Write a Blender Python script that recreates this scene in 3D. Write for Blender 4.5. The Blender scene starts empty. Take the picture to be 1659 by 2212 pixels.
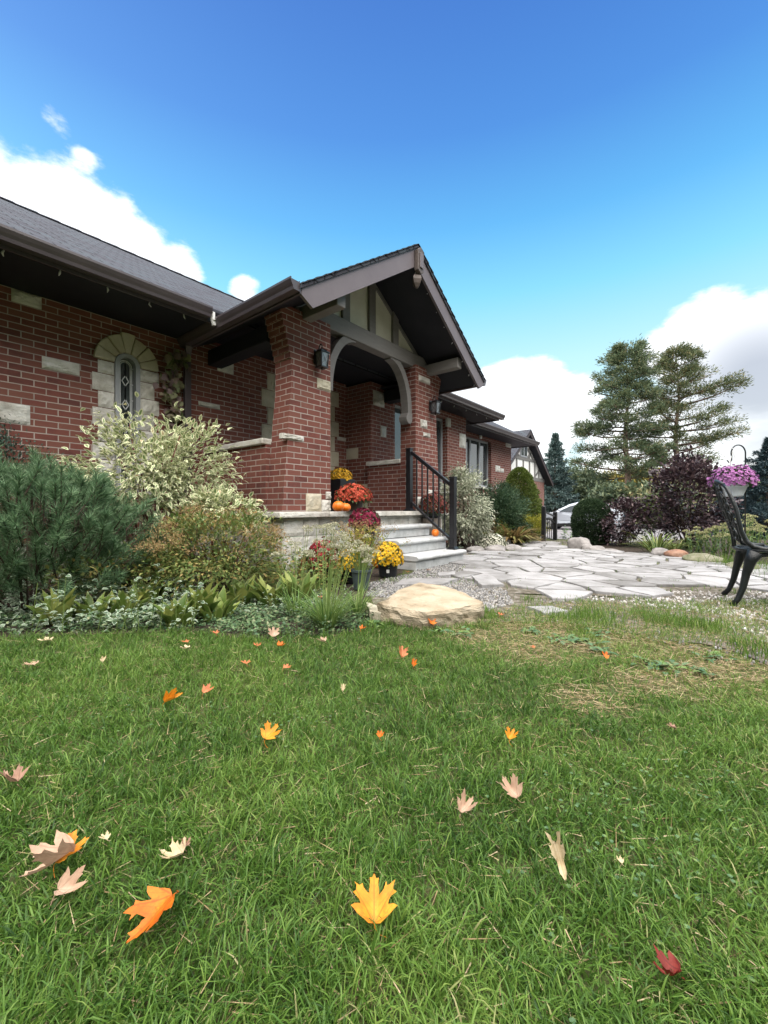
import bpy, bmesh, math, random
import numpy as np
from mathutils import Vector, Matrix, noise as mnoise

random.seed(7)
RNG = np.random.default_rng(11)
SC = bpy.context.scene
COL = SC.collection
R = math.radians

# ---------------------------------------------------------------- frame of reference
# X runs along the house front, Y into the house, camera above the origin
FPX, CX, HY, H = 915.0, 829.5, 1100.0, 0.75
YAW = R(39.2)
CA, SA = math.cos(YAW), math.sin(YAW)

def ray(px, py):
    l = (px - CX) / FPX
    return Vector((CA + l * SA, SA - l * CA, (HY - py) / FPX))

def G(px, py, z=0.0):                 # point of height z
    r = ray(px, py)
    t = (z - H) / r.z
    return Vector((r.x * t, r.y * t, z))

def PD(px, py, D):                    # point at depth D
    r = ray(px, py)
    return Vector((r.x * D, r.y * D, H + r.z * D))

def PY(px, py, Y):                    # point on a plane parallel to the house front
    r = ray(px, py)
    t = Y / r.y
    return Vector((r.x * t, Y, H + r.z * t))

def sm(a, b, x):
    t = np.clip((x - a) / (b - a), 0, 1)
    return t * t * (3 - 2 * t)

def gz(x, y=0):                       # the ground falls away towards the driveway
    return -0.36 * sm(10.0, 19.0, np.asarray(x, dtype=float))

# ---------------------------------------------------------------- node helpers
def new_mat(name):
    m = bpy.data.materials.new(name)
    m.use_nodes = True
    nt = m.node_tree
    nt.nodes.clear()
    out = nt.nodes.new('ShaderNodeOutputMaterial')
    return m, nt, out

def nd(nt, typ, **kw):
    n = nt.nodes.new(typ)
    for k, v in kw.items():
        if k.startswith('i_'):
            n.inputs[k[2:].replace('_', ' ')].default_value = v
        else:
            setattr(n, k, v)
    return n

def c4(c):
    return (c[0], c[1], c[2], 1.0)

def ramp(nt, cols, pos=None, interp='LINEAR'):
    n = nt.nodes.new('ShaderNodeValToRGB')
    cr = n.color_ramp
    cr.interpolation = interp
    k = len(cols)
    pos = pos or [i / (k - 1) for i in range(k)]
    while len(cr.elements) < k:
        cr.elements.new(0.5)
    for e, c, p in zip(cr.elements, cols, pos):
        e.position = p
        e.color = c4(c)
    return n

def pm(name, cols, scale=6.0, rough=0.7, bump=0.0, bscale=40.0, metal=0.0, spec=0.3, detail=5.0, coord='Object', stretch=(1, 1, 1), island=0.0):
    """noise varied surface"""
    m, nt, out = new_mat(name)
    L = nt.links
    tc = nd(nt, 'ShaderNodeTexCoord')
    mp = nd(nt, 'ShaderNodeMapping')
    mp.inputs['Scale'].default_value = stretch
    L.new(tc.outputs[coord], mp.inputs['Vector'])
    nz = nd(nt, 'ShaderNodeTexNoise', i_Scale=scale, i_Detail=detail, i_Roughness=0.6)
    L.new(mp.outputs[0], nz.inputs['Vector'])
    rp = ramp(nt, cols, [0.28 + 0.44 * i / max(1, len(cols) - 1) for i in range(len(cols))])
    fac = nz.outputs['Fac']
    if island:                       # each loose piece gets its own tone
        ge = nd(nt, 'ShaderNodeNewGeometry')
        ma = nd(nt, 'ShaderNodeMath', operation='MULTIPLY_ADD')
        L.new(ge.outputs['Random Per Island'], ma.inputs[0])
        ma.inputs[1].default_value = island
        L.new(fac, ma.inputs[2])
        mb = nd(nt, 'ShaderNodeMath', operation='SUBTRACT')
        L.new(ma.outputs[0], mb.inputs[0])
        mb.inputs[1].default_value = island / 2
        fac = mb.outputs[0]
    L.new(fac, rp.inputs[0])
    b = nd(nt, 'ShaderNodeBsdfPrincipled', i_Roughness=rough, i_Metallic=metal)
    b.inputs['Specular IOR Level'].default_value = spec
    L.new(rp.outputs[0], b.inputs['Base Color'])
    if bump:
        n2 = nd(nt, 'ShaderNodeTexNoise', i_Scale=bscale, i_Detail=6.0, i_Roughness=0.65)
        L.new(mp.outputs[0], n2.inputs['Vector'])
        bp = nd(nt, 'ShaderNodeBump', i_Strength=bump, i_Distance=0.02)
        L.new(n2.outputs['Fac'], bp.inputs['Height'])
        L.new(bp.outputs[0], b.inputs['Normal'])
    L.new(b.outputs[0], out.inputs[0])
    return m

def leafmat(name, cols, pos=None, edge=None, thr=0.55, transl=0.25, rough=0.5, attr=None, spec=0.25):
    """leaves: one tone per leaf, an optional pale margin"""
    m, nt, out = new_mat(name)
    L = nt.links
    if attr:
        src = nd(nt, 'ShaderNodeAttribute', attribute_name=attr).outputs['Fac']
    else:
        src = nd(nt, 'ShaderNodeNewGeometry').outputs['Random Per Island']
    rp = ramp(nt, cols, pos)
    L.new(src, rp.inputs[0])
    col = rp.outputs[0]
    if edge:
        at = nd(nt, 'ShaderNodeAttribute', attribute_name='edge')
        mr = nd(nt, 'ShaderNodeMapRange')
        mr.inputs['From Min'].default_value = thr - 0.12
        mr.inputs['From Max'].default_value = thr + 0.12
        L.new(at.outputs['Fac'], mr.inputs['Value'])
        mx = nd(nt, 'ShaderNodeMix', data_type='RGBA')
        L.new(mr.outputs[0], mx.inputs['Factor'])
        L.new(col, mx.inputs['A'])
        mx.inputs['B'].default_value = c4(edge)
        col = mx.outputs['Result']
    b = nd(nt, 'ShaderNodeBsdfPrincipled', i_Roughness=rough)
    b.inputs['Specular IOR Level'].default_value = spec
    L.new(col, b.inputs['Base Color'])
    sh = b.outputs[0]
    if transl:
        tr = nd(nt, 'ShaderNodeBsdfTranslucent')
        L.new(col, tr.inputs['Color'])
        mxs = nd(nt, 'ShaderNodeMixShader')
        mxs.inputs[0].default_value = transl
        L.new(sh, mxs.inputs[1])
        L.new(tr.outputs[0], mxs.inputs[2])
        sh = mxs.outputs[0]
    L.new(sh, out.inputs[0])
    return m

def brickmat(name, c1, c2, mortar, w=0.2, h=0.0667, ms=0.006, bump=0.5, rough=0.85, dark=(0.05, 0.02, 0.022), offset=0.5, var=0.5):
    m, nt, out = new_mat(name)
    L = nt.links
    uv = nd(nt, 'ShaderNodeTexCoord')
    wob = nd(nt, 'ShaderNodeTexNoise', i_Scale=14.0, i_Detail=3.0)
    L.new(uv.outputs['UV'], wob.inputs['Vector'])
    wv = nd(nt, 'ShaderNodeVectorMath', operation='MULTIPLY_ADD')
    L.new(wob.outputs['Color'], wv.inputs[0])
    wv.inputs[1].default_value = (0.005, 0.005, 0)
    L.new(uv.outputs['UV'], wv.inputs[2])
    def bt(a, b, mo):
        n = nd(nt, 'ShaderNodeTexBrick', offset=offset, squash=1.0)
        n.inputs['Color1'].default_value = c4(a)
        n.inputs['Color2'].default_value = c4(b)
        n.inputs['Mortar'].default_value = c4(mo)
        n.inputs['Scale'].default_value = 1.0
        n.inputs['Mortar Size'].default_value = ms
        n.inputs['Mortar Smooth'].default_value = 0.25
        n.inputs['Brick Width'].default_value = w
        n.inputs['Row Height'].default_value = h
        L.new(wv.outputs[0], n.inputs['Vector'])
        return n
    b1 = bt((0, 0, 0), (1, 1, 1), (0.5, 0.5, 0.5))
    rp = ramp(nt, [dark, c2, c1, [c1[0] * 1.06, c1[1] * 1.25, c1[2] * 1.2], [c1[0] * 1.3, c1[1] * 1.7, c1[2] * 1.75]], [0.0, 0.24, 0.46, 0.8, 1.0])
    nz = nd(nt, 'ShaderNodeTexNoise', i_Scale=7.0, i_Detail=7.0, i_Roughness=0.7)
    L.new(uv.outputs['UV'], nz.inputs['Vector'])
    add = nd(nt, 'ShaderNodeMath', operation='MULTIPLY_ADD')
    L.new(nz.outputs['Fac'], add.inputs[0])
    add.inputs[1].default_value = var
    sc = nd(nt, 'ShaderNodeMath', operation='MULTIPLY_ADD')
    L.new(b1.outputs['Color'], sc.inputs[0])
    sc.inputs[1].default_value = 0.5
    sc.inputs[2].default_value = 0.30 - var * 0.5
    L.new(sc.outputs[0], add.inputs[2])
    L.new(add.outputs[0], rp.inputs[0])
    nm = nd(nt, 'ShaderNodeTexNoise', i_Scale=3.0, i_Detail=5.0)
    L.new(uv.outputs['UV'], nm.inputs['Vector'])
    mrp = ramp(nt, [[x * 0.7 for x in mortar], mortar, [min(1, x * 1.2) for x in mortar]], [0.3, 0.5, 0.7])
    L.new(nm.outputs['Fac'], mrp.inputs[0])
    mx = nd(nt, 'ShaderNodeMix', data_type='RGBA')
    L.new(b1.outputs['Fac'], mx.inputs['Factor'])
    L.new(rp.outputs[0], mx.inputs['A'])
    L.new(mrp.outputs[0], mx.inputs['B'])
    b = nd(nt, 'ShaderNodeBsdfPrincipled', i_Roughness=rough)
    b.inputs['Specular IOR Level'].default_value = 0.2
    L.new(mx.outputs['Result'], b.inputs['Base Color'])
    n2 = nd(nt, 'ShaderNodeTexNoise', i_Scale=60.0, i_Detail=6.0)
    L.new(uv.outputs['UV'], n2.inputs['Vector'])
    hm = nd(nt, 'ShaderNodeMath', operation='MULTIPLY_ADD')
    L.new(b1.outputs['Fac'], hm.inputs[0])
    hm.inputs[1].default_value = -1.0
    hh = nd(nt, 'ShaderNodeMath', operation='MULTIPLY')
    L.new(n2.outputs['Fac'], hh.inputs[0])
    hh.inputs[1].default_value = 0.6
    L.new(hh.outputs[0], hm.inputs[2])
    bp = nd(nt, 'ShaderNodeBump', i_Strength=bump, i_Distance=0.008)
    L.new(hm.outputs[0], bp.inputs['Height'])
    L.new(bp.outputs[0], b.inputs['Normal'])
    L.new(b.outputs[0], out.inputs[0])
    return m

def glassmat(name, tint=(0.05, 0.06, 0.07), rough=0.03):
    m, nt, out = new_mat(name)
    L = nt.links
    b = nd(nt, 'ShaderNodeBsdfPrincipled', i_Roughness=rough)
    b.inputs['Specular IOR Level'].default_value = 0.9
    tc = nd(nt, 'ShaderNodeTexCoord')
    nz = nd(nt, 'ShaderNodeTexNoise', i_Scale=2.2, i_Detail=2.0)
    L.new(tc.outputs['Object'], nz.inputs['Vector'])
    rp = ramp(nt, [[t * 0.5 for t in tint], tint], [0.35, 0.65])
    L.new(nz.outputs['Fac'], rp.inputs[0])
    L.new(rp.outputs[0], b.inputs['Base Color'])
    bp = nd(nt, 'ShaderNodeBump', i_Strength=0.06, i_Distance=0.02)
    L.new(nz.outputs['Fac'], bp.inputs['Height'])
    L.new(bp.outputs[0], b.inputs['Normal'])
    L.new(b.outputs[0], out.inputs[0])
    return m

# ---------------------------------------------------------------- materials
MT = {}
MT['brick'] = brickmat('red_brick', (0.160, 0.056, 0.045), (0.102, 0.040, 0.035), (0.33, 0.285, 0.255), ms=0.0055, dark=(0.062, 0.034, 0.033), var=0.75)
MT['shingle'] = brickmat('asphalt_shingle', (0.050, 0.051, 0.064), (0.026, 0.027, 0.035), (0.008, 0.008, 0.011), w=0.28, h=0.15, ms=0.010, dark=(0.020, 0.020, 0.026), bump=1.0, var=1.0)
MT['limestone'] = pm('pale_limestone', [(0.33, 0.31, 0.27), (0.52, 0.505, 0.465), (0.62, 0.615, 0.585)], 6, 0.85, 1.0, 20, detail=9.0)
MT['cream_stone'] = pm('cream_limestone', [(0.36, 0.32, 0.235), (0.47, 0.43, 0.335), (0.52, 0.49, 0.41)], 4, 0.85, 0.6, 30)
MT['block'] = brickmat('base_block', (0.47, 0.45, 0.40), (0.38, 0.355, 0.31), (0.16, 0.145, 0.125), w=0.43, h=0.2, ms=0.009, dark=(0.33, 0.31, 0.26), bump=0.7, var=0.9)
MT['concrete'] = pm('precast_concrete', [(0.30, 0.31, 0.31), (0.42, 0.43, 0.435), (0.49, 0.50, 0.505)], 9, 0.8, 0.25, 90)
MT['stucco'] = pm('cream_stucco', [(0.50, 0.48, 0.40), (0.60, 0.58, 0.50)], 5, 0.9, 0.3, 160)
MT['white_stucco'] = pm('white_stucco', [(0.60, 0.59, 0.57), (0.68, 0.67, 0.65)], 4, 0.9, 0.3, 120)
MT['trim'] = pm('grey_painted_timber', [(0.130, 0.122, 0.118), (0.165, 0.156, 0.150)], 5, 0.6, 0.12, 60, stretch=(1, 1, 6))
MT['barge'] = pm('mauve_grey_fascia', [(0.112, 0.095, 0.106), (0.142, 0.122, 0.133)], 3, 0.5, 0.05, 30)
MT['gutter'] = pm('brown_gutter_metal', [(0.050, 0.040, 0.045), (0.068, 0.055, 0.060)], 4, 0.35, 0.02, 20, spec=0.5)
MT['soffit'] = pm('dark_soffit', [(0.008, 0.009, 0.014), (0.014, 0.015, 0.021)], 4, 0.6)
MT['bronze'] = pm('weathered_finial', [(0.075, 0.060, 0.055), (0.115, 0.092, 0.084)], 9, 0.5, 0.2, 40)
MT['black'] = pm('black_powder_coat', [(0.008, 0.008, 0.010), (0.014, 0.014, 0.017)], 8, 0.32, 0.03, 60, spec=0.5)
MT['iron'] = pm('black_cast_iron', [(0.005, 0.007, 0.008), (0.011, 0.014, 0.016)], 14, 0.36, 0.25, 70, spec=0.4)
MT['window_frame'] = pm('grey_window_frame', [(0.24, 0.25, 0.27), (0.30, 0.31, 0.33)], 4, 0.4)
MT['glass'] = glassmat('window_glass', (0.06, 0.07, 0.075))
MT['car_glass'] = pm('tinted_car_glass', [(0.020, 0.028, 0.036), (0.035, 0.046, 0.056)], 2, 0.2, spec=0.2)
MT['lantern_glass'] = glassmat('lantern_glass', (0.13, 0.145, 0.16), 0.08)
MT['lead'] = pm('lead_came', [(0.48, 0.50, 0.51), (0.62, 0.63, 0.64)], 8, 0.4, metal=0.0)
MT['white'] = pm('white_plastic', [(0.62, 0.62, 0.62), (0.72, 0.72, 0.72)], 5, 0.4)
MT['bulb'] = pm('frosted_bulb', [(0.52, 0.53, 0.55), (0.66, 0.67, 0.69)], 20, 0.3)
MT['door'] = pm('dark_door_wood', [(0.025, 0.013, 0.009), (0.045, 0.022, 0.014)], 4, 0.45, 0.1, 30, stretch=(8, 8, 1))
MT['pot_black'] = pm('black_nursery_pot', [(0.010, 0.011, 0.014), (0.020, 0.021, 0.025)], 7, 0.45)
MT['pot_green'] = pm('grey_green_pot', [(0.035, 0.050, 0.052), (0.055, 0.075, 0.078)], 6, 0.45, 0.05, 30)
MT['pot_white'] = pm('white_hanging_pot', [(0.50, 0.56, 0.62), (0.62, 0.67, 0.72)], 4, 0.4)
MT['pot_brown'] = pm('brown_pot', [(0.030, 0.020, 0.018), (0.050, 0.036, 0.030)], 6, 0.5)
MT['pumpkin'] = pm('pumpkin_skin', [(0.62, 0.135, 0.008), (0.78, 0.20, 0.012)], 6, 0.38, 0.05, 30, spec=0.5)
MT['pumpkin_stem'] = pm('pumpkin_stem', [(0.16, 0.13, 0.05), (0.26, 0.22, 0.10)], 20, 0.8)
MT['bark'] = pm('pine_bark', [(0.09, 0.062, 0.048), (0.19, 0.135, 0.105)], 7, 0.9, 0.6, 22, stretch=(3, 3, 0.7))
MT['twig'] = pm('dark_twig', [(0.035, 0.022, 0.018), (0.075, 0.05, 0.04)], 9, 0.85)
MT['redstem'] = pm('red_dogwood_stem', [(0.085, 0.012, 0.014), (0.16, 0.028, 0.030)], 9, 0.6)
MT['greenstem'] = pm('green_stem', [(0.12, 0.19, 0.05), (0.21, 0.28, 0.09)], 9, 0.6)
MT['stump'] = pm('grey_log', [(0.11, 0.09, 0.075), (0.24, 0.205, 0.175)], 9, 0.9, 0.6, 25, stretch=(5, 5, 1))
MT['boulder'] = pm('grey_fieldstone', [(0.13, 0.12, 0.115), (0.24, 0.225, 0.22), (0.33, 0.31, 0.30)], 5, 0.85, 0.5, 25)
MT['rust_boulder'] = pm('rusty_fieldstone', [(0.11, 0.085, 0.075), (0.24, 0.13, 0.085), (0.30, 0.20, 0.15)], 6, 0.85, 0.5, 25)
MT['moss_boulder'] = pm('mossy_fieldstone', [(0.085, 0.10, 0.045), (0.17, 0.165, 0.11), (0.25, 0.235, 0.19)], 6, 0.9, 0.5, 25)
MT['sandstone'] = pm('tan_sandstone', [(0.15, 0.115, 0.075), (0.30, 0.245, 0.17), (0.37, 0.315, 0.235), (0.42, 0.37, 0.295)], 4.5, 0.9, 1.0, 24, stretch=(1, 1, 4), detail=9.0)
MT['flag'] = pm('pale_flagstone', [(0.145, 0.140, 0.136), (0.25, 0.246, 0.248), (0.32, 0.315, 0.322)], 3.4, 0.8, 0.5, 30, island=0.35, detail=9.0)
MT['asphalt'] = pm('driveway_asphalt', [(0.13, 0.125, 0.135), (0.19, 0.18, 0.19)], 3, 0.9, 0.3, 120)
MT['mulch'] = pm('dark_mulch', [(0.018, 0.013, 0.010), (0.040, 0.030, 0.022), (0.065, 0.05, 0.036)], 22, 0.95, 0.9, 60)
MT['gravel'] = leafmat('grey_gravel', [(0.07, 0.068, 0.066), (0.14, 0.138, 0.138), (0.21, 0.21, 0.212), (0.33, 0.315, 0.295)], transl=0, rough=0.85)
MT['pebble'] = leafmat('white_pebble', [(0.17, 0.15, 0.125), (0.36, 0.34, 0.32), (0.52, 0.51, 0.505)], transl=0, rough=0.75)
MT['car'] = pm('silver_blue_paint', [(0.50, 0.54, 0.60), (0.53, 0.57, 0.63)], 1.5, 0.18, spec=0.6)
MT['rubber'] = pm('tyre_rubber', [(0.010, 0.010, 0.011), (0.018, 0.018, 0.019)], 8, 0.8)
MT['alloy'] = pm('wheel_alloy', [(0.36, 0.37, 0.38), (0.46, 0.47, 0.48)], 8, 0.3, metal=0.6)

def groundmat():
    m, nt, out = new_mat('soil_and_thatch')
    L = nt.links
    tc = nd(nt, 'ShaderNodeTexCoord')
    n1 = nd(nt, 'ShaderNodeTexNoise', i_Scale=1.6, i_Detail=6.0, i_Roughness=0.65)
    n2 = nd(nt, 'ShaderNodeTexNoise', i_Scale=55.0, i_Detail=6.0, i_Roughness=0.7)
    L.new(tc.outputs['Object'], n1.inputs['Vector'])
    L.new(tc.outputs['Object'], n2.inputs['Vector'])
    r1 = ramp(nt, [(0.028, 0.052, 0.012), (0.050, 0.078, 0.020), (0.090, 0.092, 0.040)], [0.35, 0.5, 0.68])
    r2 = ramp(nt, [(0.035, 0.028, 0.016), (0.13, 0.115, 0.065)], [0.3, 0.75])
    L.new(n1.outputs['Fac'], r1.inputs[0])
    L.new(n2.outputs['Fac'], r2.inputs[0])
    mx = nd(nt, 'ShaderNodeMix', data_type='RGBA')
    mx.inputs['Factor'].default_value = 0.45
    L.new(r1.outputs[0], mx.inputs['A'])
    L.new(r2.outputs[0], mx.inputs['B'])
    b = nd(nt, 'ShaderNodeBsdfPrincipled', i_Roughness=0.95)
    b.inputs['Specular IOR Level'].default_value = 0.1
    L.new(mx.outputs['Result'], b.inputs['Base Color'])
    bp = nd(nt, 'ShaderNodeBump', i_Strength=0.7, i_Distance=0.02)
    L.new(n2.outputs['Fac'], bp.inputs['Height'])
    L.new(bp.outputs[0], b.inputs['Normal'])
    L.new(b.outputs[0], out.inputs[0])
    return m
MT['ground'] = groundmat()
MT['earth'] = pm('stony_earth', [(0.055, 0.045, 0.03), (0.12, 0.105, 0.08), (0.24, 0.225, 0.195)], 16, 0.95, 0.9, 70, detail=9.0)

# leaves
MT['grass'] = leafmat('lawn_grass', [(0.024, 0.062, 0.013), (0.068, 0.146, 0.023), (0.125, 0.218, 0.038), (0.195, 0.270, 0.062), (0.30, 0.28, 0.14)], [0, 0.3, 0.6, 0.82, 1.0], transl=0.30, rough=0.45, attr='tint')
MT['straw'] = leafmat('dry_straw', [(0.20, 0.135, 0.065), (0.33, 0.25, 0.14), (0.45, 0.36, 0.24)], transl=0.1, rough=0.7)
MT['mugo'] = leafmat('mugo_needles', [(0.042, 0.092, 0.045), (0.098, 0.180, 0.088), (0.20, 0.30, 0.165)], transl=0.15, rough=0.45)
MT['yew'] = leafmat('blue_green_leaf', [(0.030, 0.055, 0.042), (0.055, 0.095, 0.072), (0.080, 0.130, 0.100)], transl=0.2)
MT['dogwood'] = leafmat('variegated_leaf', [(0.13, 0.21, 0.085), (0.20, 0.275, 0.12), (0.25, 0.31, 0.15), (0.42, 0.24, 0.15)], [0, 0.5, 0.95, 1], edge=(0.66, 0.66, 0.44), thr=0.50, transl=0.25)
MT['euonymus'] = leafmat('white_edged_leaf', [(0.045, 0.095, 0.050), (0.080, 0.135, 0.070), (0.20, 0.26, 0.18)], edge=(0.48, 0.55, 0.44), thr=0.76, transl=0.2)
MT['willow'] = leafmat('dappled_leaf', [(0.11, 0.15, 0.085), (0.20, 0.25, 0.15), (0.33, 0.36, 0.26), (0.45, 0.44, 0.36)], edge=(0.50, 0.51, 0.40), thr=0.6, transl=0.25)
MT['spirea'] = leafmat('spirea_leaf', [(0.075, 0.130, 0.036), (0.125, 0.185, 0.052), (0.20, 0.225, 0.070), (0.28, 0.19, 0.07)], transl=0.25)
MT['spirea_head'] = leafmat('dried_seed_head', [(0.19, 0.115, 0.050), (0.29, 0.19, 0.088), (0.36, 0.27, 0.14)], transl=0.15, rough=0.8)
MT['hosta'] = leafmat('broad_leaf', [(0.055, 0.100, 0.020), (0.110, 0.170, 0.034), (0.175, 0.235, 0.050), (0.32, 0.33, 0.10)], [0, 0.45, 0.85, 1], edge=(0.20, 0.235, 0.075), thr=0.85, transl=0.2, rough=0.4)
MT['vinca'] = leafmat('ground_cover_leaf', [(0.040, 0.090, 0.042), (0.085, 0.150, 0.065), (0.15, 0.21, 0.10), (0.26, 0.28, 0.16)], [0, 0.5, 0.85, 1], transl=0.2, rough=0.4)
MT['chive'] = leafmat('chive_blade', [(0.080, 0.165, 0.040), (0.14, 0.24, 0.060), (0.24, 0.32, 0.10)], transl=0.25)
MT['chive_head'] = leafmat('pale_seed_head', [(0.28, 0.28, 0.17), (0.42, 0.41, 0.29), (0.52, 0.50, 0.40)], transl=0.15, rough=0.8)
MT['sedum_head'] = leafmat('sedum_head', [(0.21, 0.23, 0.10), (0.32, 0.33, 0.16), (0.40, 0.37, 0.22)], transl=0.15, rough=0.8)
MT['vine'] = leafmat('vine_leaf', [(0.13, 0.16, 0.07), (0.22, 0.22, 0.12), (0.22, 0.16, 0.13), (0.15, 0.105, 0.115)], transl=0.2)
MT['mumleaf'] = leafmat('mum_leaf', [(0.025, 0.050, 0.018), (0.050, 0.090, 0.028), (0.085, 0.125, 0.042)], transl=0.2)
def flow(n, cols):
    MT[n] = leafmat(n, cols, transl=0.2, rough=0.6)
flow('petal_gold', [(0.38, 0.20, 0.012), (0.58, 0.32, 0.018), (0.66, 0.42, 0.04)])
flow('petal_orange', [(0.36, 0.045, 0.030), (0.54, 0.085, 0.048), (0.62, 0.16, 0.09)])
flow('petal_burgundy', [(0.085, 0.006, 0.022), (0.19, 0.012, 0.042), (0.30, 0.025, 0.075)])
flow('petal_crimson', [(0.11, 0.006, 0.012), (0.24, 0.014, 0.026), (0.34, 0.03, 0.045)])
flow('petal_rust', [(0.095, 0.022, 0.020), (0.17, 0.042, 0.035), (0.26, 0.075, 0.055)])
flow('petal_yellow', [(0.55, 0.30, 0.010), (0.72, 0.44, 0.015), (0.74, 0.52, 0.05)])
flow('petal_white', [(0.48, 0.47, 0.36), (0.60, 0.60, 0.50), (0.68, 0.67, 0.60)])
flow('petal_pink', [(0.26, 0.085, 0.26), (0.40, 0.15, 0.39), (0.54, 0.27, 0.53)])
MT['ninebark'] = leafmat('purple_leaf', [(0.022, 0.013, 0.018), (0.046, 0.027, 0.034), (0.085, 0.055, 0.060), (0.15, 0.10, 0.105)], [0, 0.4, 0.8, 1], transl=0.15, rough=0.4, spec=0.4)
MT['box'] = leafmat('hedge_leaf', [(0.014, 0.030, 0.016), (0.026, 0.050, 0.022), (0.045, 0.075, 0.032)], transl=0.15)
MT['cone'] = leafmat('dwarf_spruce_needle', [(0.050, 0.082, 0.018), (0.095, 0.135, 0.028), (0.145, 0.185, 0.042)], transl=0.15)
MT['juniper'] = leafmat('juniper_needle', [(0.022, 0.050, 0.028), (0.042, 0.084, 0.042), (0.075, 0.120, 0.062)], transl=0.15)
MT['gold'] = leafmat('golden_leaf', [(0.16, 0.17, 0.018), (0.26, 0.26, 0.028), (0.34, 0.31, 0.05)], transl=0.25)
MT['fern'] = leafmat('bronze_frond', [(0.13, 0.09, 0.038), (0.22, 0.155, 0.065), (0.30, 0.215, 0.10), (0.16, 0.18, 0.05)], transl=0.2)
MT['bluespruce'] = leafmat('blue_spruce_needle', [(0.055, 0.095, 0.093), (0.105, 0.165, 0.160), (0.20, 0.265, 0.255)], transl=0.12)
MT['darkspruce'] = leafmat('dark_blue_spruce_needle', [(0.018, 0.036, 0.042), (0.034, 0.062, 0.072), (0.065, 0.10, 0.112)], transl=0.12)
MT['pineA'] = leafmat('pine_needle', [(0.060, 0.095, 0.055), (0.105, 0.145, 0.080), (0.165, 0.190, 0.100), (0.25, 0.22, 0.11)], [0, 0.5, 0.9, 1], transl=0.2)
MT['pineB'] = leafmat('yellowing_pine_needle', [(0.070, 0.100, 0.055), (0.115, 0.145, 0.075), (0.175, 0.185, 0.09), (0.27, 0.22, 0.11)], [0, 0.45, 0.85, 1], transl=0.2)
MT['wood_green'] = leafmat('far_green_leaf', [(0.036, 0.060, 0.038), (0.068, 0.096, 0.052), (0.115, 0.138, 0.072)], transl=0.2)
MT['wood_gold'] = leafmat('far_yellow_leaf', [(0.13, 0.125, 0.03), (0.25, 0.21, 0.045), (0.36, 0.28, 0.07)], transl=0.25)
MT['weed'] = leafmat('weed_leaf', [(0.055, 0.115, 0.050), (0.085, 0.155, 0.075), (0.14, 0.21, 0.06)], transl=0.2)
MT['reed'] = leafmat('iris_blade', [(0.060, 0.105, 0.030), (0.115, 0.170, 0.045), (0.22, 0.22, 0.075)], transl=0.2)

# ---------------------------------------------------------------- object helpers
def tag(o, label=None, cat=None, group=None, kind=None):
    if label: o['label'] = label
    if cat: o['category'] = cat
    if group: o['group'] = group
    if kind: o['kind'] = kind
    return o

def thing(name, label, cat, loc=(0, 0, 0), rz=0.0, group=None):
    o = bpy.data.objects.new(name, None)
    COL.objects.link(o)
    o.location = loc
    o.rotation_euler = (0, 0, rz)
    o.empty_display_size = 0.1
    return tag(o, label, cat, group)

def link(name, me, mat, parent=None):
    o = bpy.data.objects.new(name, me)
    COL.objects.link(o)
    if mat is not None:
        me.materials.append(mat)
    if parent is not None:
        o.parent = parent
    return o

def npmesh(name, V, T, mat, parent=None, attrs=None, smooth=False):
    me = bpy.data.meshes.new(name)
    V = np.ascontiguousarray(V, dtype=np.float32)
    T = np.ascontiguousarray(T, dtype=np.int32)
    me.vertices.add(len(V))
    me.vertices.foreach_set('co', V.ravel())
    me.loops.add(T.size)
    me.loops.foreach_set('vertex_index', T.ravel())
    me.polygons.add(len(T))
    me.polygons.foreach_set('loop_start', np.arange(len(T), dtype=np.int32) * T.shape[1])
    me.update(calc_edges=True)
    if attrs:
        for k, a in attrs.items():
            at = me.attributes.new(k, 'FLOAT', 'POINT')
            at.data.foreach_set('value', np.ascontiguousarray(a, dtype=np.float32))
    if smooth:
        me.polygons.foreach_set('use_smooth', np.ones(len(T), dtype=bool))
    return link(name, me, mat, parent)

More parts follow.
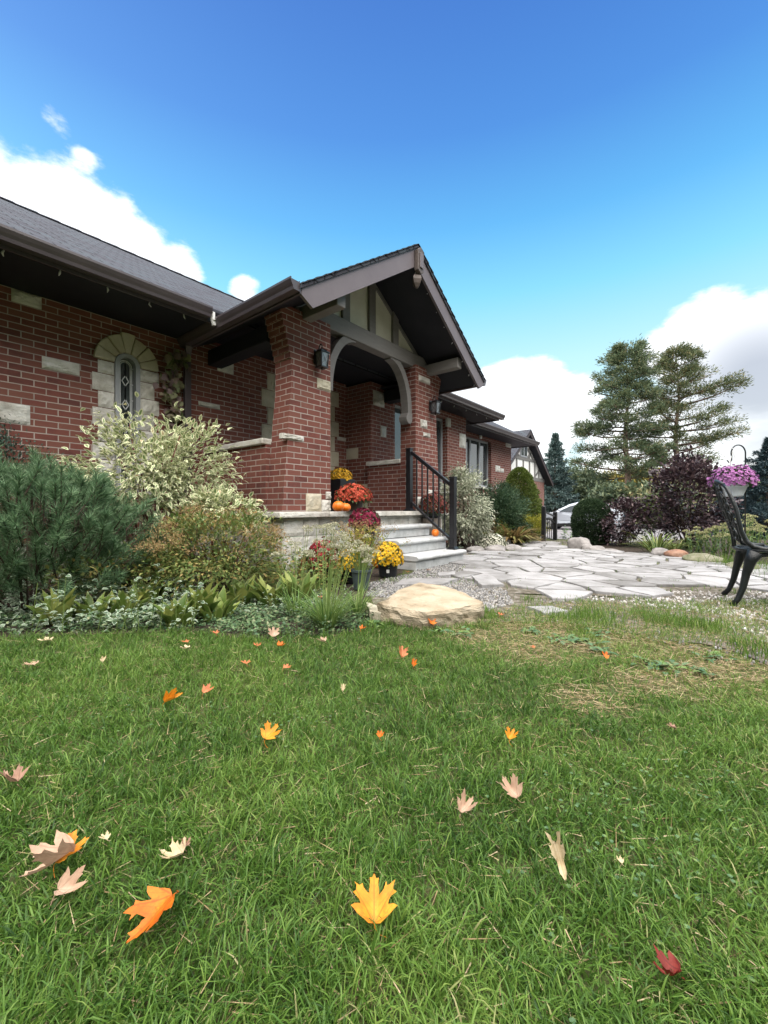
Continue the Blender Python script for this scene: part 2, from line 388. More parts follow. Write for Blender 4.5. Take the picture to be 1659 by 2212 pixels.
class MB:
    """collects shapes, builds one mesh"""
    def __init__(s):
        s.v, s.f = [], []
    def add(s, vs, fs):
        n = len(s.v)
        s.v += [tuple(v) for v in vs]
        s.f += [tuple(i + n for i in f) for f in fs]
        return s
    def box(s, x0, x1, y0, y1, z0, z1):
        return s.hexa([(x0, y0, z0), (x1, y0, z0), (x1, y1, z0), (x0, y1, z0), (x0, y0, z1), (x1, y0, z1), (x1, y1, z1), (x0, y1, z1)])
    def hexa(s, p):
        return s.add(p, [(3, 2, 1, 0), (4, 5, 6, 7), (0, 1, 5, 4), (1, 2, 6, 5), (2, 3, 7, 6), (3, 0, 4, 7)])
    def bar(s, a, b, w, h, up=(0, 0, 1)):
        a, b = Vector(a), Vector(b)
        d = (b - a).normalized()
        u = Vector(up)
        if abs(d.dot(u)) > 0.98:
            u = Vector((0, 1, 0))
        x = d.cross(u).normalized()
        y = x.cross(d).normalized()
        p = []
        for q in (a, b):
            p += [q - x * w / 2 - y * h / 2, q + x * w / 2 - y * h / 2, q + x * w / 2 + y * h / 2, q - x * w / 2 + y * h / 2]
        return s.hexa(p)
    def tube(s, pts, r, seg=8):
        pts = [Vector(p) for p in pts]
        n = len(pts)
        rs = r if isinstance(r, (list, tuple)) else [r] * n
        base = len(s.v)
        prev = None
        for i, p in enumerate(pts):
            d = (pts[min(i + 1, n - 1)] - pts[max(i - 1, 0)])
            if d.length < 1e-9: d = Vector((0, 0, 1))
            d.normalize()
            if prev is None:
                u = Vector((1, 0, 0)) if abs(d.x) < 0.8 else Vector((0, 1, 0))
            else:
                u = prev
            x = (u - d * u.dot(d)).normalized()
            prev = x
            y = d.cross(x)
            for k in range(seg):
                a = 2 * math.pi * k / seg
                s.v.append(tuple(p + (x * math.cos(a) + y * math.sin(a)) * rs[i]))
        for i in range(n - 1):
            for k in range(seg):
                a, b = base + i * seg + k, base + i * seg + (k + 1) % seg
                s.f.append((a, b, b + seg, a + seg))
        s.f.append(tuple(base + k for k in reversed(range(seg))))
        s.f.append(tuple(base + (n - 1) * seg + k for k in range(seg)))
        return s
    def lathe(s, prof, c=(0, 0, 0), seg=24, sq=None):
        base = len(s.v)
        n = len(prof)
        for r, z in prof:
            for k in range(seg):
                a = 2 * math.pi * k / seg
                s.v.append((c[0] + r * math.cos(a), c[1] + r * math.sin(a), c[2] + z))
        for i in range(n - 1):
            for k in range(seg):
                a, b = base + i * seg + k, base + i * seg + (k + 1) % seg
                s.f.append((a, b, b + seg, a + seg))
        s.f.append(tuple(base + k for k in reversed(range(seg))))
        s.f.append(tuple(base + (n - 1) * seg + k for k in range(seg)))
        return s
    def prism_y(s, poly, y0, y1):      # polygon of (x, z) carried along y
        n = len(poly)
        vs = [(x, y0, z) for x, z in poly] + [(x, y1, z) for x, z in poly]
        fs = [tuple(range(n)), tuple(reversed(range(n, 2 * n)))]
        fs += [(i, i + n, (i + 1) % n + n, (i + 1) % n) for i in range(n)]
        return s.add(vs, fs)
    def prism_x(s, poly, x0, x1):      # polygon of (y, z) carried along x
        n = len(poly)
        vs = [(x0, y, z) for y, z in poly] + [(x1, y, z) for y, z in poly]
        fs = [tuple(reversed(range(n))), tuple(range(n, 2 * n))]
        fs += [(i, (i + 1) % n, (i + 1) % n + n, i + n) for i in range(n)]
        return s.add(vs, fs)
    def prism_z(s, poly, z0, z1):
        n = len(poly)
        vs = [(x, y, z0) for x, y in poly] + [(x, y, z1) for x, y in poly]
        fs = [tuple(reversed(range(n))), tuple(range(n, 2 * n))]
        fs += [(i, (i + 1) % n, (i + 1) % n + n, i + n) for i in range(n)]
        return s.add(vs, fs)
    def build(s, name, mat, parent=None, smooth=False, bevel=0.0, world=False, uvroof=False, seg=2):
        off = Vector((0, 0, 0))
        if world and parent is not None:
            q = parent
            while q is not None:
                off += Vector(q.location)
                q = q.parent
        me = bpy.data.meshes.new(name)
        me.from_pydata([(v[0] - off.x, v[1] - off.y, v[2] - off.z) for v in s.v], [], s.f)
        bm = bmesh.new()
        bm.from_mesh(me)
        bmesh.ops.recalc_face_normals(bm, faces=bm.faces)
        if bevel:
            es = [e for e in bm.edges if len(e.link_faces) == 2 and e.calc_face_angle(0) > 0.5]
            bmesh.ops.bevel(bm, geom=es, offset=bevel, segments=seg, affect='EDGES', profile=0.5, clamp_overlap=True)
        uv = bm.loops.layers.uv.new('UVMap')
        for f in bm.faces:
            n = f.normal
            for l in f.loops:
                c = l.vert.co + off
                if abs(n.z) > 0.9:
                    l[uv].uv = (c.x, c.y)
                elif uvroof:
                    k = 1 / max(0.2, math.hypot(n.x, n.y))
                    l[uv].uv = ((c.y if abs(n.x) > abs(n.y) else c.x), c.z * k)
                elif abs(n.x) > abs(n.y):
                    l[uv].uv = (c.y + 0.05, c.z)
                else:
                    l[uv].uv = (c.x, c.z)
        if smooth:
            for f in bm.faces: f.smooth = True
        bm.to_mesh(me)
        bm.free()
        return link(name, me, mat, parent)

def arc(c, r, a0, a1, n, plane='xz', y=0.0):
    out = []
    for i in range(n + 1):
        a = a0 + (a1 - a0) * i / n
        out.append((c[0] + r * math.cos(a), y, c[1] + r * math.sin(a)))
    return out

# ---------------------------------------------------------------- leaf arrays
def unit(a):
    return a / np.maximum(1e-9, np.linalg.norm(a, axis=1, keepdims=True))

def leaves(P, D, L, W, fold=0.25, droop=0.25, upb=0.7, rng=RNG, w1=1.0, w2=0.75):
    """eight-vertex leaf with a midrib; returns V, T, edge"""
    n = len(P)
    D = unit(D)
    U = unit(np.c_[rng.normal(0, 1, (n, 2)) * (1 - upb), np.full(n, upb)] + 1e-6)
    S = unit(np.cross(D, U))
    N = np.cross(S, D)
    L = np.broadcast_to(np.asarray(L, float), (n,))[:, None]
    W = np.broadcast_to(np.asarray(W, float), (n,))[:, None] * 0.5
    c1 = P + D * L * 0.33 - N * L * droop * 0.08
    c2 = P + D * L * 0.68 - N * L * droop * 0.4
    t = P + D * L * (1 - 0.15 * abs(droop)) - N * L * droop
    V = np.stack([P, c1 + S * W * w1 + N * W * fold, c1, c1 - S * W * w1 + N * W * fold,
                  c2 + S * W * w2 + N * W * fold, c2, c2 - S * W * w2 + N * W * fold, t], 1).reshape(-1, 3)
    q = np.array([[0, 1, 2], [0, 2, 3], [1, 4, 5], [1, 5, 2], [2, 5, 6], [2, 6, 3], [4, 7, 5], [5, 7, 6]])
    T = (np.arange(n)[:, None, None] * 8 + q[None]).reshape(-1, 3)
    E = np.tile([0.8, 1, 0, 1, 1, 0, 1, 1.0], n)
    return V, T, E

def leaves_lo(P, D, L, W, rng=RNG, fold=0.3, droop=0.1):
    n = len(P)
    D = unit(D)
    S = unit(np.cross(D, unit(rng.normal(0, 1, (n, 3)) + [0, 0, 0.6])))
    N = np.cross(S, D)
    L = np.broadcast_to(np.asarray(L, float), (n,))[:, None]
    W = np.broadcast_to(np.asarray(W, float), (n,))[:, None] * 0.5
    m = P + D * L * 0.45
    V = np.stack([P, m + S * W + N * W * fold, P + D * L - N * L * droop, m - S * W + N * W * fold], 1).reshape(-1, 3)
    q = np.array([[0, 1, 2], [0, 2, 3]])
    T = (np.arange(n)[:, None, None] * 4 + q[None]).reshape(-1, 3)
    return V, T

def needles(P, D, L, W, rng=RNG):
    n = len(P)
    D = unit(D)
    S = unit(np.cross(D, rng.normal(0, 1, (n, 3))))
    L = np.broadcast_to(np.asarray(L, float), (n,))[:, None]
    V = np.stack([P - S * W * 0.5, P + S * W * 0.5, P + D * L], 1).reshape(-1, 3)
    return V, np.arange(n * 3).reshape(-1, 3)

def cat(parts):
    V, T, k = [], [], 0
    for v, t in parts:
        V.append(v); T.append(t + k); k += len(v)
    return np.concatenate(V), np.concatenate(T)

def sphere_pts(n, rng=RNG, zmin=-1.0):
    z = rng.uniform(zmin, 1, n)
    a = rng.uniform(0, 2 * np.pi, n)
    r = np.sqrt(np.maximum(0, 1 - z * z))
    return np.c_[r * np.cos(a), r * np.sin(a), z]

def clumps(n, nc, rad, cz, spread, zmin=-0.6, inner=0.45, rng=RNG):
    """leaf positions bunched round clump centres inside an ellipsoid"""
    c = sphere_pts(nc, rng, zmin) * (inner + (1 - inner) * rng.uniform(0, 1, (nc, 1)) ** 0.5)
    k = rng.integers(0, nc, n)
    p = c[k] + rng.normal(0, spread, (n, 3))
    out = unit(p + 1e-6)
    return p * np.array(rad) + [0, 0, cz], out, c * np.array(rad) + [0, 0, cz]

def shrub(name, label, catg, loc, rad, cz, n, nc, L, W, mat, spread=0.16, zmin=-0.6, stem='twig', nst=12, sr=0.006, up=0.4, lo=False, edge=False, group=None, droop=0.3, inner=0.45, base=0.06, rnd=0.55, seed=1, keep=None):
    rng = np.random.default_rng(seed)
    t = thing(name, label, catg, loc, group=group)
    p, out, cs = clumps(n, nc, rad, cz, spread, zmin, inner, rng)
    if keep is not None:
        k = keep(p); p, out = p[k], out[k]
    k = p[:, 2] > 0.01
    p, out = p[k], out[k]
    D = out + rng.normal(0, rnd, p.shape) + [0, 0, up]
    Ls = L * rng.uniform(0.65, 1.25, len(p))
    if lo:
        V, T = leaves_lo(p, D, Ls, W, rng)
        npmesh('foliage', V, T, MT[mat], t)
    else:
        V, T, E = leaves(p, D, Ls, W * rng.uniform(0.75, 1.2, len(p)), droop=droop, rng=rng)
        npmesh('foliage', V, T, MT[mat], t, {'edge': E})
    if nst:
        b = MB()
        order = rng.permutation(len(cs))[:nst]
        for i in order:
            e = Vector(cs[i])
            s0 = Vector((rng.normal(0, base), rng.normal(0, base), -0.02))
            mid = s0.lerp(e, 0.5) + Vector((rng.normal(0, 0.04), rng.normal(0, 0.04), 0.06 * rad[2]))
            b.tube([s0, mid, e], [sr * 1.4, sr, sr * 0.4], 5)
        b.build('stem', MT[stem], t, smooth=True)
    return t

# ================================================================ WORLD, SUN, CAMERA
def dirv(px, py):
    return ray(px, py).normalized()

def build_world():
    w = bpy.data.worlds.new('World')
    SC.world = w
    w.use_nodes = True
    nt = w.node_tree
    nt.nodes.clear()
    L = nt.links
    out = nd(nt, 'ShaderNodeOutputWorld')
    sky = nd(nt, 'ShaderNodeTexSky', sky_type='NISHITA', sun_disc=False)
    sky.sun_elevation = SUN_EL
    sky.sun_rotation = SUN_ROT
    bg1 = nd(nt, 'ShaderNodeBackground')
    bg1.inputs['Strength'].default_value = 0.05
    L.new(sky.outputs[0], bg1.inputs['Color'])
    tc = nd(nt, 'ShaderNodeTexCoord')
    vec = tc.outputs['Generated']
    sep = nd(nt, 'ShaderNodeSeparateXYZ')
    L.new(vec, sep.inputs[0])
    rp = ramp(nt, [(0.66, 0.80, 0.86), (0.57, 0.78, 0.84), (0.44, 0.735, 0.83), (0.195, 0.585, 0.80), (0.088, 0.385, 0.745), (0.048, 0.218, 0.615), (0.033, 0.150, 0.515), (0.019, 0.102, 0.40)],
              [0.0, 0.2, 0.31, 0.44, 0.545, 0.656, 0.766, 1.0])
    L.new(sep.outputs['Z'], rp.inputs[0])
    def math2(op, a, b=None, c=None, clamp=False):
        n = nd(nt, 'ShaderNodeMath', operation=op, use_clamp=clamp)
        for i, x in enumerate((a, b, c)):
            if x is None: continue
            if isinstance(x, (int, float)): n.inputs[i].default_value = x
            else: L.new(x, n.inputs[i])
        return n.outputs[0]
    # cloud banks: soft lobes about chosen directions, broken up by noise
    def lobe(v, cos_in, cos_out, amp=1.0):
        d = nd(nt, 'ShaderNodeVectorMath', operation='DOT_PRODUCT')
        L.new(vec, d.inputs[0])
        d.inputs[1].default_value = v
        mr = nd(nt, 'ShaderNodeMapRange')
        mr.interpolation_type = 'LINEAR'
        mr.inputs['From Min'].default_value = cos_out
        mr.inputs['From Max'].default_value = cos_in
        mr.inputs['To Max'].default_value = amp
        L.new(d.outputs['Value'], mr.inputs['Value'])
        return mr.outputs[0]
    cd = lambda a: math.cos(R(a))
    lobes = [
        (dirv(-60, 580), 4, 15.0, 1.0), (dirv(150, 520), 2, 9.5, 1.0), (dirv(290, 575), 1, 6.5, 0.9), (dirv(-250, 520), 3, 13, 1.0), (dirv(380, 575), 0.5, 4, 0.72),
        (dirv(535, 635), 0.4, 3.0, 0.74), (dirv(182, 362), 0.2, 2.2, 0.68), (dirv(125, 268), 0.1, 2.3, 0.52),
        (dirv(1530, 745), 1.5, 6.8, 1.0), (dirv(1640, 745), 2, 6.5, 1.0), (dirv(1450, 770), 1, 5.0, 0.9), (dirv(1600, 820), 3, 8, 1.0),
        (dirv(1130, 900), 4, 9.5, 1.0), (dirv(1010, 905), 2, 7, 0.95), (dirv(1230, 880), 2, 6.0, 0.9), (dirv(1400, 990), 4, 10, 0.9), (dirv(1640, 930), 4, 11, 1.0),
        (dirv(1850, 830), 4, 11, 1.0), (dirv(2400, 800), 6, 18, 1.0),
        (dirv(700, 940), 3, 9, 0.9),
        (dirv(-900, 700), 6, 22, 1.0),
    ]
    tot = None
    for v, a, b, amp in lobes:
        o = lobe(v, cd(a), cd(b), amp)
        tot = o if tot is None else math2('MAXIMUM', tot, o)
    nz = nd(nt, 'ShaderNodeTexNoise', i_Scale=6.5, i_Detail=12.0, i_Roughness=0.64)
    mp = nd(nt, 'ShaderNodeMapping')
    mp.inputs['Scale'].default_value = (1, 1, 2.2)
    L.new(vec, mp.inputs['Vector'])
    L.new(mp.outputs[0], nz.inputs['Vector'])
    nsum = math2('MULTIPLY_ADD', nz.outputs['Fac'], 1.25, -0.625)
    dens = math2('ADD', tot, nsum)
    mr = nd(nt, 'ShaderNodeMapRange')
    mr.interpolation_type = 'SMOOTHSTEP'
    mr.inputs['From Min'].default_value = 0.38
    mr.inputs['From Max'].default_value = 0.72
    L.new(dens, mr.inputs['Value'])
    # bright tops, grey undersides
    n2 = nd(nt, 'ShaderNodeTexNoise', i_Scale=3.6, i_Detail=5.0, i_Roughness=0.5)
    mp2 = nd(nt, 'ShaderNodeMapping')
    mp2.inputs['Scale'].default_value = (1, 1, 3.6)
    mp2.inputs['Location'].default_value = (3.1, 1.7, 0.4)
    L.new(vec, mp2.inputs['Vector'])
    L.new(mp2.outputs[0], n2.inputs['Vector'])
    g1 = lobe(dirv(1640, 825), cd(2.0), cd(7.5), 1.0)
    g2 = lobe(dirv(1700, 900), cd(2), cd(9), 0.8)
    g3 = lobe(dirv(1030, 880), cd(0.5), cd(3.5), 0.35)
    gsum = math2('MAXIMUM', math2('MAXIMUM', g1, g2), g3)
    gfac = math2('MULTIPLY', gsum, math2('MULTIPLY_ADD', n2.outputs['Fac'], 3.2, -0.55, True), None, True)
    cm = nd(nt, 'ShaderNodeMix', data_type='RGBA')
    L.new(gfac, cm.inputs['Factor'])
    cm.inputs['A'].default_value = (1.12, 1.12, 1.13, 1)
    cm.inputs['B'].default_value = (0.44, 0.45, 0.50, 1)
    mx = nd(nt, 'ShaderNodeMix', data_type='RGBA')
    L.new(mr.outputs[0], mx.inputs['Factor'])
    L.new(rp.outputs[0], mx.inputs['A'])
    L.new(cm.outputs['Result'], mx.inputs['B'])
    # bright cloud deck added out of view, overhead and behind, to light the scene
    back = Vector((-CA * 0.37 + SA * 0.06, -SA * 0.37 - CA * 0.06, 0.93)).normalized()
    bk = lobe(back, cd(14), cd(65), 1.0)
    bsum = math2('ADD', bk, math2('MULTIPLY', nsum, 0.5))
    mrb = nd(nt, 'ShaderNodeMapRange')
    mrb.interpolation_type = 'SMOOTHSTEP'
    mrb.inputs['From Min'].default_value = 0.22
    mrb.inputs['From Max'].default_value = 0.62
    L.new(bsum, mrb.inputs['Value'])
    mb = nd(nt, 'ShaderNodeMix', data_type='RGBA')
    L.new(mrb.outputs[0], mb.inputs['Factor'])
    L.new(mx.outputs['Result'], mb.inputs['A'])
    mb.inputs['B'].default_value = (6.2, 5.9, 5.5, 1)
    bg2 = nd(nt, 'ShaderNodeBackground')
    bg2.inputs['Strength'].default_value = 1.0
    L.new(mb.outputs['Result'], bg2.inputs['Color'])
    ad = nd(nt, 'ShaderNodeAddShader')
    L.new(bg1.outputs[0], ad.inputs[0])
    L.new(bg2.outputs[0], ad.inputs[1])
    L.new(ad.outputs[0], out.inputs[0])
    w.cycles.sampling_method = 'MANUAL'
    w.cycles.sample_map_resolution = 1024

SUN_EL, SUN_ROT = R(13), R(-22)
build_world()
sd = Vector((math.sin(SUN_ROT) * math.cos(SUN_EL), math.cos(SUN_ROT) * math.cos(SUN_EL), math.sin(SUN_EL)))
sl = bpy.data.lights.new('sun', 'SUN')
sl.energy = 2.2
sl.angle = R(0.6)
sl.color = (1.0, 0.90, 0.76)
so = bpy.data.objects.new('sun', sl)
COL.objects.link(so)
so.location = sd * 60
so.rotation_euler = sd.to_track_quat('Z', 'Y').to_euler()

cam = bpy.data.cameras.new('camera')
cam.sensor_fit = 'VERTICAL'
cam.sensor_height = 36.0
cam.lens = FPX / 2212 * 36.0
cam.clip_start = 0.02
cam.clip_end = 2000
co = bpy.data.objects.new('camera', cam)
COL.objects.link(co)
co.location = (0, 0, H)
co.rotation_euler = (R(90) - math.atan(6 / FPX), 0, YAW - R(90))
SC.camera = co
vs = SC.view_settings
vs.view_transform = 'Standard'
vs.look = 'None'
vs.gamma = 1
vs.exposure = 0.22
vs.use_curve_mapping = False
SC.render.engine = 'CYCLES'
SC.cycles.use_denoising = True
SC.cycles.max_bounces = 6
SC.cycles.transparent_max_bounces = 4
SC.cycles.sample_clamp_indirect = 6
#@@PART2
# ================================================================ GROUND
def grid_sheet(name, xs, ys, zf, mat, kind='structure'):
    X, Y = np.meshgrid(xs, ys, indexing='ij')
    Z = zf(X, Y)
    V = np.stack([X, Y, Z], -1).reshape(-1, 3)
    nx, ny = len(xs), len(ys)
    i = (np.arange(nx - 1)[:, None] * ny + np.arange(ny - 1)[None]).reshape(-1)
    T = np.stack([i, i + ny, i + ny + 1, i + 1], 1)
    o = npmesh(name, V, T, mat, smooth=True)
    return tag(o, kind=kind)

def nz2(x, y, s=1.0, ph=0.0):
    """cheap smooth noise in -1..1"""
    x, y = np.asarray(x) * s, np.asarray(y) * s
    return (np.sin(1.7 * x + 2.1 * y + ph) + np.sin(-2.3 * x + 1.1 * y + 1.3 + ph * 2) + np.sin(3.1 * x + 0.7 * y + 2.9 + ph) * 0.7 + np.sin(0.9 * x - 3.7 * y + 4.1 + ph * 3) * 0.6) / 3.3

xs = np.unique(np.r_[np.linspace(-260, -8, 12), np.linspace(-8, 22, 91), np.linspace(22, 300, 14)])
ys = np.unique(np.r_[np.linspace(-260, -12, 12), np.linspace(-12, 14, 60), np.linspace(14, 260, 12)])
grid_sheet('ground', xs, ys, lambda x, y: gz(x, y) + 0 * y, MT['ground'])
grid_sheet('driveway', np.linspace(11.2, 36, 60), np.linspace(-3.0, 9.3, 12), lambda x, y: gz(x, y) + 0.006 + 0 * y, MT['asphalt'])

def poly_sheet(name, pts, z, mat, rag=0.0, seed=0):
    rng = random.Random(seed)
    n = len(pts)
    out = []
    for i in range(n):
        a, b = Vector(pts[i][:2]), Vector(pts[(i + 1) % n][:2])
        k = max(1, int((b - a).length / 0.12))
        for j in range(k):
            q = a.lerp(b, j / k)
            out.append((q.x + rng.uniform(-rag, rag), q.y + rng.uniform(-rag, rag), z))
    m = MB()
    m.add(out, [tuple(range(len(out)))])
    o = m.build(name, mat)
    return tag(o, kind='structure')

def gl(*pp):
    return [G(x, y) for x, y in pp]

bed_front = gl((0, 1380), (120, 1375), (240, 1371), (400, 1364), (540, 1383), (700, 1376), (790, 1362), (815, 1352))
bed_left = [Vector((-1.6, 4.2, 0)), Vector((-8, 4.2, 0)), Vector((-8, 5.5, 0)), Vector((2.92, 5.5, 0)), Vector((2.92, 3.83, 0)), Vector((4.2, 3.8, 0)), Vector((4.2, 3.1, 0)), G(780, 1300)]
poly_sheet('garden_bed', [Vector((bed_front[0].x - 0.8, bed_front[0].y + 0.75, 0))] + bed_front + list(reversed(bed_left)), 0.004, MT['mulch'], 0.02, 1)
poly_sheet('planting_bed', [(6.35, 3.2), (7.4, 3.15), (8.6, 3.25), (9.6, 3.5), (9.8, 4.0), (12.5, 4.2), (12.5, 5.7), (9.11, 5.7), (9.11, 4.9), (6.35, 4.9)], 0.005, MT['mulch'], 0.03, 2)
poly_sheet('border_bed', gl((1236, 1188), (1300, 1192), (1400, 1198), (1500, 1206), (1590, 1221), (1700, 1238), (1850, 1262)) + [Vector((7.5, -7.5, 0)), Vector((14, -7, 0)), Vector((14, 0.2, 0)), Vector((10.4, 2.1, 0))], 0.005, MT['mulch'], 0.03, 3)
gravel_poly = gl((800, 1345), (800, 1290), (790, 1262), (905, 1236), (1000, 1208), (1040, 1240), (1100, 1282), (1250, 1295), (1390, 1290), (1560, 1280), (1659, 1275), (1900, 1290), (2300, 1400), (1900, 1460), (1659, 1440), (1560, 1400), (1440, 1385), (1250, 1350), (1050, 1345))
poly_sheet('gravel_bed', gravel_poly, 0.006, MT['earth'], 0.03, 4)
poly_sheet('path_base', gl((905, 1262), (985, 1236), (1000, 1196), (1130, 1178), (1150, 1169), (1222, 1168.5), (1240, 1187), (1300, 1191), (1400, 1197), (1500, 1205), (1590, 1220), (1700, 1236), (1900, 1250), (1900, 1300), (1659, 1288), (1400, 1292), (1100, 1284)), 0.009, MT['earth'], 0.02, 5)

# flagstones: irregular slabs with rough edges
def clip_half(poly, p, n):
    out = []
    for i in range(len(poly)):
        a, b = poly[i], poly[(i + 1) % len(poly)]
        da, db = (a - p).dot(n), (b - p).dot(n)
        if da <= 0: out.append(a)
        if (da < 0 < db) or (db < 0 < da):
            out.append(a + (b - a) * (da / (da - db)))
    return out

def inside(pt, poly):
    x, y = pt[0], pt[1]
    c = False
    n = len(poly)
    for i in range(n):
        x1, y1, x2, y2 = poly[i][0], poly[i][1], poly[(i + 1) % n][0], poly[(i + 1) % n][1]
        if (y1 > y) != (y2 > y) and x < (x2 - x1) * (y - y1) / (y2 - y1) + x1:
            c = not c
    return c

def inside_np(X, Y, poly):
    c = np.zeros(X.shape, bool)
    n = len(poly)
    for i in range(n):
        x1, y1, x2, y2 = poly[i][0], poly[i][1], poly[(i + 1) % n][0], poly[(i + 1) % n][1]
        if y1 == y2: continue
        k = ((y1 > Y) != (y2 > Y)) & (X < (x2 - x1) * (Y - y1) / (y2 - y1) + x1)
        c ^= k
    return c

def slab(m, poly, z0, z1, rng, rough=0.012):
    """raised slab with wobbling outline and eased top edge"""
    pts = []
    n = len(poly)
    for i in range(n):
        a, b = poly[i], poly[(i + 1) % n]
        k = max(1, int((b - a).length / 0.09))
        nrm = Vector((b - a).yx) * 1.0
        nrm.x = -nrm.x
        if nrm.length > 1e-6: nrm.normalize()
        for j in range(k):
            q = a.lerp(b, j / k)
            q = q + nrm * rng.uniform(-rough, rough)
            pts.append(q)
    c = sum(pts, Vector((0, 0))) / len(pts)
    k = len(pts)
    tz = (rng.uniform(-0.004, 0.004), rng.uniform(-0.004, 0.004))
    vs = []
    for f, z in ((1.0, z0), (1.0, z1 - 0.008), (0.985, z1)):
        for q in pts:
            p = c + (q - c) * f
            zz = z + ((p - c).x * tz[0] + (p - c).y * tz[1] if z > z0 else 0)
            vs.append((p.x, p.y, zz))
    vs.append((c.x, c.y, z1))
    fs = []
    for r in range(2):
        for i in range(k):
            fs.append((r * k + i, r * k + (i + 1) % k, (r + 1) * k + (i + 1) % k, (r + 1) * k + i))
    for i in range(k):
        fs.append((2 * k + i, 2 * k + (i + 1) % k, 3 * k))
    m.add(vs, fs)

SLABS = []
def flag_path():
    rng = random.Random(21)
    reg = gl((925, 1262), (985, 1240), (1003, 1214), (1008, 1198), (1130, 1181), (1150, 1171), (1218, 1170.5), (1238, 1188.5), (1300, 1192), (1400, 1198), (1500, 1206), (1590, 1221), (1700, 1237), (1850, 1250), (1880, 1285), (1659, 1280), (1560, 1283), (1450, 1284), (1400, 1279), (1300, 1292), (1200, 1284), (1120, 1274), (1020, 1262))
    seeds = []
    x = 3.2
    while x < 11.2:
        y = -4.5
        st = 0.29 + rng.uniform(-0.05, 0.09)
        while y < 4.2:
            seeds.append(Vector((x + rng.uniform(-0.24, 0.24), y + rng.uniform(-0.24, 0.24))))
            y += 0.33 + rng.uniform(0, 0.40)
        x += st
    m = MB()
    for i, s in enumerate(seeds):
        if not inside(s, reg): continue
        poly = [s + Vector(d) for d in ((-1, -1), (1, -1), (1, 1), (-1, 1))]
        for j, o in enumerate(seeds):
            if i == j or (o - s).length > 1.7: continue
            n = (o - s).normalized()
            g = 0.010 + 0.010 * abs(math.sin(i * 3.1 + j * 1.7))
            poly = clip_half(poly, (s + o) / 2 - n * g, n)
            if len(poly) < 3: break
        if len(poly) >= 3:
            SLABS.append(poly)
            slab(m, poly, 0.0, 0.032 + rng.uniform(-0.005, 0.005), rng)
    o = m.build('flagstone_path', MT['flag'])
    tag(o, kind='structure')
flag_path()

def loose_stone(name, label, pp, z1, mat, seed, group=None, tilt=0.0, catg='stone'):
    rng = random.Random(seed)
    pts = [Vector(G(x, y).xy) for x, y in pp]
    c = sum(pts, Vector((0, 0))) / len(pts)
    pts = [p - c for p in pts]
    m = MB()
    slab(m, pts, -0.01, z1, rng, 0.012)
    o = m.build(name, mat)
    o.location = (c.x, c.y, 0.01)
    o.rotation_euler = (tilt, tilt * 0.4, 0)
    return tag(o, label, catg, group)
loose_stone('flagstone', 'loose tapered flagstone tilted on the grey gravel behind the big sandstone block', [(1018, 1253), (1062, 1251), (1088, 1270), (1040, 1274)], 0.035, MT['flag'], 3, 'loose flagstones', 0.03)
loose_stone('flagstone', 'thin loose flagstone lying between the concrete steps and the path', [(945, 1243), (985, 1240), (985, 1247), (950, 1250)], 0.025, MT['flag'], 4, 'loose flagstones')
loose_stone('flagstone', 'pale flat stone half sunk in the worn grass in front of the path', [(1140, 1320), (1190, 1318), (1225, 1328), (1180, 1335)], 0.022, MT['flag'], 5, 'loose flagstones')
loose_stone('flagstone', 'long flat pale stone wedged under the front left corner of the sandstone block', [(790, 1318), (835, 1335), (850, 1346), (800, 1340)], 0.05, MT['cream_stone'], 6, 'loose flagstones')

def pebbles(name, poly, n, r0, r1, mat, seed, keep=None):
    rng = np.random.default_rng(seed)
    P = np.array([(p[0], p[1]) for p in poly])
    lo, hi = P.min(0), P.max(0)
    q = rng.uniform(lo, hi, (n * 4, 2))
    k = inside_np(q[:, 0], q[:, 1], poly)
    q = q[k]
    if keep is not None: q = q[keep(q[:, 0], q[:, 1], rng)]
    q = q[:n]
    n = len(q)
    r = rng.uniform(r0, r1, n)
    a = np.arange(6) * np.pi / 3
    ang = a[None] + rng.uniform(0, 6, (n, 1))
    rr = r[:, None] * rng.uniform(0.65, 1.2, (n, 6))
    ring = np.stack([q[:, :1] + rr * np.cos(ang), q[:, 1:] + rr * np.sin(ang) * 0.8, np.broadcast_to(0.008 + r[:, None] * 0.25, (n, 6)) + rng.normal(0, 0.1, (n, 6)) * r[:, None]], -1)
    rr2 = rr * 0.6
    ring2 = np.stack([q[:, :1] + rr2 * np.cos(ang), q[:, 1:] + rr2 * np.sin(ang) * 0.8, np.broadcast_to(0.008 + r[:, None] * 0.75, (n, 6)) + rng.normal(0, 0.1, (n, 6)) * r[:, None]], -1)
    base = ring.copy(); base[:, :, 2] = 0.004
    V = np.concatenate([base, ring, ring2], 1).reshape(-1, 3)
    F = []
    for lv in (0, 6):
        for i in range(6):
            j = (i + 1) % 6
            F += [[lv + i, lv + j, lv + 6 + j], [lv + i, lv + 6 + j, lv + 6 + i]]
    F += [[12, 12 + i, 12 + i + 1] for i in range(1, 5)]
    F = np.array(F)
    T = (np.arange(n)[:, None, None] * 18 + F[None]).reshape(-1, 3)
    return tag(npmesh(name, V, T, mat), kind='stuff')
pebbles('gravel', gl((790, 1290), (795, 1262), (905, 1236), (1000, 1210), (1030, 1245), (1095, 1280), (1110, 1305), (1050, 1325), (930, 1300)), 6500, 0.005, 0.013, MT['gravel'], 5)
pebbles('gravel', gl((880, 1245), (1000, 1208), (1010, 1196), (960, 1196)), 900, 0.006, 0.013, MT['gravel'], 6)
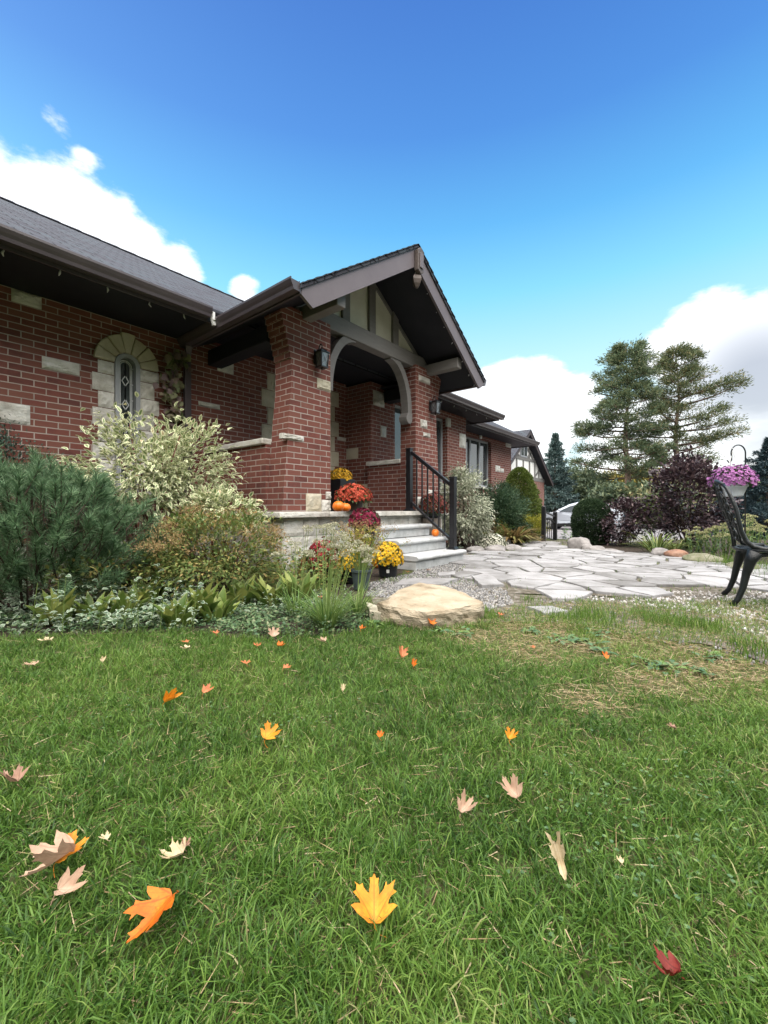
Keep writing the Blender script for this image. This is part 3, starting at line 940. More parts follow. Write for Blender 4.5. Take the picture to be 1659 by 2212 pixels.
pebbles('white_pebbles', gl((1240, 1292), (1390, 1280), (1560, 1279), (1659, 1276), (1900, 1290), (2200, 1380), (1800, 1430), (1659, 1400), (1560, 1330), (1400, 1312)), 3000, 0.004, 0.014, MT['pebble'], 7,
        lambda x, y, rng: nz2(x, y, 5.0, 1.0) + rng.uniform(-1.1, 0.8, x.shape) > 0.0)
pebbles('gravel', gl((1050, 1330), (1200, 1290), (1659, 1290), (1900, 1330), (1900, 1480), (1659, 1450), (1440, 1395), (1250, 1360)), 1300, 0.004, 0.011, MT['gravel'], 8)

# ================================================================ HOUSE
house = thing('brick_house', 'red brick bungalow with pale accent stones, grey shingle roof and arched gabled front porch', 'house', (4.6, 5.5, 0))

def wall_pieces(m, axis, a0, a1, b0, b1, z0, z1, holes):
    """wall along axis with rectangular openings (a, a, z, z)"""
    cuts = sorted(set([a0, a1] + [h[0] for h in holes] + [h[1] for h in holes]))
    for i in range(len(cuts) - 1):
        u, v = cuts[i], cuts[i + 1]
        hh = [h for h in holes if h[0] <= u + 1e-6 and h[1] >= v - 1e-6]
        spans = [(z0, z1)] if not hh else [(z0, hh[0][2]), (hh[0][3], z1)]
        for p, q in spans:
            if q - p < 1e-4: continue
            if axis == 'x': m.box(u, v, b0, b1, p, q)
            else: m.box(b0, b1, u, v, p, q)

W1X = PY(276, 800, 5.5).x            # centre of the leaded arched window
w1l, w1r = W1X - 0.135, W1X + 0.135
W1Z0, W1S = 0.95, 2.44               # sill, spring of the arch
DX0, DX1 = 4.05, 5.20
m = MB(); wall_pieces(m, 'x', -8.0, 5.64, 5.5, 5.75, 0.0, 3.05, [(w1l, w1r, W1Z0, W1S + 0.135), (DX0, DX1, 0.70, 2.95)])
m.build('wall', MT['brick'], house, world=True)
W2 = (6.33, 8.25, 1.1, 2.78)
m = MB(); wall_pieces(m, 'x', 5.64, 9.11, 4.9, 5.15, 0.0, 3.0, [W2])
m.box(5.64, 5.89, 5.15, 5.499, 0.0, 3.0)
m.box(8.86, 9.11, 5.15, 5.699, 0.0, 3.0)
m.build('wall', MT['brick'], house, world=True)
W3 = (10.45, 12.22, 1.36, 2.82)
m = MB(); wall_pieces(m, 'x', 9.11, 13.75, 5.7, 5.95, -0.35, 3.0, [W3])
m.box(13.5, 13.75, 5.95, 13.0, -0.35, 3.0)
m.build('wall', MT['brick'], house, world=True)
m = MB(); m.box(-8.0, -7.75, 5.75, 13.0, 0, 3.05); m.box(-8.0, 13.75, 13.0, 13.25, -0.35, 3.0)
m.prism_x([(5.6, 3.06), (9.0, 5.6), (12.4, 3.06)], -7.98, -7.8)
m.build('wall', MT['brick'], house, world=True)

# roofs
def roofsheet(name, polys, parent=house):
    m = MB()
    for p in polys:
        n = len(p)
        top = [Vector(q) for q in p]
        bot = [q - Vector((0, 0, 0.05)) for q in top]
        m.add(top + bot, [tuple(range(n)), tuple(reversed(range(n, 2 * n)))] + [(i, i + n, (i + 1) % n + n, (i + 1) % n) for i in range(n)])
    return m.build(name, MT['shingle'], parent, world=True, uvroof=True)
S1 = 0.6
rz = lambda y, y0, z0=3.055: z0 + S1 * (y - y0)
ra = roofsheet('roof', [[(-8.7, 4.57, rz(4.57, 4.6)), (6.2, 4.57, rz(4.57, 4.6)), (6.2, 9.0, rz(9, 4.6)), (-8.7, 9.0, rz(9, 4.6))],
                        [(-8.7, 9.0, rz(9, 4.6)), (6.2, 9.0, rz(9, 4.6)), (6.2, 13.6, rz(4.4, 4.6)), (-8.7, 13.6, rz(4.4, 4.6))]])
m = MB()
x = -8.7
while x < 5.9:                        # ridge cap shingles
    for sgn in (-1, 1):
        z = rz(9, 4.6)
        m.hexa([(x, 9, z + 0.005), (x + 0.34, 9, z + 0.012), (x + 0.34, 9 + sgn * 0.15, z - 0.078), (x, 9 + sgn * 0.15, z - 0.085),
                (x, 9, z + 0.022), (x + 0.34, 9, z + 0.036), (x + 0.34, 9 + sgn * 0.16, z - 0.062), (x, 9 + sgn * 0.16, z - 0.072)])
    x += 0.3
m.build('ridge_cap', MT['shingle'], ra, world=True)
roofsheet('roof', [[(5.6, 4.32, 3.04), (9.77, 4.32, 3.04), (5.9, 9.0, 5.66), (5.6, 9.0, 5.66)],
                   [(9.77, 4.32, 3.04), (9.77, 13.68, 3.04), (5.9, 9.0, 5.66)], [(9.77, 13.68, 3.04), (5.6, 13.68, 3.04), (5.6, 9.0, 5.66), (5.9, 9.0, 5.66)]])
roofsheet('roof', [[(8.6, 5.10, 3.04), (14.5, 5.10, 3.04), (10.6, 9.0, 5.38), (8.6, 9.0, 5.38)],
                   [(14.5, 5.10, 3.04), (14.5, 12.9, 3.04), (10.6, 9.0, 5.38)], [(14.5, 12.9, 3.04), (8.6, 12.9, 3.04), (8.6, 9.0, 5.38), (10.6, 9.0, 5.38)]])
# soffits, fascias, gutters
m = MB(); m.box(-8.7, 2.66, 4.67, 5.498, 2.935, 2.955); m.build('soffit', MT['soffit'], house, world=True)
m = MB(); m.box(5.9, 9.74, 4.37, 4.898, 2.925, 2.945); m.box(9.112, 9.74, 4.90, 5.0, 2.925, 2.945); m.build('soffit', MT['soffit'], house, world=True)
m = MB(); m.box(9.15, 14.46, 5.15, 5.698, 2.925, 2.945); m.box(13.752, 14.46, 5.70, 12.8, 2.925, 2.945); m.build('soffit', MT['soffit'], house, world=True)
m = MB(); m.box(-8.7, 2.66, 4.645, 4.668, 2.90, 3.05); m.build('fascia', MT['gutter'], house, world=True)
m = MB(); m.box(5.9, 9.76, 4.345, 4.368, 2.90, 3.03); m.box(9.74, 9.762, 4.37, 9.0, 2.90, 3.03); m.build('fascia', MT['gutter'], house, world=True)
m = MB(); m.box(9.2, 14.48, 5.125, 5.148, 2.90, 3.03); m.box(14.46, 14.482, 5.15, 12.8, 2.90, 3.03); m.build('fascia', MT['gutter'], house, world=True)
def kgutter(a0, a1, face, z, axis='x', sgn=-1):
    """ogee gutter profile run along an axis"""
    prof = [(0.0, 0.0), (0.075, 0.0), (0.082, 0.03), (0.098, 0.055), (0.112, 0.085), (0.112, 0.105), (0.10, 0.105), (0.10, 0.09), (0.012, 0.09), (0.0, 0.105)]
    m = MB()
    if axis == 'x': m.prism_x([(face + sgn * p, z + q) for p, q in prof], a0, a1)
    else: m.prism_y([(face + sgn * p, z + q) for p, q in prof], a0, a1)
    return m
kgutter(-8.7, 2.50, 4.643, 2.932).build('gutter', MT['gutter'], house, world=True)
kgutter(5.9, 9.86, 4.343, 2.93).build('gutter', MT['gutter'], house, world=True)
kgutter(9.8, 14.58, 5.123, 2.93).build('gutter', MT['gutter'], house, world=True)
m = MB(); m.box(2.505, 2.53, 4.54, 4.60, 2.90, 2.99); m.bar((2.515, 4.57, 2.93), (2.535, 4.57, 2.85), 0.035, 0.035)
m.build('gutter_outlet', MT['white'], house, world=True)
# downspout in the corner by the vine
m = MB(); m.box(2.60, 2.68, 5.40, 5.46, 0.15, 2.72); m.bar((2.64, 5.43, 2.70), (2.62, 5.34, 2.84), 0.075, 0.055); m.bar((2.64, 5.43, 0.17), (2.64, 5.30, 0.06), 0.075, 0.055)
for z in (0.9, 1.9): m.box(2.585, 2.695, 5.395, 5.497, z, z + 0.03)
m.build('downspout', MT['gutter'], house, bevel=0.006, world=True)

# rough faced stones let into the brick
def rock_face(m, x0, x1, z0, z1, y, proud, seed, axis='x', nx=7, nz=5):
    rng = random.Random(seed)
    vs, fs = [], []
    for i in range(nx + 1):
        for j in range(nz + 1):
            u, v = i / nx, j / nz
            edge = min(u, 1 - u) * nx < 0.5 or min(v, 1 - v) * nz < 0.5
            d = 0.006 if edge else proud * (0.45 + 0.9 * abs(mnoise.noise(Vector((u * 2.6 + seed, v * 2.2, seed * 1.7))))) + rng.uniform(-0.003, 0.003)
            vs.append((x0 + (x1 - x0) * u, y - d, z0 + (z1 - z0) * v))
    for i in range(nx):
        for j in range(nz):
            a = i * (nz + 1) + j
            fs.append((a, a + nz + 1, a + nz + 2, a + 1))
    k = len(vs)
    ring = [i * (nz + 1) for i in range(nx + 1)] + [nx * (nz + 1) + j for j in range(1, nz + 1)] + [i * (nz + 1) + nz for i in range(nx - 1, -1, -1)] + [j for j in range(nz - 1, 0, -1)]
    for r in ring:
        vs.append((vs[r][0], y + 0.03, vs[r][2]))
    n = len(ring)
    for i in range(n):
        fs.append((ring[i], k + i, k + (i + 1) % n, ring[(i + 1) % n]))
    if axis == 'y':                    # face looking along -x
        vs = [(b, a, c) for a, b, c in vs]
    m.add(vs, fs)
ROW = 0.0667
def accent(pxl, pxr, py, rows, Y, mat='limestone', parent=house, seed=0):
    a, b = PY(pxl, py, Y), PY(pxr, py, Y)
    mid = PY((pxl + pxr) / 2, py, Y).z
    z0 = round((mid - rows * ROW / 2) / ROW) * ROW + 0.004
    m = MB(); rock_face(m, a.x, b.x, z0, z0 + rows * ROW - 0.008, Y, 0.034, seed + int(pxl), nx=10, nz=7)
    return m.build('accent_stone', MT[mat], parent, world=True)
for a in [(27, 92, 643, 2, 5.5), (92, 173, 793, 2, 5.5), (-30, 66, 896, 3, 5.5), (470, 505, 789, 4, 5.5), (429, 475, 880, 1, 5.5), (-260, -180, 760, 2, 5.5), (-420, -330, 920, 3, 5.5),
          (720, 733, 938, 2, 5.49), (728, 747, 946, 1, 5.5), (766, 776, 830, 3, 4.9), (806, 830, 860, 4, 4.9), (822, 834, 936, 3, 4.9),
          (965, 973, 910, 3, 4.9), (992, 1005.4, 950, 5, 4.9), (1092, 1103.3, 960, 4, 5.7), (1070, 1080, 1012, 3, 5.7), (1080.5, 1088, 1016, 2, 5.7), (1071, 1080, 1053, 2, 5.7)]:
    if a[3] and a[0] not in (766, 720): accent(*a)
accent(408, 445, 1095, 3, 5.5)
m = MB(); m.box(-8.0, 2.9, 5.44, 5.499, 0.0, 0.40); m.build('foundation', MT['block'], house, world=True, bevel=0.008)
# quoin stones on the return wall that faces the porch
for (y0, y1, z0, r) in [(5.2, 5.495, 1.67, 3), (4.905, 5.1, 0.72, 4), (5.15, 5.3, 0.72, 4), (4.905, 5.15, 1.0, 3)]:
    m = MB(); rock_face(m, y0, y1, z0, z0 + r * ROW - 0.008, 5.64, 0.015, int(y0 * 100), axis='y')
    m.build('accent_stone', MT['cream_stone'], house, world=True)

# leaded arched window with stone surround
win = thing('window', None, None); win.parent = house
tag(win)
def arch_poly(xc, hw, z0, zs, n=10):
    return [(xc - hw, z0), (xc + hw, z0)] + [(xc + hw * math.cos(a), zs + hw * math.sin(a)) for a in [math.pi * i / n for i in range(n + 1)]]
def ring_prism(m, outer, inner, y0, y1):
    n = len(outer)
    vs = [(x, y0, z) for x, z in outer] + [(x, y0, z) for x, z in inner] + [(x, y1, z) for x, z in outer] + [(x, y1, z) for x, z in inner]
    fs = []
    for i in range(n):
        j = (i + 1) % n
        fs += [(i, j, n + j, n + i), (2 * n + i, 3 * n + i, 3 * n + j, 2 * n + j), (i, 2 * n + i, 2 * n + j, j), (n + i, n + j, 3 * n + j, 3 * n + i)]
    m.add(vs, fs)
bpy.data.objects.remove(win)
m = MB(); ring_prism(m, arch_poly(W1X, 0.133, W1Z0 + 0.002, W1S), arch_poly(W1X, 0.086, W1Z0 + 0.05, W1S), 5.475, 5.60)
win = m.build('window', MT['window_frame'], house, world=True)
m = MB(); m.prism_y(arch_poly(W1X, 0.086, W1Z0 + 0.05, W1S), 5.565, 5.575); m.build('pane', MT['glass'], win, world=True)
m = MB()
y = 5.561
def came(a, b, w=0.010): m.bar((a[0], y, a[1]), (b[0], y, b[1]), w, 0.006, up=(0, 1, 0))
for dx in (-0.07, -0.054, 0.054, 0.07):
    came((W1X + dx, W1Z0 + 0.08), (W1X + dx, W1S))
for z in np.arange(W1Z0 + 0.15, W1S, 0.19):
    came((W1X - 0.086, z), (W1X - 0.054, z)); came((W1X + 0.054, z), (W1X + 0.086, z))
for zc in (W1Z0 + 0.2, W1Z0 + 0.48, W1Z0 + 0.76, W1Z0 + 1.04, W1Z0 + 1.32):
    for s in (-1, 1):
        came((W1X + s * 0.036, zc), (W1X, zc + 0.06)); came((W1X + s * 0.036, zc), (W1X, zc - 0.06))
        came((W1X, zc + 0.06), (W1X + s * 0.0, zc + 0.22))
for r in (0.054, 0.07):
    pp = arc((W1X, W1S), r, 0, math.pi, 10)
    for i in range(10): came((pp[i][0], pp[i][2]), (pp[i + 1][0], pp[i + 1][2]))
m.build('leading', MT['lead'], win, world=True)
m = MB()                                # fills the corners behind the arch stones
out = [(w1l, W1S), (w1l, W1S + 0.19), (w1r, W1S + 0.19), (w1r, W1S)]
sur = {-1: MB(), 1: MB()}
k = 0
z = W1Z0 - 0.02
while z < W1S - 0.02:                   # jamb stones, long and short in turn
    h = (3 if k % 2 == 0 else 2.8) * ROW
    z1 = min(z + h, W1S)
    for s in (-1, 1):
        wd = (0.22 if (k + (s > 0)) % 2 == 0 else 0.165)
        a, b = (w1l - wd, w1l - 0.002) if s < 0 else (w1r + 0.002, w1r + wd)
        rock_face(sur[s], a, b, z, z1 - 0.008, 5.499, 0.03, k * 7 + s)
    z = z1; k += 1
for s in (-1, 1): sur[s].build('stone_jamb', MT['limestone'], win, world=True)
vo = MB()
nv = 7
for i in range(nv):                     # voussoirs
    a0, a1 = math.pi * i / nv + 0.012, math.pi * (i + 1) / nv - 0.012
    ro = 0.345 + (0.025 if i == nv // 2 else 0.0)
    q = []
    for yy, sh in ((5.46, 0.0), (5.53, 0.0)):
        for (r, a) in ((0.138, a0), (ro, a0), (ro, (a0 + a1) / 2), (ro, a1), (0.138, a1), (0.138, (a0 + a1) / 2)):
            q.append((W1X + r * math.cos(a), yy + (0.012 * math.sin(i * 2.3 + r * 9)), W1S + r * math.sin(a)))
    vo.add(q, [(0, 1, 2, 5), (5, 2, 3, 4), (0, 6, 7, 1), (1, 7, 8, 2), (2, 8, 9, 3), (3, 9, 10, 4), (4, 10, 11, 5), (5, 11, 6, 0)])
vo.build('stone_arch', MT['cream_stone'], win, world=True, bevel=0.012)

def sash_window(x0, x1, z0, z1, y, lights, parent=house):
    m = MB()
    t = 0.055
    m.box(x0, x1, y, y + 0.07, z0, z0 + t); m.box(x0, x1, y, y + 0.07, z1 - t, z1)
    step = (x1 - x0) / lights
    for i in range(lights + 1):
        xc = x0 + i * step
        a, b = max(x0, xc - t * 0.8), min(x1, xc + t * 0.8)
        if i == 0: a, b = x0, x0 + t
        if i == lights: a, b = x1 - t, x1
        m.box(a, b, y - 0.003, y + 0.073, z0 + t, z1 - t)
    w = m.build('window', MT['window_frame'], parent, world=True, bevel=0.008)
    for i in range(lights):
        xc = x0 + i * step
        g = MB(); g.box(xc + 0.05, xc + step - 0.05, y + 0.035, y + 0.045, z0 + 0.05, z1 - 0.05)
        g.build('pane', MT['glass'], w, world=True)
    g = MB(); g.box(x0 - 0.03, x1 + 0.03, y - 0.17, y - 0.002, z0 - 0.06, z0 - 0.002); g.build('sill', MT['limestone'], w, world=True, bevel=0.008)
    return w
sash_window(W2[0] + 0.002, W2[1] - 0.002, W2[2] + 0.06, W2[3] - 0.002, 5.02, 2)
sash_window(W3[0] + 0.002, W3[1] - 0.002, W3[2] + 0.06, W3[3] - 0.002, 5.80, 3)
m = MB(); m.box(W3[0] + 0.95, W3[0] + 1.05, 5.65, 5.697, 2.82, 2.92); m.build('alarm_box', MT['white'], house, world=True, bevel=0.006)

# front door deep in the porch
m = MB(); wall_pieces(m, 'x', DX0 + 0.002, DX1 - 0.002, 5.60, 5.68, 0.71, 2.94, [(DX0 + 0.09, DX1 - 0.09, 0.71, 2.6)])
dr = m.build('front_door', MT['trim'], house, world=True)
m = MB(); m.box(DX0 + 0.092, DX1 - 0.092, 5.635, 5.675, 0.715, 2.598)
for zz in (0.95, 1.75):
    for xx in (DX0 + 0.2, DX0 + 0.62): m.box(xx, xx + 0.33, 5.622, 5.636, zz, zz + 0.6)
m.build('door_leaf', MT['door'], dr, world=True, bevel=0.008)
m = MB(); m.tube([(DX1 - 0.18, 5.63, 1.70), (DX1 - 0.18, 5.57, 1.70), (DX1 - 0.28, 5.57, 1.70)], 0.012); m.build('handle', MT['bronze'], dr, world=True)
dj = {-1: MB(), 1: MB()}
z, k = 0.72, 0
while z < 2.7:
    for s in (-1, 1):
        wd = 0.24 if (k + (s > 0)) % 2 == 0 else 0.14
        a, b = (DX0 - wd, DX0 - 0.002) if s < 0 else (DX1 + 0.002, DX1 + wd)
        rock_face(dj[s], a, b, z, z + 0.258, 5.499, 0.02, k * 5 + s)
    z += 0.267; k += 1
for s in (-1, 1): dj[s].build('stone_jamb', MT['cream_stone'], dr, world=True)
#@@PART3
# ================================================================ PORCH
PC = 4.59                              # centre line of the porch
FZ = 0.715                             # porch floor
def slab_with_nose(name, x0, x1, y0, y1, z0, z1, mat, parent):
    m = MB(); m.box(x0, x1, y0, y1, z0, z1)
    return m.build(name, mat, parent, world=True, bevel=0.012)
m = MB(); m.box(2.92, 6.28, 3.83, 5.498, 0.0, 0.655)
m.build('stone_base', MT['block'], house, world=True, bevel=0.01)
# individual rough stones of the base front and left end
rng = random.Random(5)
z = 0.02
row = 0
rows = [0.21, 0.20, 0.21]
m = MB()
for h in rows:
    x = 2.925
    while x < 6.2:
        w = rng.uniform(0.24, 0.62)
        x1 = min(x + w, 6.27)
        if 6.27 - x1 < 0.16: x1 = 6.27
        rock_face(m, x + 0.004, x1 - 0.004, z + 0.004, z + h - 0.006, 3.83, 0.022, int(x * 37) + row)
        x = x1
    y = 3.83
    while y < 5.4:
        y1 = min(y + rng.uniform(0.25, 0.5), 5.49)
        rock_face(m, y + 0.004, y1 - 0.004, z + 0.004, z + h - 0.006, 2.92, 0.02, int(y * 31) + row, axis='y')
        y = y1
    z += h + 0.005; row += 1
m.build('base_stonework', MT['limestone'], house, world=True)
pf = slab_with_nose('porch_floor', 2.84, 6.34, 3.76, 5.49, 0.657, FZ, MT['concrete'], house)
m = MB()
x = 2.82
while x < 6.3:                          # natural edge coping stones
    w = rng.uniform(0.35, 0.75)
    x1 = min(6.36, x + w)
    m.hexa([(x + .004, 3.735 + rng.uniform(-.012, .012), 0.655), (x1 - .004, 3.735 + rng.uniform(-.012, .012), 0.655), (x1 - .004, 4.05, 0.655), (x + .004, 4.05, 0.655),
            (x + .004, 3.745 + rng.uniform(-.012, .012), FZ + .006), (x1 - .004, 3.745 + rng.uniform(-.012, .012), FZ + .006), (x1 - .004, 4.05, FZ + .006), (x + .004, 4.05, FZ + .006)])
    x = x1
m.build('coping', MT['limestone'], pf, world=True, bevel=0.01)

def xo(z):                              # outer edge of a battered pillar, offset from the inner edge
    pts = [(0.72, 0.735), (1.60, 0.655), (2.15, 0.605), (2.42, 0.60), (2.80, 0.71), (3.05, 0.77)]
    for (a, va), (b, vb) in zip(pts, pts[1:]):
        if z <= b: return va + (vb - va) * (z - a) / (b - a)
    return pts[-1][1]
def pillar(side):
    inner = PC - 0.923 if side < 0 else PC + 0.923
    out, z = [], 0.722
    rr = random.Random(3 + side)
    rown = math.ceil(0.722 / ROW)
    zs = [0.722] + [k * ROW for k in range(rown, 46) if k * ROW < 3.04] + [3.04]
    for a, b in zip(zs, zs[1:]):
        o = inner + side * (xo((a + b) / 2) + rr.uniform(-0.004, 0.004))
        out += [(o, a), (o, b)]
    poly = [(inner, 0.722)] + out + [(inner, 3.04)]
    m = MB(); m.prism_y(poly, 3.85, 4.15)
    p = m.build('porch_pillar', MT['brick'], house, world=True)
    return p, inner
pl, inl = pillar(-1)
pr, inr = pillar(1)
def pstone(parent, x0, x1, z0, rows, Y=3.85, seed=0, mat='limestone', wrap=None):
    m = MB(); rock_face(m, x0, x1, z0, z0 + rows * ROW - 0.008, Y, 0.034, seed, nx=9, nz=7)
    if wrap is not None:
        rock_face(m, 3.83, 3.83 + wrap[1], z0, z0 + rows * ROW - 0.008, wrap[0], 0.015, seed + 1, axis='y')
    return m.build('accent_stone', MT[mat], parent, world=True)
q = lambda z: round(z / ROW) * ROW + 0.004
# left pillar stones read off the photograph
pstone(pl, 3.27, 3.51, 0.724, 3.3, seed=11, mat='cream_stone')
pstone(pl, 3.515, inl - 0.003, 0.724, 2.2, seed=12)
pstone(pl, 3.585, inl - 0.003, 0.724 + 2.25 * ROW, 1.5, seed=13)
pstone(pl, PY(612, 944, 3.85).x - 0.02, PY(656, 944, 3.85).x, q(1.565), 1, seed=14, wrap=(PY(612, 944, 3.85).x - 0.005, 0.08))
pstone(pl, PY(685, 829, 3.85).x, inl - 0.003, q(2.18), 2, seed=15, mat='cream_stone')
# right pillar stones
pstone(pr, PY(904, 822, 3.85).x, PY(928, 822, 3.85).x, q(2.83), 1.5, seed=21)
pstone(pr, PY(908, 915, 3.85).x, PY(922, 915, 3.85).x, q(2.05), 2, seed=22)
pstone(pr, PY(914, 940, 3.85).x, PY(929, 940, 3.85).x, q(1.93), 1, seed=23)
pstone(pr, inr + 0.003, inr + 0.28, 0.724, 3.5, seed=24)
pstone(pr, inr + 0.285, inr + 0.66, 0.724, 2, seed=25, mat='cream_stone')
pstone(pr, inr + 0.33, inr + 0.52, 0.724 + 3.5 * ROW, 1.8, seed=26)
# low side walls with coping
for (a, b) in ((2.93, 3.15), (5.55, 5.77)):
    y1 = 5.497 if a < 4 else 4.897
    m = MB(); m.box(a, b, 4.153, y1, 0.72, 1.50)
    lw = m.build('low_wall', MT['brick'], house, world=True)
    m = MB(); m.box(a - 0.05, b + 0.05, 4.153, y1, 1.502, 1.57)
    m.build('coping', MT['limestone'], lw, world=True, bevel=0.012)
# beams, posts of the gable and ceiling
m = MB(); m.box(inl - 0.5, inr + 0.5, 3.90, 4.06, 3.02, 3.235)
bmo = m.build('porch_beam', MT['trim'], house, world=True, bevel=0.01)
for a in (2.95, 5.99):
    m = MB(); m.box(a, a + 0.2, 4.16, 5.49, 2.70, 2.90); m.build('side_beam', MT['soffit'], house, world=True, bevel=0.01)
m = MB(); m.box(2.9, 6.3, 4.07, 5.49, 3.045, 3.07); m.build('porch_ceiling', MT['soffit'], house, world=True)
HS, AZ, SL = 1.92, 4.21, 0.675
ru = lambda x, d: AZ - SL * abs(x - PC) - d
m = MB(); m.prism_y([(PC - 1.35, 3.238), (PC + 1.35, 3.238), (PC + 1.35, ru(PC + 1.35, .17)), (PC, AZ - .17), (PC - 1.35, ru(PC - 1.35, .17))], 3.975, 4.03)
gp = m.build('gable_panel', MT['stucco'], house, world=True)
for xc in (PC - 0.55, PC - 0.02, PC + 0.52):
    w = 0.065
    m = MB(); m.prism_y([(xc - w, 3.238), (xc + w, 3.238), (xc + w, ru(xc + w, .172)), (xc if abs(xc - PC) < w else xc, AZ - .172 - SL * max(0, abs(xc - PC) - 0) if abs(xc - PC) >= w else AZ - .172), (xc - w, ru(xc - w, .172))], 3.93, 3.974)
    m.build('gable_stud', MT['trim'], house, world=True)
for s in (-1, 1):                       # rafters lying against the soffit
    m = MB()
    m.prism_y([(PC, AZ - .172), (PC + s * 1.45, ru(PC + 1.45, .172)), (PC + s * 1.45, ru(PC + 1.45, .235)), (PC, AZ - .235)], 3.955, 3.973)
    m.build('gable_rafter', MT['trim'], house, world=True)
# curved braces with a scroll foot
for s in (-1, 1):
    xi = inl if s < 0 else inr
    cx_, cz_ = xi - s * 0.56, 2.30       # arc centre
    outer = [(xi - s * 0.002, 2.20), (xi - s * 0.002, 3.018)]
    inner = []
    pts_o, pts_i = [], []
    n = 14
    for i in range(n + 1):
        a = R(88) * i / n
        pts_i.append((cx_ + s * 0.45 * math.cos(a), cz_ + 0.70 * math.sin(a)))
        pts_o.append((cx_ + s * 0.555 * math.cos(a), cz_ + 0.80 * math.sin(a)))
    pts_o = [(x, min(z, 3.017)) for x, z in pts_o]
    m = MB()
    for i in range(n):
        a, b, c, d = pts_i[i], pts_o[i], pts_o[i + 1], pts_i[i + 1]
        vs = [(p[0], y, p[1]) for y in (3.92, 4.05) for p in (a, b, c, d)]
        fs = [(0, 1, 5, 4), (2, 3, 7, 6), (1, 2, 6, 5), (3, 0, 4, 7)]
        if True: fs += [(3, 2, 1, 0), (4, 5, 6, 7)]
        m.add(vs, fs)
    xa, xb = cx_ + s * 0.45, cx_ + s * 0.555
    x0, x1 = min(xa, xb), max(xa, xb)
    m.box(x0, x1, 3.92, 4.05, 2.26, 2.299)
    m2 = MB()
    sc = [(xi - s * 0.005, 2.26)] + [(xi - s * 0.085 + s * 0.08 * math.cos(t), 2.18 + 0.085 * math.sin(t)) for t in [R(15) - R(205) * k / 12 for k in range(13)]] + [(xi - s * 0.13, 2.26)]
    m2.prism_y(sc, 3.905, 4.06)
    br = m.build('arch_brace', MT['trim'], house, world=True)
    if s > 0: m2.build('scroll_foot', MT['trim'], br, world=True, bevel=0.008)
# outriggers under the overhang
for s in (-1, 1):
    xc = PC + s * 1.30
    zt = ru(xc + s * 0.07, .17)
    m = MB(); m.box(xc - 0.065, xc + 0.065, 3.28, 3.92, zt - 0.16, zt - 0.004)
    m.build('outrigger', MT['trim'], house, world=True, bevel=0.008)
# roof of the porch
m = MB()
for s in (-1, 1):
    m.prism_y([(PC, AZ), (PC + s * (HS + .03), AZ - SL * (HS + .03)), (PC + s * (HS + .03), AZ - SL * (HS + .03) - .035), (PC, AZ - .035)], 3.165, 6.75)
pro = m.build('porch_roof', MT['shingle'], house, world=True, uvroof=True)
m = MB()
for s in (-1, 1):                        # wavy shingle ends along the rake
    u = 0.0
    while u < HS:
        x0, x1 = PC + s * u, PC + s * min(HS + .03, u + 0.118)
        z0, z1 = AZ - SL * u, AZ - SL * min(HS + .03, u + 0.118)
        m.hexa([(x0, 3.155, z0 + .002), (x1, 3.150, z1 + .006), (x1, 3.45, z1 + .006), (x0, 3.45, z0 + .002), (x0, 3.155, z0 + .008), (x1, 3.150, z1 + .019), (x1, 3.45, z1 + .019), (x0, 3.45, z0 + .008)])
        u += 0.118
m.build('shingle_edge', MT['shingle'], pro, world=True)
m = MB()
for s in (-1, 1):
    m.prism_y([(PC, AZ - .04), (PC + s * HS, AZ - SL * HS - .04), (PC + s * HS, AZ - SL * HS - .075), (PC + s * 1.35, ru(PC + 1.35, .165)), (PC, AZ - .165)], 3.222, 5.49)
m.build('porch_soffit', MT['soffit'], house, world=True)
for s in (-1, 1):
    e = PC + s * (HS + .01)
    m = MB()
    dz = 0.235
    m.prism_y([(PC + s * 0.001, AZ - .037), (e, AZ - SL * (HS + .01) - .037), (e, AZ - SL * (HS + .01) - 0.10), (e - s * 0.14, AZ - SL * (HS - .13) - .037 - dz), (PC + s * 0.001, AZ - .037 - dz)], 3.185, 3.220)
    m.build('bargeboard', MT['barge'], house, world=True)
# ornament at the peak
m = MB()
m.prism_y([(PC - .065, AZ - .10), (PC, AZ - .055), (PC + .065, AZ - .10), (PC + .065, AZ - .36), (PC, AZ - .40), (PC - .065, AZ - .36)], 3.12, 3.184)
fin = m.build('finial', MT['bronze'], house, world=True, bevel=0.006)
m = MB()
m.prism_y([(PC - .035, AZ - .14), (PC + .035, AZ - .14), (PC + .035, AZ - .33), (PC - .035, AZ - .33)], 3.105, 3.119)
m.build('inset_panel', MT['barge'], fin, world=True, bevel=0.005)
m = MB()
m.lathe([(0.004, -0.57), (0.03, -0.55), (0.06, -0.51), (0.076, -0.46), (0.07, -0.42), (0.045, -0.395)], (PC, 3.19, AZ), 4)
m.build('drop', MT['bronze'], fin, world=True, bevel=0.01)
# porch gutters
kgutter(3.19, 5.47, PC - HS - .03, AZ - SL * HS - .085, axis='y', sgn=-1).build('gutter', MT['gutter'], house, world=True)
kgutter(3.19, 4.30, PC + HS + .03, AZ - SL * HS - .085, axis='y', sgn=1).build('gutter', MT['gutter'], house, world=True)
for s in (-1, 1):
    m = MB()
    e = PC + s * (HS + .005)
    m.box(min(e, e + s * .022), max(e, e + s * .022), 3.19, 5.47 if s < 0 else 4.3, AZ - SL * HS - .10, AZ - SL * HS - .042)
    m.build('fascia', MT['gutter'], house, world=True)

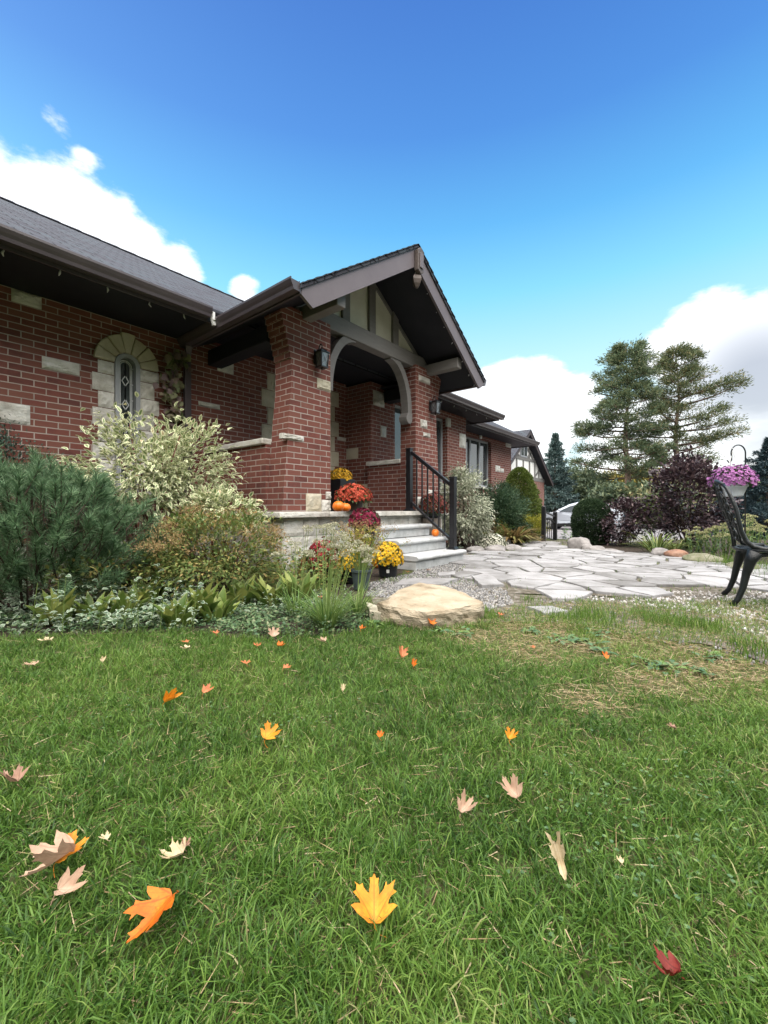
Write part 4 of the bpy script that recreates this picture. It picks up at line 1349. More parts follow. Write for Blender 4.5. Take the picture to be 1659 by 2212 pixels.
# lanterns
def lantern(label, loc):
    t = thing('wall_lantern', label, 'lantern', loc, group='coach lanterns on the porch pillars')
    t.scale = (.86, .86, .86)
    m = MB(); m.box(-.045, .045, -.018, -.001, -.09, .11); m.build('backplate', MT['black'], t, bevel=.006)
    m = MB(); m.tube([(0, -.018, .03), (0, -.05, .09), (0, -.075, .16), (0, -.105, .175), (0, -.125, .15), (0, -.12, .11)], [.008, .008, .008, .008, .007, .006], 8)
    m.tube([(0, -.02, .06), (0, -.04, .045), (0, -.055, .07), (0, -.04, .085)], .005, 6)
    m.build('arm', MT['black'], t, smooth=True)
    m = MB()
    cy = -.12
    for sx in (-1, 1):
        for sy in (-1, 1):
            m.bar((sx * .052, cy + sy * .052, -.145), (sx * .068, cy + sy * .068, .05), .011, .011)
    m.box(-.066, .066, cy - .066, cy + .066, -.158, -.143)
    m.box(-.078, .078, cy - .078, cy + .078, .048, .062)
    m.lathe([(.10, .062), (.09, .072), (.035, .10), (.018, .108), (.012, .118), (.006, .124)], (0, cy, 0), 4)
    m.lathe([(.004, -.185), (.014, -.175), (.018, -.165), (.014, -.158)], (0, cy, 0), 8)
    for sx in (-1, 1):                   # crossed wire guards
        m.tube([(sx * .055, cy - .060, -.13), (-sx * .064, cy - .072, .04)], .003, 5)
        m.tube([(-.060 , cy + sx * .055, -.13), (-.072, cy - sx * .064, .04)], .003, 5)
        m.tube([(.060 , cy + sx * .055, -.13), (.072, cy - sx * .064, .04)], .003, 5)
    m.build('cage', MT['black'], t)
    m = MB(); m.hexa([(-.046, cy - .046, -.142), (.046, cy - .046, -.142), (.046, cy + .046, -.142), (-.046, cy + .046, -.142), (-.060, cy - .060, .047), (.060, cy - .060, .047), (.060, cy + .060, .047), (-.060, cy + .060, .047)])
    m.build('glass', MT['lantern_glass'], t)
    return t
pL, pR = PY(683, 775, 3.85), PY(929, 878, 3.85)
lantern('black coach lantern with crossed guards on the near left porch pillar', (pL.x, 3.849, pL.z))
lantern('black coach lantern on the far right porch pillar, beside the arch', (pR.x, 3.849, pR.z))

# string lights clipped under the eaves
def light_string(label, pts, drop=0.05):
    t = thing('light_string', label, 'string lights', pts[0], group='string lights under the eaves')
    o = Vector(pts[0])
    m = MB(); m.tube([Vector(p) - o for p in pts], 0.003, 5); m.build('cord', MT['black'], t)
    rr = random.Random(len(pts))
    for p in pts:
        m = MB()
        c = Vector(p) - o
        m.tube([c, c + Vector((rr.uniform(-.012, .012), rr.uniform(-.012, .012), -drop * .5)), c + Vector((rr.uniform(-.02, .02), rr.uniform(-.02, .02), -drop))], [.006, .009, .003], 6)
        m.build('bulb', MT['bulb'], t, smooth=True)
light_string('row of small pale bulbs under the long left eave', [(PY(a, 600, 4.74).x, 4.74, 2.93) for a in (-60, 12, 133, 234, 325, 398)])
light_string('row of small bulbs along the right slope of the porch gable', [(PC + s, 3.30, AZ - SL * abs(s) - .135) for s in (0.15, .42, .66, .88, 1.12, 1.42, 1.66, 1.84)], .035)
light_string('few small bulbs along the left slope of the porch gable', [(PC - s, 3.30, AZ - SL * abs(s) - .135) for s in (1.75, 1.15, 1.0, .9, .5)], .035)
light_string('row of tiny bulbs under the shorter eave right of the porch', [(x, 4.46, 2.92) for x in (6.9, 7.3, 7.8, 8.3, 8.8, 9.3)], .04)

# climbing vine beside the downspout
def vine():
    t = thing('climbing_vine', 'vine with green and purplish leaves climbing beside the brown downspout', 'vine', (2.48, 5.47, 0.0))
    rng = np.random.default_rng(4)
    m = MB()
    path = [(0.02 * math.sin(i), -0.02, 0.02 + i * 0.19) for i in range(15)]
    m.tube(path, [.012 - .0006 * i for i in range(15)], 6)
    m.build('stem', MT['twig'], t, smooth=True)
    n = 230
    z = rng.uniform(1.15, 2.76, n)
    P = np.c_[rng.normal(-.01, .062, n) + .03 * np.sin(z * 5) - 0.03 * (z - 2), rng.uniform(-.10, -.03, n), z]
    D = np.c_[rng.normal(0, .6, n), rng.uniform(-.5, -.1, n), rng.uniform(-1.2, -.2, n)]
    V, T, E = leaves(P, D, rng.uniform(.07, .12, n), rng.uniform(.07, .11, n), droop=.2, rng=rng, upb=.3, w1=1.0, w2=.85)
    # tone follows height: green above, purple below
    npmesh('foliage', V, T, MT['vine'], t)
vine()

# ================================================================ STEPS, RAILING
def steps():
    t = thing('concrete_steps', 'three pale grey precast concrete steps up to the porch', 'steps', (4.8, 3.3, 0))
    for i, (y0, z1) in enumerate(((2.95, .175), (3.24, .35), (3.53, .53))):
        m = MB()
        z0 = 0.0 if i == 0 else z1 - .172
        m.box(4.23, 5.42, y0, 3.735, z0, z1 - .06)
        st = m.build('step', MT['concrete'], t, world=True, bevel=.006)
        m = MB()
        prof = [(y0 + .3 if i < 2 else 3.735, z1 - .059), (y0 - .01, z1 - .059)] + [(y0 - .012 - .030 * math.sin(a), z1 - .031 - .028 * math.cos(a)) for a in [math.pi * k / 8 for k in range(9)]] + [(y0 + .02, z1), (3.735, z1), (3.735, z1 - .059)]
        m.prism_x(prof[1:], 4.215, 5.435)
        m.build('tread', MT['concrete'], st, world=True)
    return t
steps()
def stair_rail():
    t = thing('stair_railing', 'black metal stair railing on the right side of the concrete steps', 'railing', (5.33, 3.1, 0))
    X = 5.33
    ya, yb = 3.84, 3.07
    za, zb = FZ + .008, .176
    def post(y, z0, h):
        m = MB(); m.box(X - .04, X + .04, y - .04, y + .04, z0 + .006, z0 + h)
        p = m.build('post', MT['black'], t, world=True, bevel=.004)
        m = MB(); m.box(X - .046, X + .046, y - .046, y + .046, z0 + h + .001, z0 + h + .02); m.build('post_cap', MT['black'], p, world=True, bevel=.006)
        m = MB(); m.box(X - .07, X + .07, y - .07, y + .07, z0, z0 + .012)
        m.hexa([(X - .06, y - .06, z0 + .012), (X + .06, y - .06, z0 + .012), (X + .06, y + .06, z0 + .012), (X - .06, y + .06, z0 + .012), (X - .042, y - .042, z0 + .04), (X + .042, y - .042, z0 + .04), (X + .042, y + .042, z0 + .04), (X - .042, y + .042, z0 + .04)])
        m.build('base_plate', MT['black'], p, world=True)
    post(ya, za, .95); post(yb, zb, 1.02)
    m = MB(); m.bar((X, ya - .04, za + .90), (X, yb + .04, zb + .93), .045, .05); m.build('handrail', MT['black'], t, world=True, bevel=.006)
    m = MB(); m.bar((X, ya - .04, za + .13), (X, yb + .04, zb + .14), .035, .035); m.build('lower_rail', MT['black'], t, world=True, bevel=.004)
    for k in range(1, 7):
        f = k / 7
        y = ya - .04 + (yb - ya + .08) * f
        a, b = za + .13 + (zb - za + .01) * f, za + .90 + (zb - za + .03) * f
        m = MB(); m.box(X - .009, X + .009, y - .009, y + .009, a, b); m.build('baluster', MT['black'], t, world=True)
stair_rail()
def far_rail():
    t = thing('path_railing', 'short black metal railing with scrollwork at the far end of the flagstone path', 'railing', (10.2, 3.3, 0))
    Y = 3.3
    x0, x1 = 9.84, 10.66
    for x, z0, h in ((x0, 0.02, .78), (x1, -.10, .77)):
        m = MB(); m.box(x - .042, x + .042, Y - .042, Y + .042, z0, z0 + h); m.lathe([(.055, z0 + h + .001), (.055, z0 + h + .015), (.02, z0 + h + .03)], (x, Y, 0), 4)
        m.build('post', MT['black'], t, world=True, bevel=.004)
    n = 12
    top = [(x0 + (x1 - x0) * i / n, Y, .70 - .13 * i / n) for i in range(n + 1)]
    mid = [(x, y, z - .17 + .07 * math.sin(math.pi * i / n)) for i, (x, y, z) in enumerate(top)]
    low = [(x, y, z - .58) for x, y, z in top]
    for nm, pp, r in (('handrail', top, .022), ('middle_rail', mid, .014), ('lower_rail', low, .014)):
        m = MB(); m.tube(pp, r, 6); m.build(nm, MT['black'], t, world=True)
    for k in range(1, 6):
        i = k * 2
        m = MB(); m.bar(low[i], mid[i], .014, .014); m.build('baluster', MT['black'], t, world=True)
    for c, r in ((4, .055), (8, .055)):
        m = MB()
        cc = Vector(mid[c]) - Vector((0, 0, .12))
        m.tube([cc + Vector((r * (1 - k / 26) * math.cos(k * .5), 0, r * (1 - k / 26) * math.sin(k * .5))) for k in range(22)], .009, 5)
        m.build('scroll', MT['black'], t, world=True)
far_rail()

# ================================================================ GARAGE
gar = thing('garage', 'far brick garage with half timbered white gable and dark steep roof', 'garage', (24.5, 10.0, -.36))
gY, gA, gS, gX = 9.4, 5.4, 0.72, 24.5
hw = 4.1
m = MB(); wall_pieces(m, 'x', gX - 3.6, gX + 3.6, gY, gY + .25, -.4, 2.55, [(gX - 2.4, gX + 2.4, -.4, 1.9)])
m.box(gX + 3.35, gX + 3.6, gY + .25, 17, -.4, 2.5); m.box(gX - 3.6, gX - 3.35, gY + .25, 17, -.4, 2.5); m.box(gX - 3.6, gX + 3.6, 17, 17.25, -.4, 2.5)
m.build('wall', MT['brick'], gar, world=True)
gu = lambda x, d: gA - gS * abs(x - gX) - d
m = MB(); m.prism_y([(gX - 3.6, 2.56), (gX + 3.6, 2.56), (gX + 3.6, gu(gX + 3.6, .2)), (gX, gA - .2), (gX - 3.6, gu(gX - 3.6, .2))], gY + .03, gY + .2)
m.build('gable_panel', MT['white_stucco'], gar, world=True)
m = MB()
m.box(gX - 3.6, gX + 3.6, gY - .03, gY + .028, 2.50, 2.72)
m.build('gable_beam', MT['trim'], gar, world=True)
m = MB(); m.box(gX - 2.0, gX + 2.0, gY - .02, gY + .028, 3.65, 3.80); m.build('gable_beam', MT['trim'], gar, world=True)
for xc, z0, z1 in ((-1.9, 2.721, 3.649), (-1.0, 2.721, 3.649), (0.0, 2.721, 3.649), (1.0, 2.721, 3.649), (1.9, 2.721, 3.649), (-.95, 3.801, 4.45), (.95, 3.801, 4.45), (2.6, 2.721, 3.25), (-2.6, 2.721, 3.25)):
    m = MB(); m.box(gX + xc - .07, gX + xc + .07, gY - .015, gY + .028, z0, z1); m.build('gable_stud', MT['trim'], gar, world=True)
for s in (-1, 1):
    for a, b in (((1.85, 2.75), (2.75, 3.25)), ((.5, 3.75), (1.35, 4.25)), ((-.1 + .6, 4.45), (1.7, 3.75))):
        m = MB(); m.bar((gX + s * a[0], gY + .006, a[1]), (gX + s * b[0], gY + .006, b[1]), .13, .03, up=(0, 1, 0)); m.build('gable_brace', MT['trim'], gar, world=True)
sw = MB(); sw.box(gX - .5, gX + .5, gY - .04, gY + .028, 3.81, 4.75)
sw = sw.build('window', MT['window_frame'], gar, world=True)
for s in (-1, 1):
    m = MB(); m.box(gX + s * .24 - .18, gX + s * .24 + .18, gY - .05, gY - .041, 3.90, 4.66); m.build('pane', MT['glass'], sw, world=True)
m = MB()
for s in (-1, 1):
    m.prism_y([(gX, gA), (gX + s * hw, gA - gS * hw), (gX + s * hw, gA - gS * hw - .06), (gX, gA - .06)], gY - .45, 17.6)
m.build('roof', MT['shingle'], gar, world=True, uvroof=True)
for s in (-1, 1):
    m = MB(); m.prism_y([(gX + s * .001, gA - .065), (gX + s * hw, gA - gS * hw - .065), (gX + s * (hw - .02), gA - gS * hw - .25), (gX + s * .001, gA - .28)], gY - .43, gY - .39)
    m.build('bargeboard', MT['gutter'], gar, world=True)
    m = MB(); m.prism_y([(gX, gA - .07), (gX + s * (hw - .03), gA - gS * (hw - .03) - .07), (gX + s * (hw - .03), gA - gS * (hw - .03) - .19), (gX, gA - .19)], gY - .385, gY + .02)
    m.build('soffit', MT['soffit'], gar, world=True)
m = MB(); m.box(gX - 2.398, gX + 2.398, gY + .1, gY + .15, -.36, 1.898)
for k in range(4): m.box(gX - 2.39, gX + 2.39, gY + .085, gY + .099, -.33 + k * .55, .17 + k * .55)
m.build('garage_door', MT['gutter'], gar, world=True)

# ================================================================ CAR
def car():
    t = thing('parked_car', 'silver blue hatchback parked on the driveway beyond the path railing', 'car', (24.6, 6.4, float(gz(24.6)) + .008), rz=R(90))
    # local x: +x is the nose; z up
    Lh = 2.15
    prof = [(-2.1, .45), (-2.12, .75), (-2.02, 1.0), (-1.75, 1.20), (-1.35, 1.40), (-.7, 1.49), (-.1, 1.47), (.3, 1.36), (.75, 1.13), (1.02, .97), (1.5, .87), (1.9, .77), (2.1, .66), (2.15, .45), (2.1, .25), (-2.05, .27)]
    def hwid(x, z):
        w = .87 - .02 * abs(x) ** 2 * .6
        if abs(x) > 1.6: w -= .10 * (abs(x) - 1.6) / .5
        if z > .95: w -= (z - .95) * .42
        if z < .4: w -= (.4 - z) * .3
        return max(w, .45)
    m = MB()
    # side skins with intermediate belt rows
    n = len(prof)
    vs = []
    for x, z in prof:
        w = hwid(x, z)
        vs += [(x * .985, -w * .86, z + .0), (x, -w * .97, z - (.035 if z > .5 else -.02)), (x, w * .97, z - (.035 if z > .5 else -.02)), (x * .985, w * .86, z)]
    fs = []
    for i in range(n):
        j = (i + 1) % n
        for k in range(3):
            fs.append((i * 4 + k, j * 4 + k, j * 4 + k + 1, i * 4 + k + 1))
    cr = len(vs)
    beltx = [p[0] for p in prof]
    belt = [(-1.98, 1.0), (1.0, .975)]
    for s in (-1, 1):
        up = [p for p in prof if p[1] > 1.0] + [belt[1], belt[0]]
        lo_ = [belt[0], belt[1]] + [p for p in prof if p[1] <= 1.0 and p[0] > 1.01] + [(2.1, .25)][:0] + [p for p in prof if p[1] <= 1.0 and p[0] < -1.0]
        for pg in (up, lo_):
            c0 = len(vs)
            for x, z in pg:
                vs.append((x, s * hwid(x, z) * .97, z - (.035 if z > .5 else -.02)))
            fs.append(tuple(range(c0, len(vs))))
    m.add(vs, fs)
    m.build('body', MT['car'], t, smooth=False)
    gl_ = [(-1.45, 1.02), (-1.25, 1.30), (-.7, 1.40), (-.1, 1.385), (.28, 1.27), (.72, 1.04)]
    for s in (-1, 1):
        for a, b in ((-1.4, -.55), (-.47, .70)):
            pts = [(x, z) for x, z in gl_ if a < x < b]
            def zt(x):
                for (xa, za), (xb, zb) in zip(gl_, gl_[1:]):
                    if xa <= x <= xb: return za + (zb - za) * (x - xa) / (xb - xa)
                return 1.03
            poly = [(a, 1.0)] + [(a, zt(a))] + pts + [(b, zt(b)), (b, 1.0)]
            m = MB()
            k = len(poly)
            m.add([(x, s * (hwid(x, z) * .97 + .016), z - .03) for x, z in poly] + [(x, s * (hwid(x, z) * .97 - .02), z - .03) for x, z in poly],
                  [tuple(range(k)), tuple(reversed(range(k, 2 * k)))] + [(i, i + k, (i + 1) % k + k, (i + 1) % k) for i in range(k)])
            m.build('side_window', MT['car_glass'], t)
        m = MB(); m.hexa([(.62, s * .86, .99), (.78, s * .86, .99), (.78, s * 1.02, 1.01), (.64, s * 1.02, 1.01), (.62, s * .86, 1.08), (.74, s * .86, 1.08), (.74, s * 1.02, 1.12), (.64, s * 1.02, 1.12)])
        m.build('mirror', MT['car'], t, bevel=.02)
        m = MB(); m.box(1.75, 2.06, s * .62 - .12, s * .62 + .12, .62, .76); m.build('headlight', MT['lantern_glass'], t, bevel=.03)
        m = MB(); m.box(-.30, -.14, s * .872 - .012, s * .872 + .012, .83, .86); m.build('door_handle', MT['car'], t, bevel=.005)
        for wx in (-1.28, 1.32):
            m = MB()
            ringp = [(.33 * math.cos(a), .33 * math.sin(a)) for a in [2 * math.pi * i / 28 for i in range(28)]]
            m.prism_y([(wx + a, .32 + b) for a, b in ringp], s * .80 - .09, s * .80 + .09)
            w = m.build('wheel', MT['rubber'], t, bevel=.02)
            m = MB()
            m.prism_y([(wx + a * .62, .32 + b * .62) for a, b in ringp], s * .895 - .006, s * .895 + .006)
            m.build('rim', MT['alloy'], w, bevel=.004)
    m = MB(); m.hexa([(.33, -.60, 1.345), (.80, -.70, 1.125), (.80, .70, 1.125), (.33, .60, 1.345), (.36, -.60, 1.36), (.83, -.70, 1.14), (.83, .70, 1.14), (.36, .60, 1.36)])
    m.build('windscreen', MT['car_glass'], t)
    m = MB(); m.box(-2.0, 2.0, -.80, -.78, .17, .30); m.box(-2.0, 2.0, .78, .80, .17, .30); m.build('sill', MT['rubber'], t)
car()

# ================================================================ CHAIR
def chair():
    t = thing('garden_chair', 'ornate black cast metal garden chair at the right edge of the path', 'chair', (4.46, -.10, 0), rz=R(6))
    X0, X1 = 4.22, 4.70
    # cabriole legs
    def leg(pts, r):
        m = MB(); m.tube(pts, r, 8); return m.build('leg', MT['iron'], t, world=True, smooth=True)
    for X in (X0, X1):
        sx = -1 if X == X0 else 1
        leg([(X, -.13, .43), (X, -.10, .36), (X, -.075, .26), (X + sx * .005, -.055, .15), (X + sx * .01, -.025, .06), (X + sx * .012, .015, .008)], [.052, .038, .027, .022, .019, .021])
        leg([(X, -.46, .43), (X, -.52, .36), (X, -.53, .26), (X, -.52, .15), (X, -.545, .06), (X, -.58, .008)], [.050, .036, .024, .020, .017, .021])
        m = MB(); m.prism_x([(-.08, .425), (-.08, .34), (-.14, .39), (-.30, .41), (-.44, .39), (-.50, .34), (-.50, .425)], X - .012, X + .012)
        m.build('apron', MT['iron'], t, world=True, bevel=.004)
    # seat rim and pierced seat
    def seat_ring(f):
        return [(4.46 + .27 * f * math.copysign(abs(math.cos(a)) ** .6, math.cos(a)), -.27 + .25 * f * math.copysign(abs(math.sin(a)) ** .6, math.sin(a))) for a in [2 * math.pi * i / 36 for i in range(36)]]
    m = MB()
    o, i_ = seat_ring(1.0), seat_ring(.86)
    n = 36
    vs = [(x, y, .428) for x, y in o] + [(x, y, .448) for x, y in o] + [(x, y, .446) for x, y in i_] + [(x, y, .430) for x, y in i_]
    fs = []
    for k in range(n):
        j = (k + 1) % n
        for a in range(4):
            b = (a + 1) % 4
            fs.append((a * n + k, a * n + j, b * n + j, b * n + k))
    m.add(vs, fs)
    s = m.build('seat', MT['iron'], t, world=True, bevel=.003)
    m = MB()
    for k in range(-7, 8):
        d = k * .034
        for sg in (-1, 1):
            p = []
            for q in np.linspace(-.36, .36, 40):
                x, y = q * .7071 + d, sg * q * .7071
                if abs(x) < .235 and abs(y) < .215 and (abs(x / .24) ** 3 + abs(y / .22) ** 3) < 1: p.append((4.46 + x, -.27 + y, .438 + .002 * sg))
            if len(p) > 2: m.bar(p[0], p[-1], .012, .006)
    m.build('seat_lattice', MT['iron'], s, world=True)
    # back: two sweeping stiles, arched top rail, scrollwork
    def yb(z): return -.06 + .115 * sm(.45, .98, z)
    for X, sx in ((X0, -1), (X1, 1)):
        pts = [(X - sx * 0.0, -.25, .447), (X, -.17, .452), (X, -.115, .468), (X, -.075, .505), (X, -.045, .58), (X, -.030, .66), (X - sx * .005, -.015, .75), (X - sx * .02, .012, .84), (X - sx * .05, .035, .91), (X - sx * .10, .055, .945)]
        m = MB(); m.tube(pts, [.018, .020, .020, .018, .016, .015, .015, .014, .014, .013], 8); m.build('back_stile', MT['iron'], t, world=True, smooth=True)
    m = MB()
    pts = []
    for k in range(13):
        a = k / 12
        x = X0 + .10 + (X1 - X0 - .20) * a
        pts.append((x, .055 + .035 * math.sin(math.pi * a), .945 + .035 * math.sin(math.pi * a)))
    m.tube(pts, .015, 8); m.build('top_rail', MT['iron'], t, world=True, smooth=True)
    m = MB()
    def spiral(cx, cz, r, sg, turns=1.6, a0=0.0):
        pp = []
        for k in range(26):
            f = k / 25
            a = a0 + sg * f * turns * 2 * math.pi
            rr = r * (1 - .78 * f)
            x, z = cx + rr * math.cos(a), cz + rr * math.sin(a)
            b = .045 * math.cos((x - 4.46) / .24 * 1.4)
            pp.append((x, -.06 + float(.115 * sm(.45, .98, z)) + max(0, b) - .01, z))
        m.tube(pp, .0075, 6)
    for s in (-1, 1):
        for cx, cz, r in ((.115, .56, .075), (.12, .70, .07), (.10, .83, .065), (.05, .63, .045), (.045, .77, .05), (.06, .90, .04), (.17, .63, .03), (.165, .77, .03)):
            spiral(4.46 + s * cx, cz, r, s, 1.5, 0 if s > 0 else math.pi)
    m.tube([(4.46, float(yb(z)) + .035, z) for z in np.linspace(.45, .97, 9)], .011, 6)
    for s in (-1, 1):
        m.tube([(4.46 + s * (.05 + .06 * math.sin(3.0 * q)), float(yb(.46 + .5 * q)) + .03, .46 + .5 * q) for q in np.linspace(0, 1, 12)], .008, 6)
        m.tube([(4.46 + s * (.19 - .05 * q * q), float(yb(.5 + .4 * q)) + .01, .5 + .4 * q) for q in np.linspace(0, 1, 8)], .008, 6)
    m.build('back_scrollwork', MT['iron'], t, world=True, smooth=True)
chair()
#@@PART4
# ================================================================ FLOWERS AND POTS
def rosettes(P, N, r, rng, npet=9, layers=2):
    """many petalled flower heads"""
    n = len(P)
    N = unit(N)
    A = unit(np.cross(N, unit(rng.normal(0, 1, (n, 3)))))
    B = np.cross(N, A)
    parts = []
    r = np.broadcast_to(np.asarray(r, float), (n,))[:, None]
    for l in range(layers):
        f = (1.0, .62, .36)[l]
        lift = (.10, .42, .75)[l]
        for k in range(npet):
            a = 2 * math.pi * (k + .5 * l) / npet + rng.uniform(0, .3)
            d = A * math.cos(a) + B * math.sin(a)
            s = -A * math.sin(a) + B * math.cos(a)
            c = P + N * r * .05 * l
            tip = P + d * r * f + N * r * lift
            mid = P + d * r * f * .6 + N * r * (lift * .45 + .04)
            w = r * f * .30
            V = np.stack([c, mid + s * w, tip, mid - s * w], 1).reshape(-1, 3)
            T = (np.arange(n)[:, None, None] * 4 + np.array([[0, 1, 2], [0, 2, 3]])[None]).reshape(-1, 3)
            parts.append((V, T))
    # interleave so that every head stays together
    return cat(parts)

def dome(n, rx, ry, h, rng, zmin=.05, jit=.05):
    i = np.arange(n) + .5
    z = 1 - (1 - zmin) * i / n
    a = i * 2.399963
    q = np.sqrt(1 - z * z)
    p = np.c_[q * np.cos(a), q * np.sin(a), z] * (1 + rng.normal(0, jit, (n, 1)))
    nrm = p / np.array([rx, ry, h])
    return p * np.array([rx, ry, h]), unit(nrm)

def mum(label, loc, rx, h, petal, nfl, rfl, pot=None, seed=1, group='potted chrysanthemums', zmin=.0, catg='flowers', name='chrysanthemum', zoff=None):
    rng = np.random.default_rng(seed)
    t = thing(name, label, catg, loc, group=group)
    z0 = 0.0
    if pot:
        kind, r0, r1, ph, mat = pot
        m = MB()
        if kind == 'round':
            m.lathe([(r0 * .9, 0), (r0, .01), (r1 * .96, ph - .03), (r1 * 1.05, ph - .03), (r1 * 1.05, ph), (r1 * .95, ph), (r1 * .9, ph - .03)], seg=24)
            m.build('pot', MT[mat], t, smooth=False, bevel=.004)
        else:
            m.hexa([(-r0, -r0, 0), (r0, -r0, 0), (r0, r0, 0), (-r0, r0, 0), (-r1, -r1, ph), (r1, -r1, ph), (r1, r1, ph), (-r1, r1, ph)])
            m.build('pot', MT[mat], t, bevel=.012)
        z0 = ph
    if zoff is not None: z0 = zoff
    # foliage
    n = int(900 * (rx / .25) ** 2)
    p, nr = dome(n, rx * .93, rx * .93, h * .93, rng, -.35 if zmin <= 0 else -.1, .06)
    p *= rng.uniform(.55, 1, (n, 1)) ** .5
    V, T, E = leaves(p + [0, 0, z0], nr + rng.normal(0, .6, (n, 3)), rng.uniform(.03, .055, n), rng.uniform(.014, .026, n), rng=rng)
    k = V[:, 2] > (0.0)
    npmesh('foliage', V, T, MT['mumleaf'], t, {'edge': E})
    lob = 1 + .09 * np.sin(3 * np.arange(nfl) * 2.399 + seed)
    p, nr = dome(nfl, rx, rx, h, rng, zmin - .22, .06)
    p = p * (1 + .05 * nz2(p[:, 0], p[:, 1], 14 / max(.2, rx) * .3, seed)[:, None])
    N = nr + rng.normal(0, .28, (nfl, 3))
    V, T = rosettes(p + [0, 0, z0], N, rng.uniform(.75, 1.15, nfl) * rfl, rng)
    o = npmesh('blossom', V, T, MT[petal], t)
    o['kind'] = 'stuff'
    m = MB()
    for k in range(9):
        a = k * 2.4
        m.tube([(0.02 * math.cos(a), .02 * math.sin(a), max(0, z0 - .02)), (rx * .5 * math.cos(a), rx * .5 * math.sin(a), z0 + h * .6)], [.006, .003], 5)
    m.build('stem', MT['greenstem'], t)
    return t

FL = FZ + .008
a = PD(735, 1030, 5.9)
mum('golden yellow chrysanthemum in a tall square black planter beside the left porch pillar', (a.x, a.y, FL), .155, .13, 'petal_gold', 150, .024, ('square', .13, .15, .44, 'black'), 1, zoff=.46)
a = PD(764, 1100, 5.35)
mum('orange red chrysanthemum in a pot on the porch floor above the steps', (a.x, a.y, FL), .215, .17, 'petal_orange', 210, .027, ('round', .10, .125, .15, 'pot_brown'), 2, zoff=.17)
a = PD(788, 1130, 4.72)
mum('magenta burgundy chrysanthemum on the stone ledge left of the top step', (a.x, a.y, .33), .165, .15, 'petal_burgundy', 130, .028, ('round', .10, .13, .25, 'pot_black'), 3, zoff=.27)
a = PD(700, 1200, 4.35)
mum('deep crimson chrysanthemum half hidden behind the tall chive stems', (a.x, a.y, .0), .20, .22, 'petal_crimson', 170, .027, ('round', .11, .14, .17, 'pot_black'), 4, zoff=.20)
a = PD(757, 1212, 4.3)
mum('small yellow and orange chrysanthemum behind the grey green pot of dried stalks', (a.x, a.y, .0), .15, .16, 'petal_yellow', 110, .024, ('round', .10, .12, .15, 'pot_black'), 5, zoff=.17)
a = PD(838, 1215, 4.65)
mum('bright yellow chrysanthemum in a black nursery pot at the foot of the steps', (a.x, a.y, .008), .165, .18, 'petal_yellow', 150, .027, ('round', .095, .115, .17, 'pot_black'), 6, zoff=.19)
m = MB(); m.box(-.016, .016, -.003, 0, -.018, .018)
a2 = Vector((a.x, a.y, 0)); d = -a2.normalized()
lb = m.build('price_sticker', MT['white'], bpy.data.objects['chrysanthemum.005'])
lb.location = (d.x * .107, d.y * .107, .075); lb.rotation_euler = (0, 0, math.atan2(d.y, d.x) + R(90))
a = PD(935, 1100, 6.75)
mum('rust red chrysanthemum standing on a log behind the stair railing', (a.x, a.y, .615), .235, .25, 'petal_rust', 220, .027, ('round', .12, .14, .10, 'pot_black'), 7, zoff=.13)
a = G(1064, 1186)
mum('low white chrysanthemum among the edging boulders right of the steps', (a.x, a.y, .0), .265, .24, 'petal_white', 260, .026, None, 8, zoff=.05, group='garden chrysanthemums')

# hanging basket on a shepherd's hook
hb = PD(1582, 1050, 5.3)
b = mum('pink mauve chrysanthemum in a white hanging pot on a hook behind the garden chair', (hb.x, hb.y, .91), .235, .225, 'petal_pink', 330, .023, ('round', .105, .15, .15, 'pot_white'), 9, zmin=.16, zoff=.15, group=None, catg='hanging basket', name='hanging_basket')
m = MB()
for k in range(3):
    an = k * 2.094 + .4
    m.tube([(.14 * math.cos(an), .14 * math.sin(an), .15), (0, 0, .56)], .0035, 5)
m.tube([(0, 0, .56), (.012, 0, .585), (0, 0, .61), (-.014, 0, .595)], .004, 5)
m.build('hanger', MT['white'], b)
hk = thing('shepherds_hook', 'thin black shepherd hook pole holding the pink hanging basket', 'plant hook', (hb.x + .16 * SA, hb.y - .16 * CA, 0))
m = MB()
ux, uy = -SA, CA
pts = [(0, 0, -.05), (0, 0, 1.0), (0, 0, 1.45)]
for k in range(1, 13):
    an = math.pi * k / 12 * 1.12
    rr = .09
    pts.append((ux * (rr - rr * math.cos(an)), uy * (rr - rr * math.cos(an)), 1.45 + rr * 1.15 * math.sin(an)))
e = pts[-1]
pts += [(e[0] - ux * .0, e[1], e[2] - .05), (e[0] + ux * .03, e[1] + uy * .03, e[2] - .08), (e[0] + ux * .055, e[1] + uy * .055, e[2] - .05)]
m.tube(pts, .008, 7)
m.build('pole', MT['black'], hk, smooth=True)
m = MB(); m.tube([(-.08 * SA, .08 * CA, .02), (0, 0, .14), (.08 * SA, -.08 * CA, .02)], .006, 6); m.build('foot', MT['black'], hk)

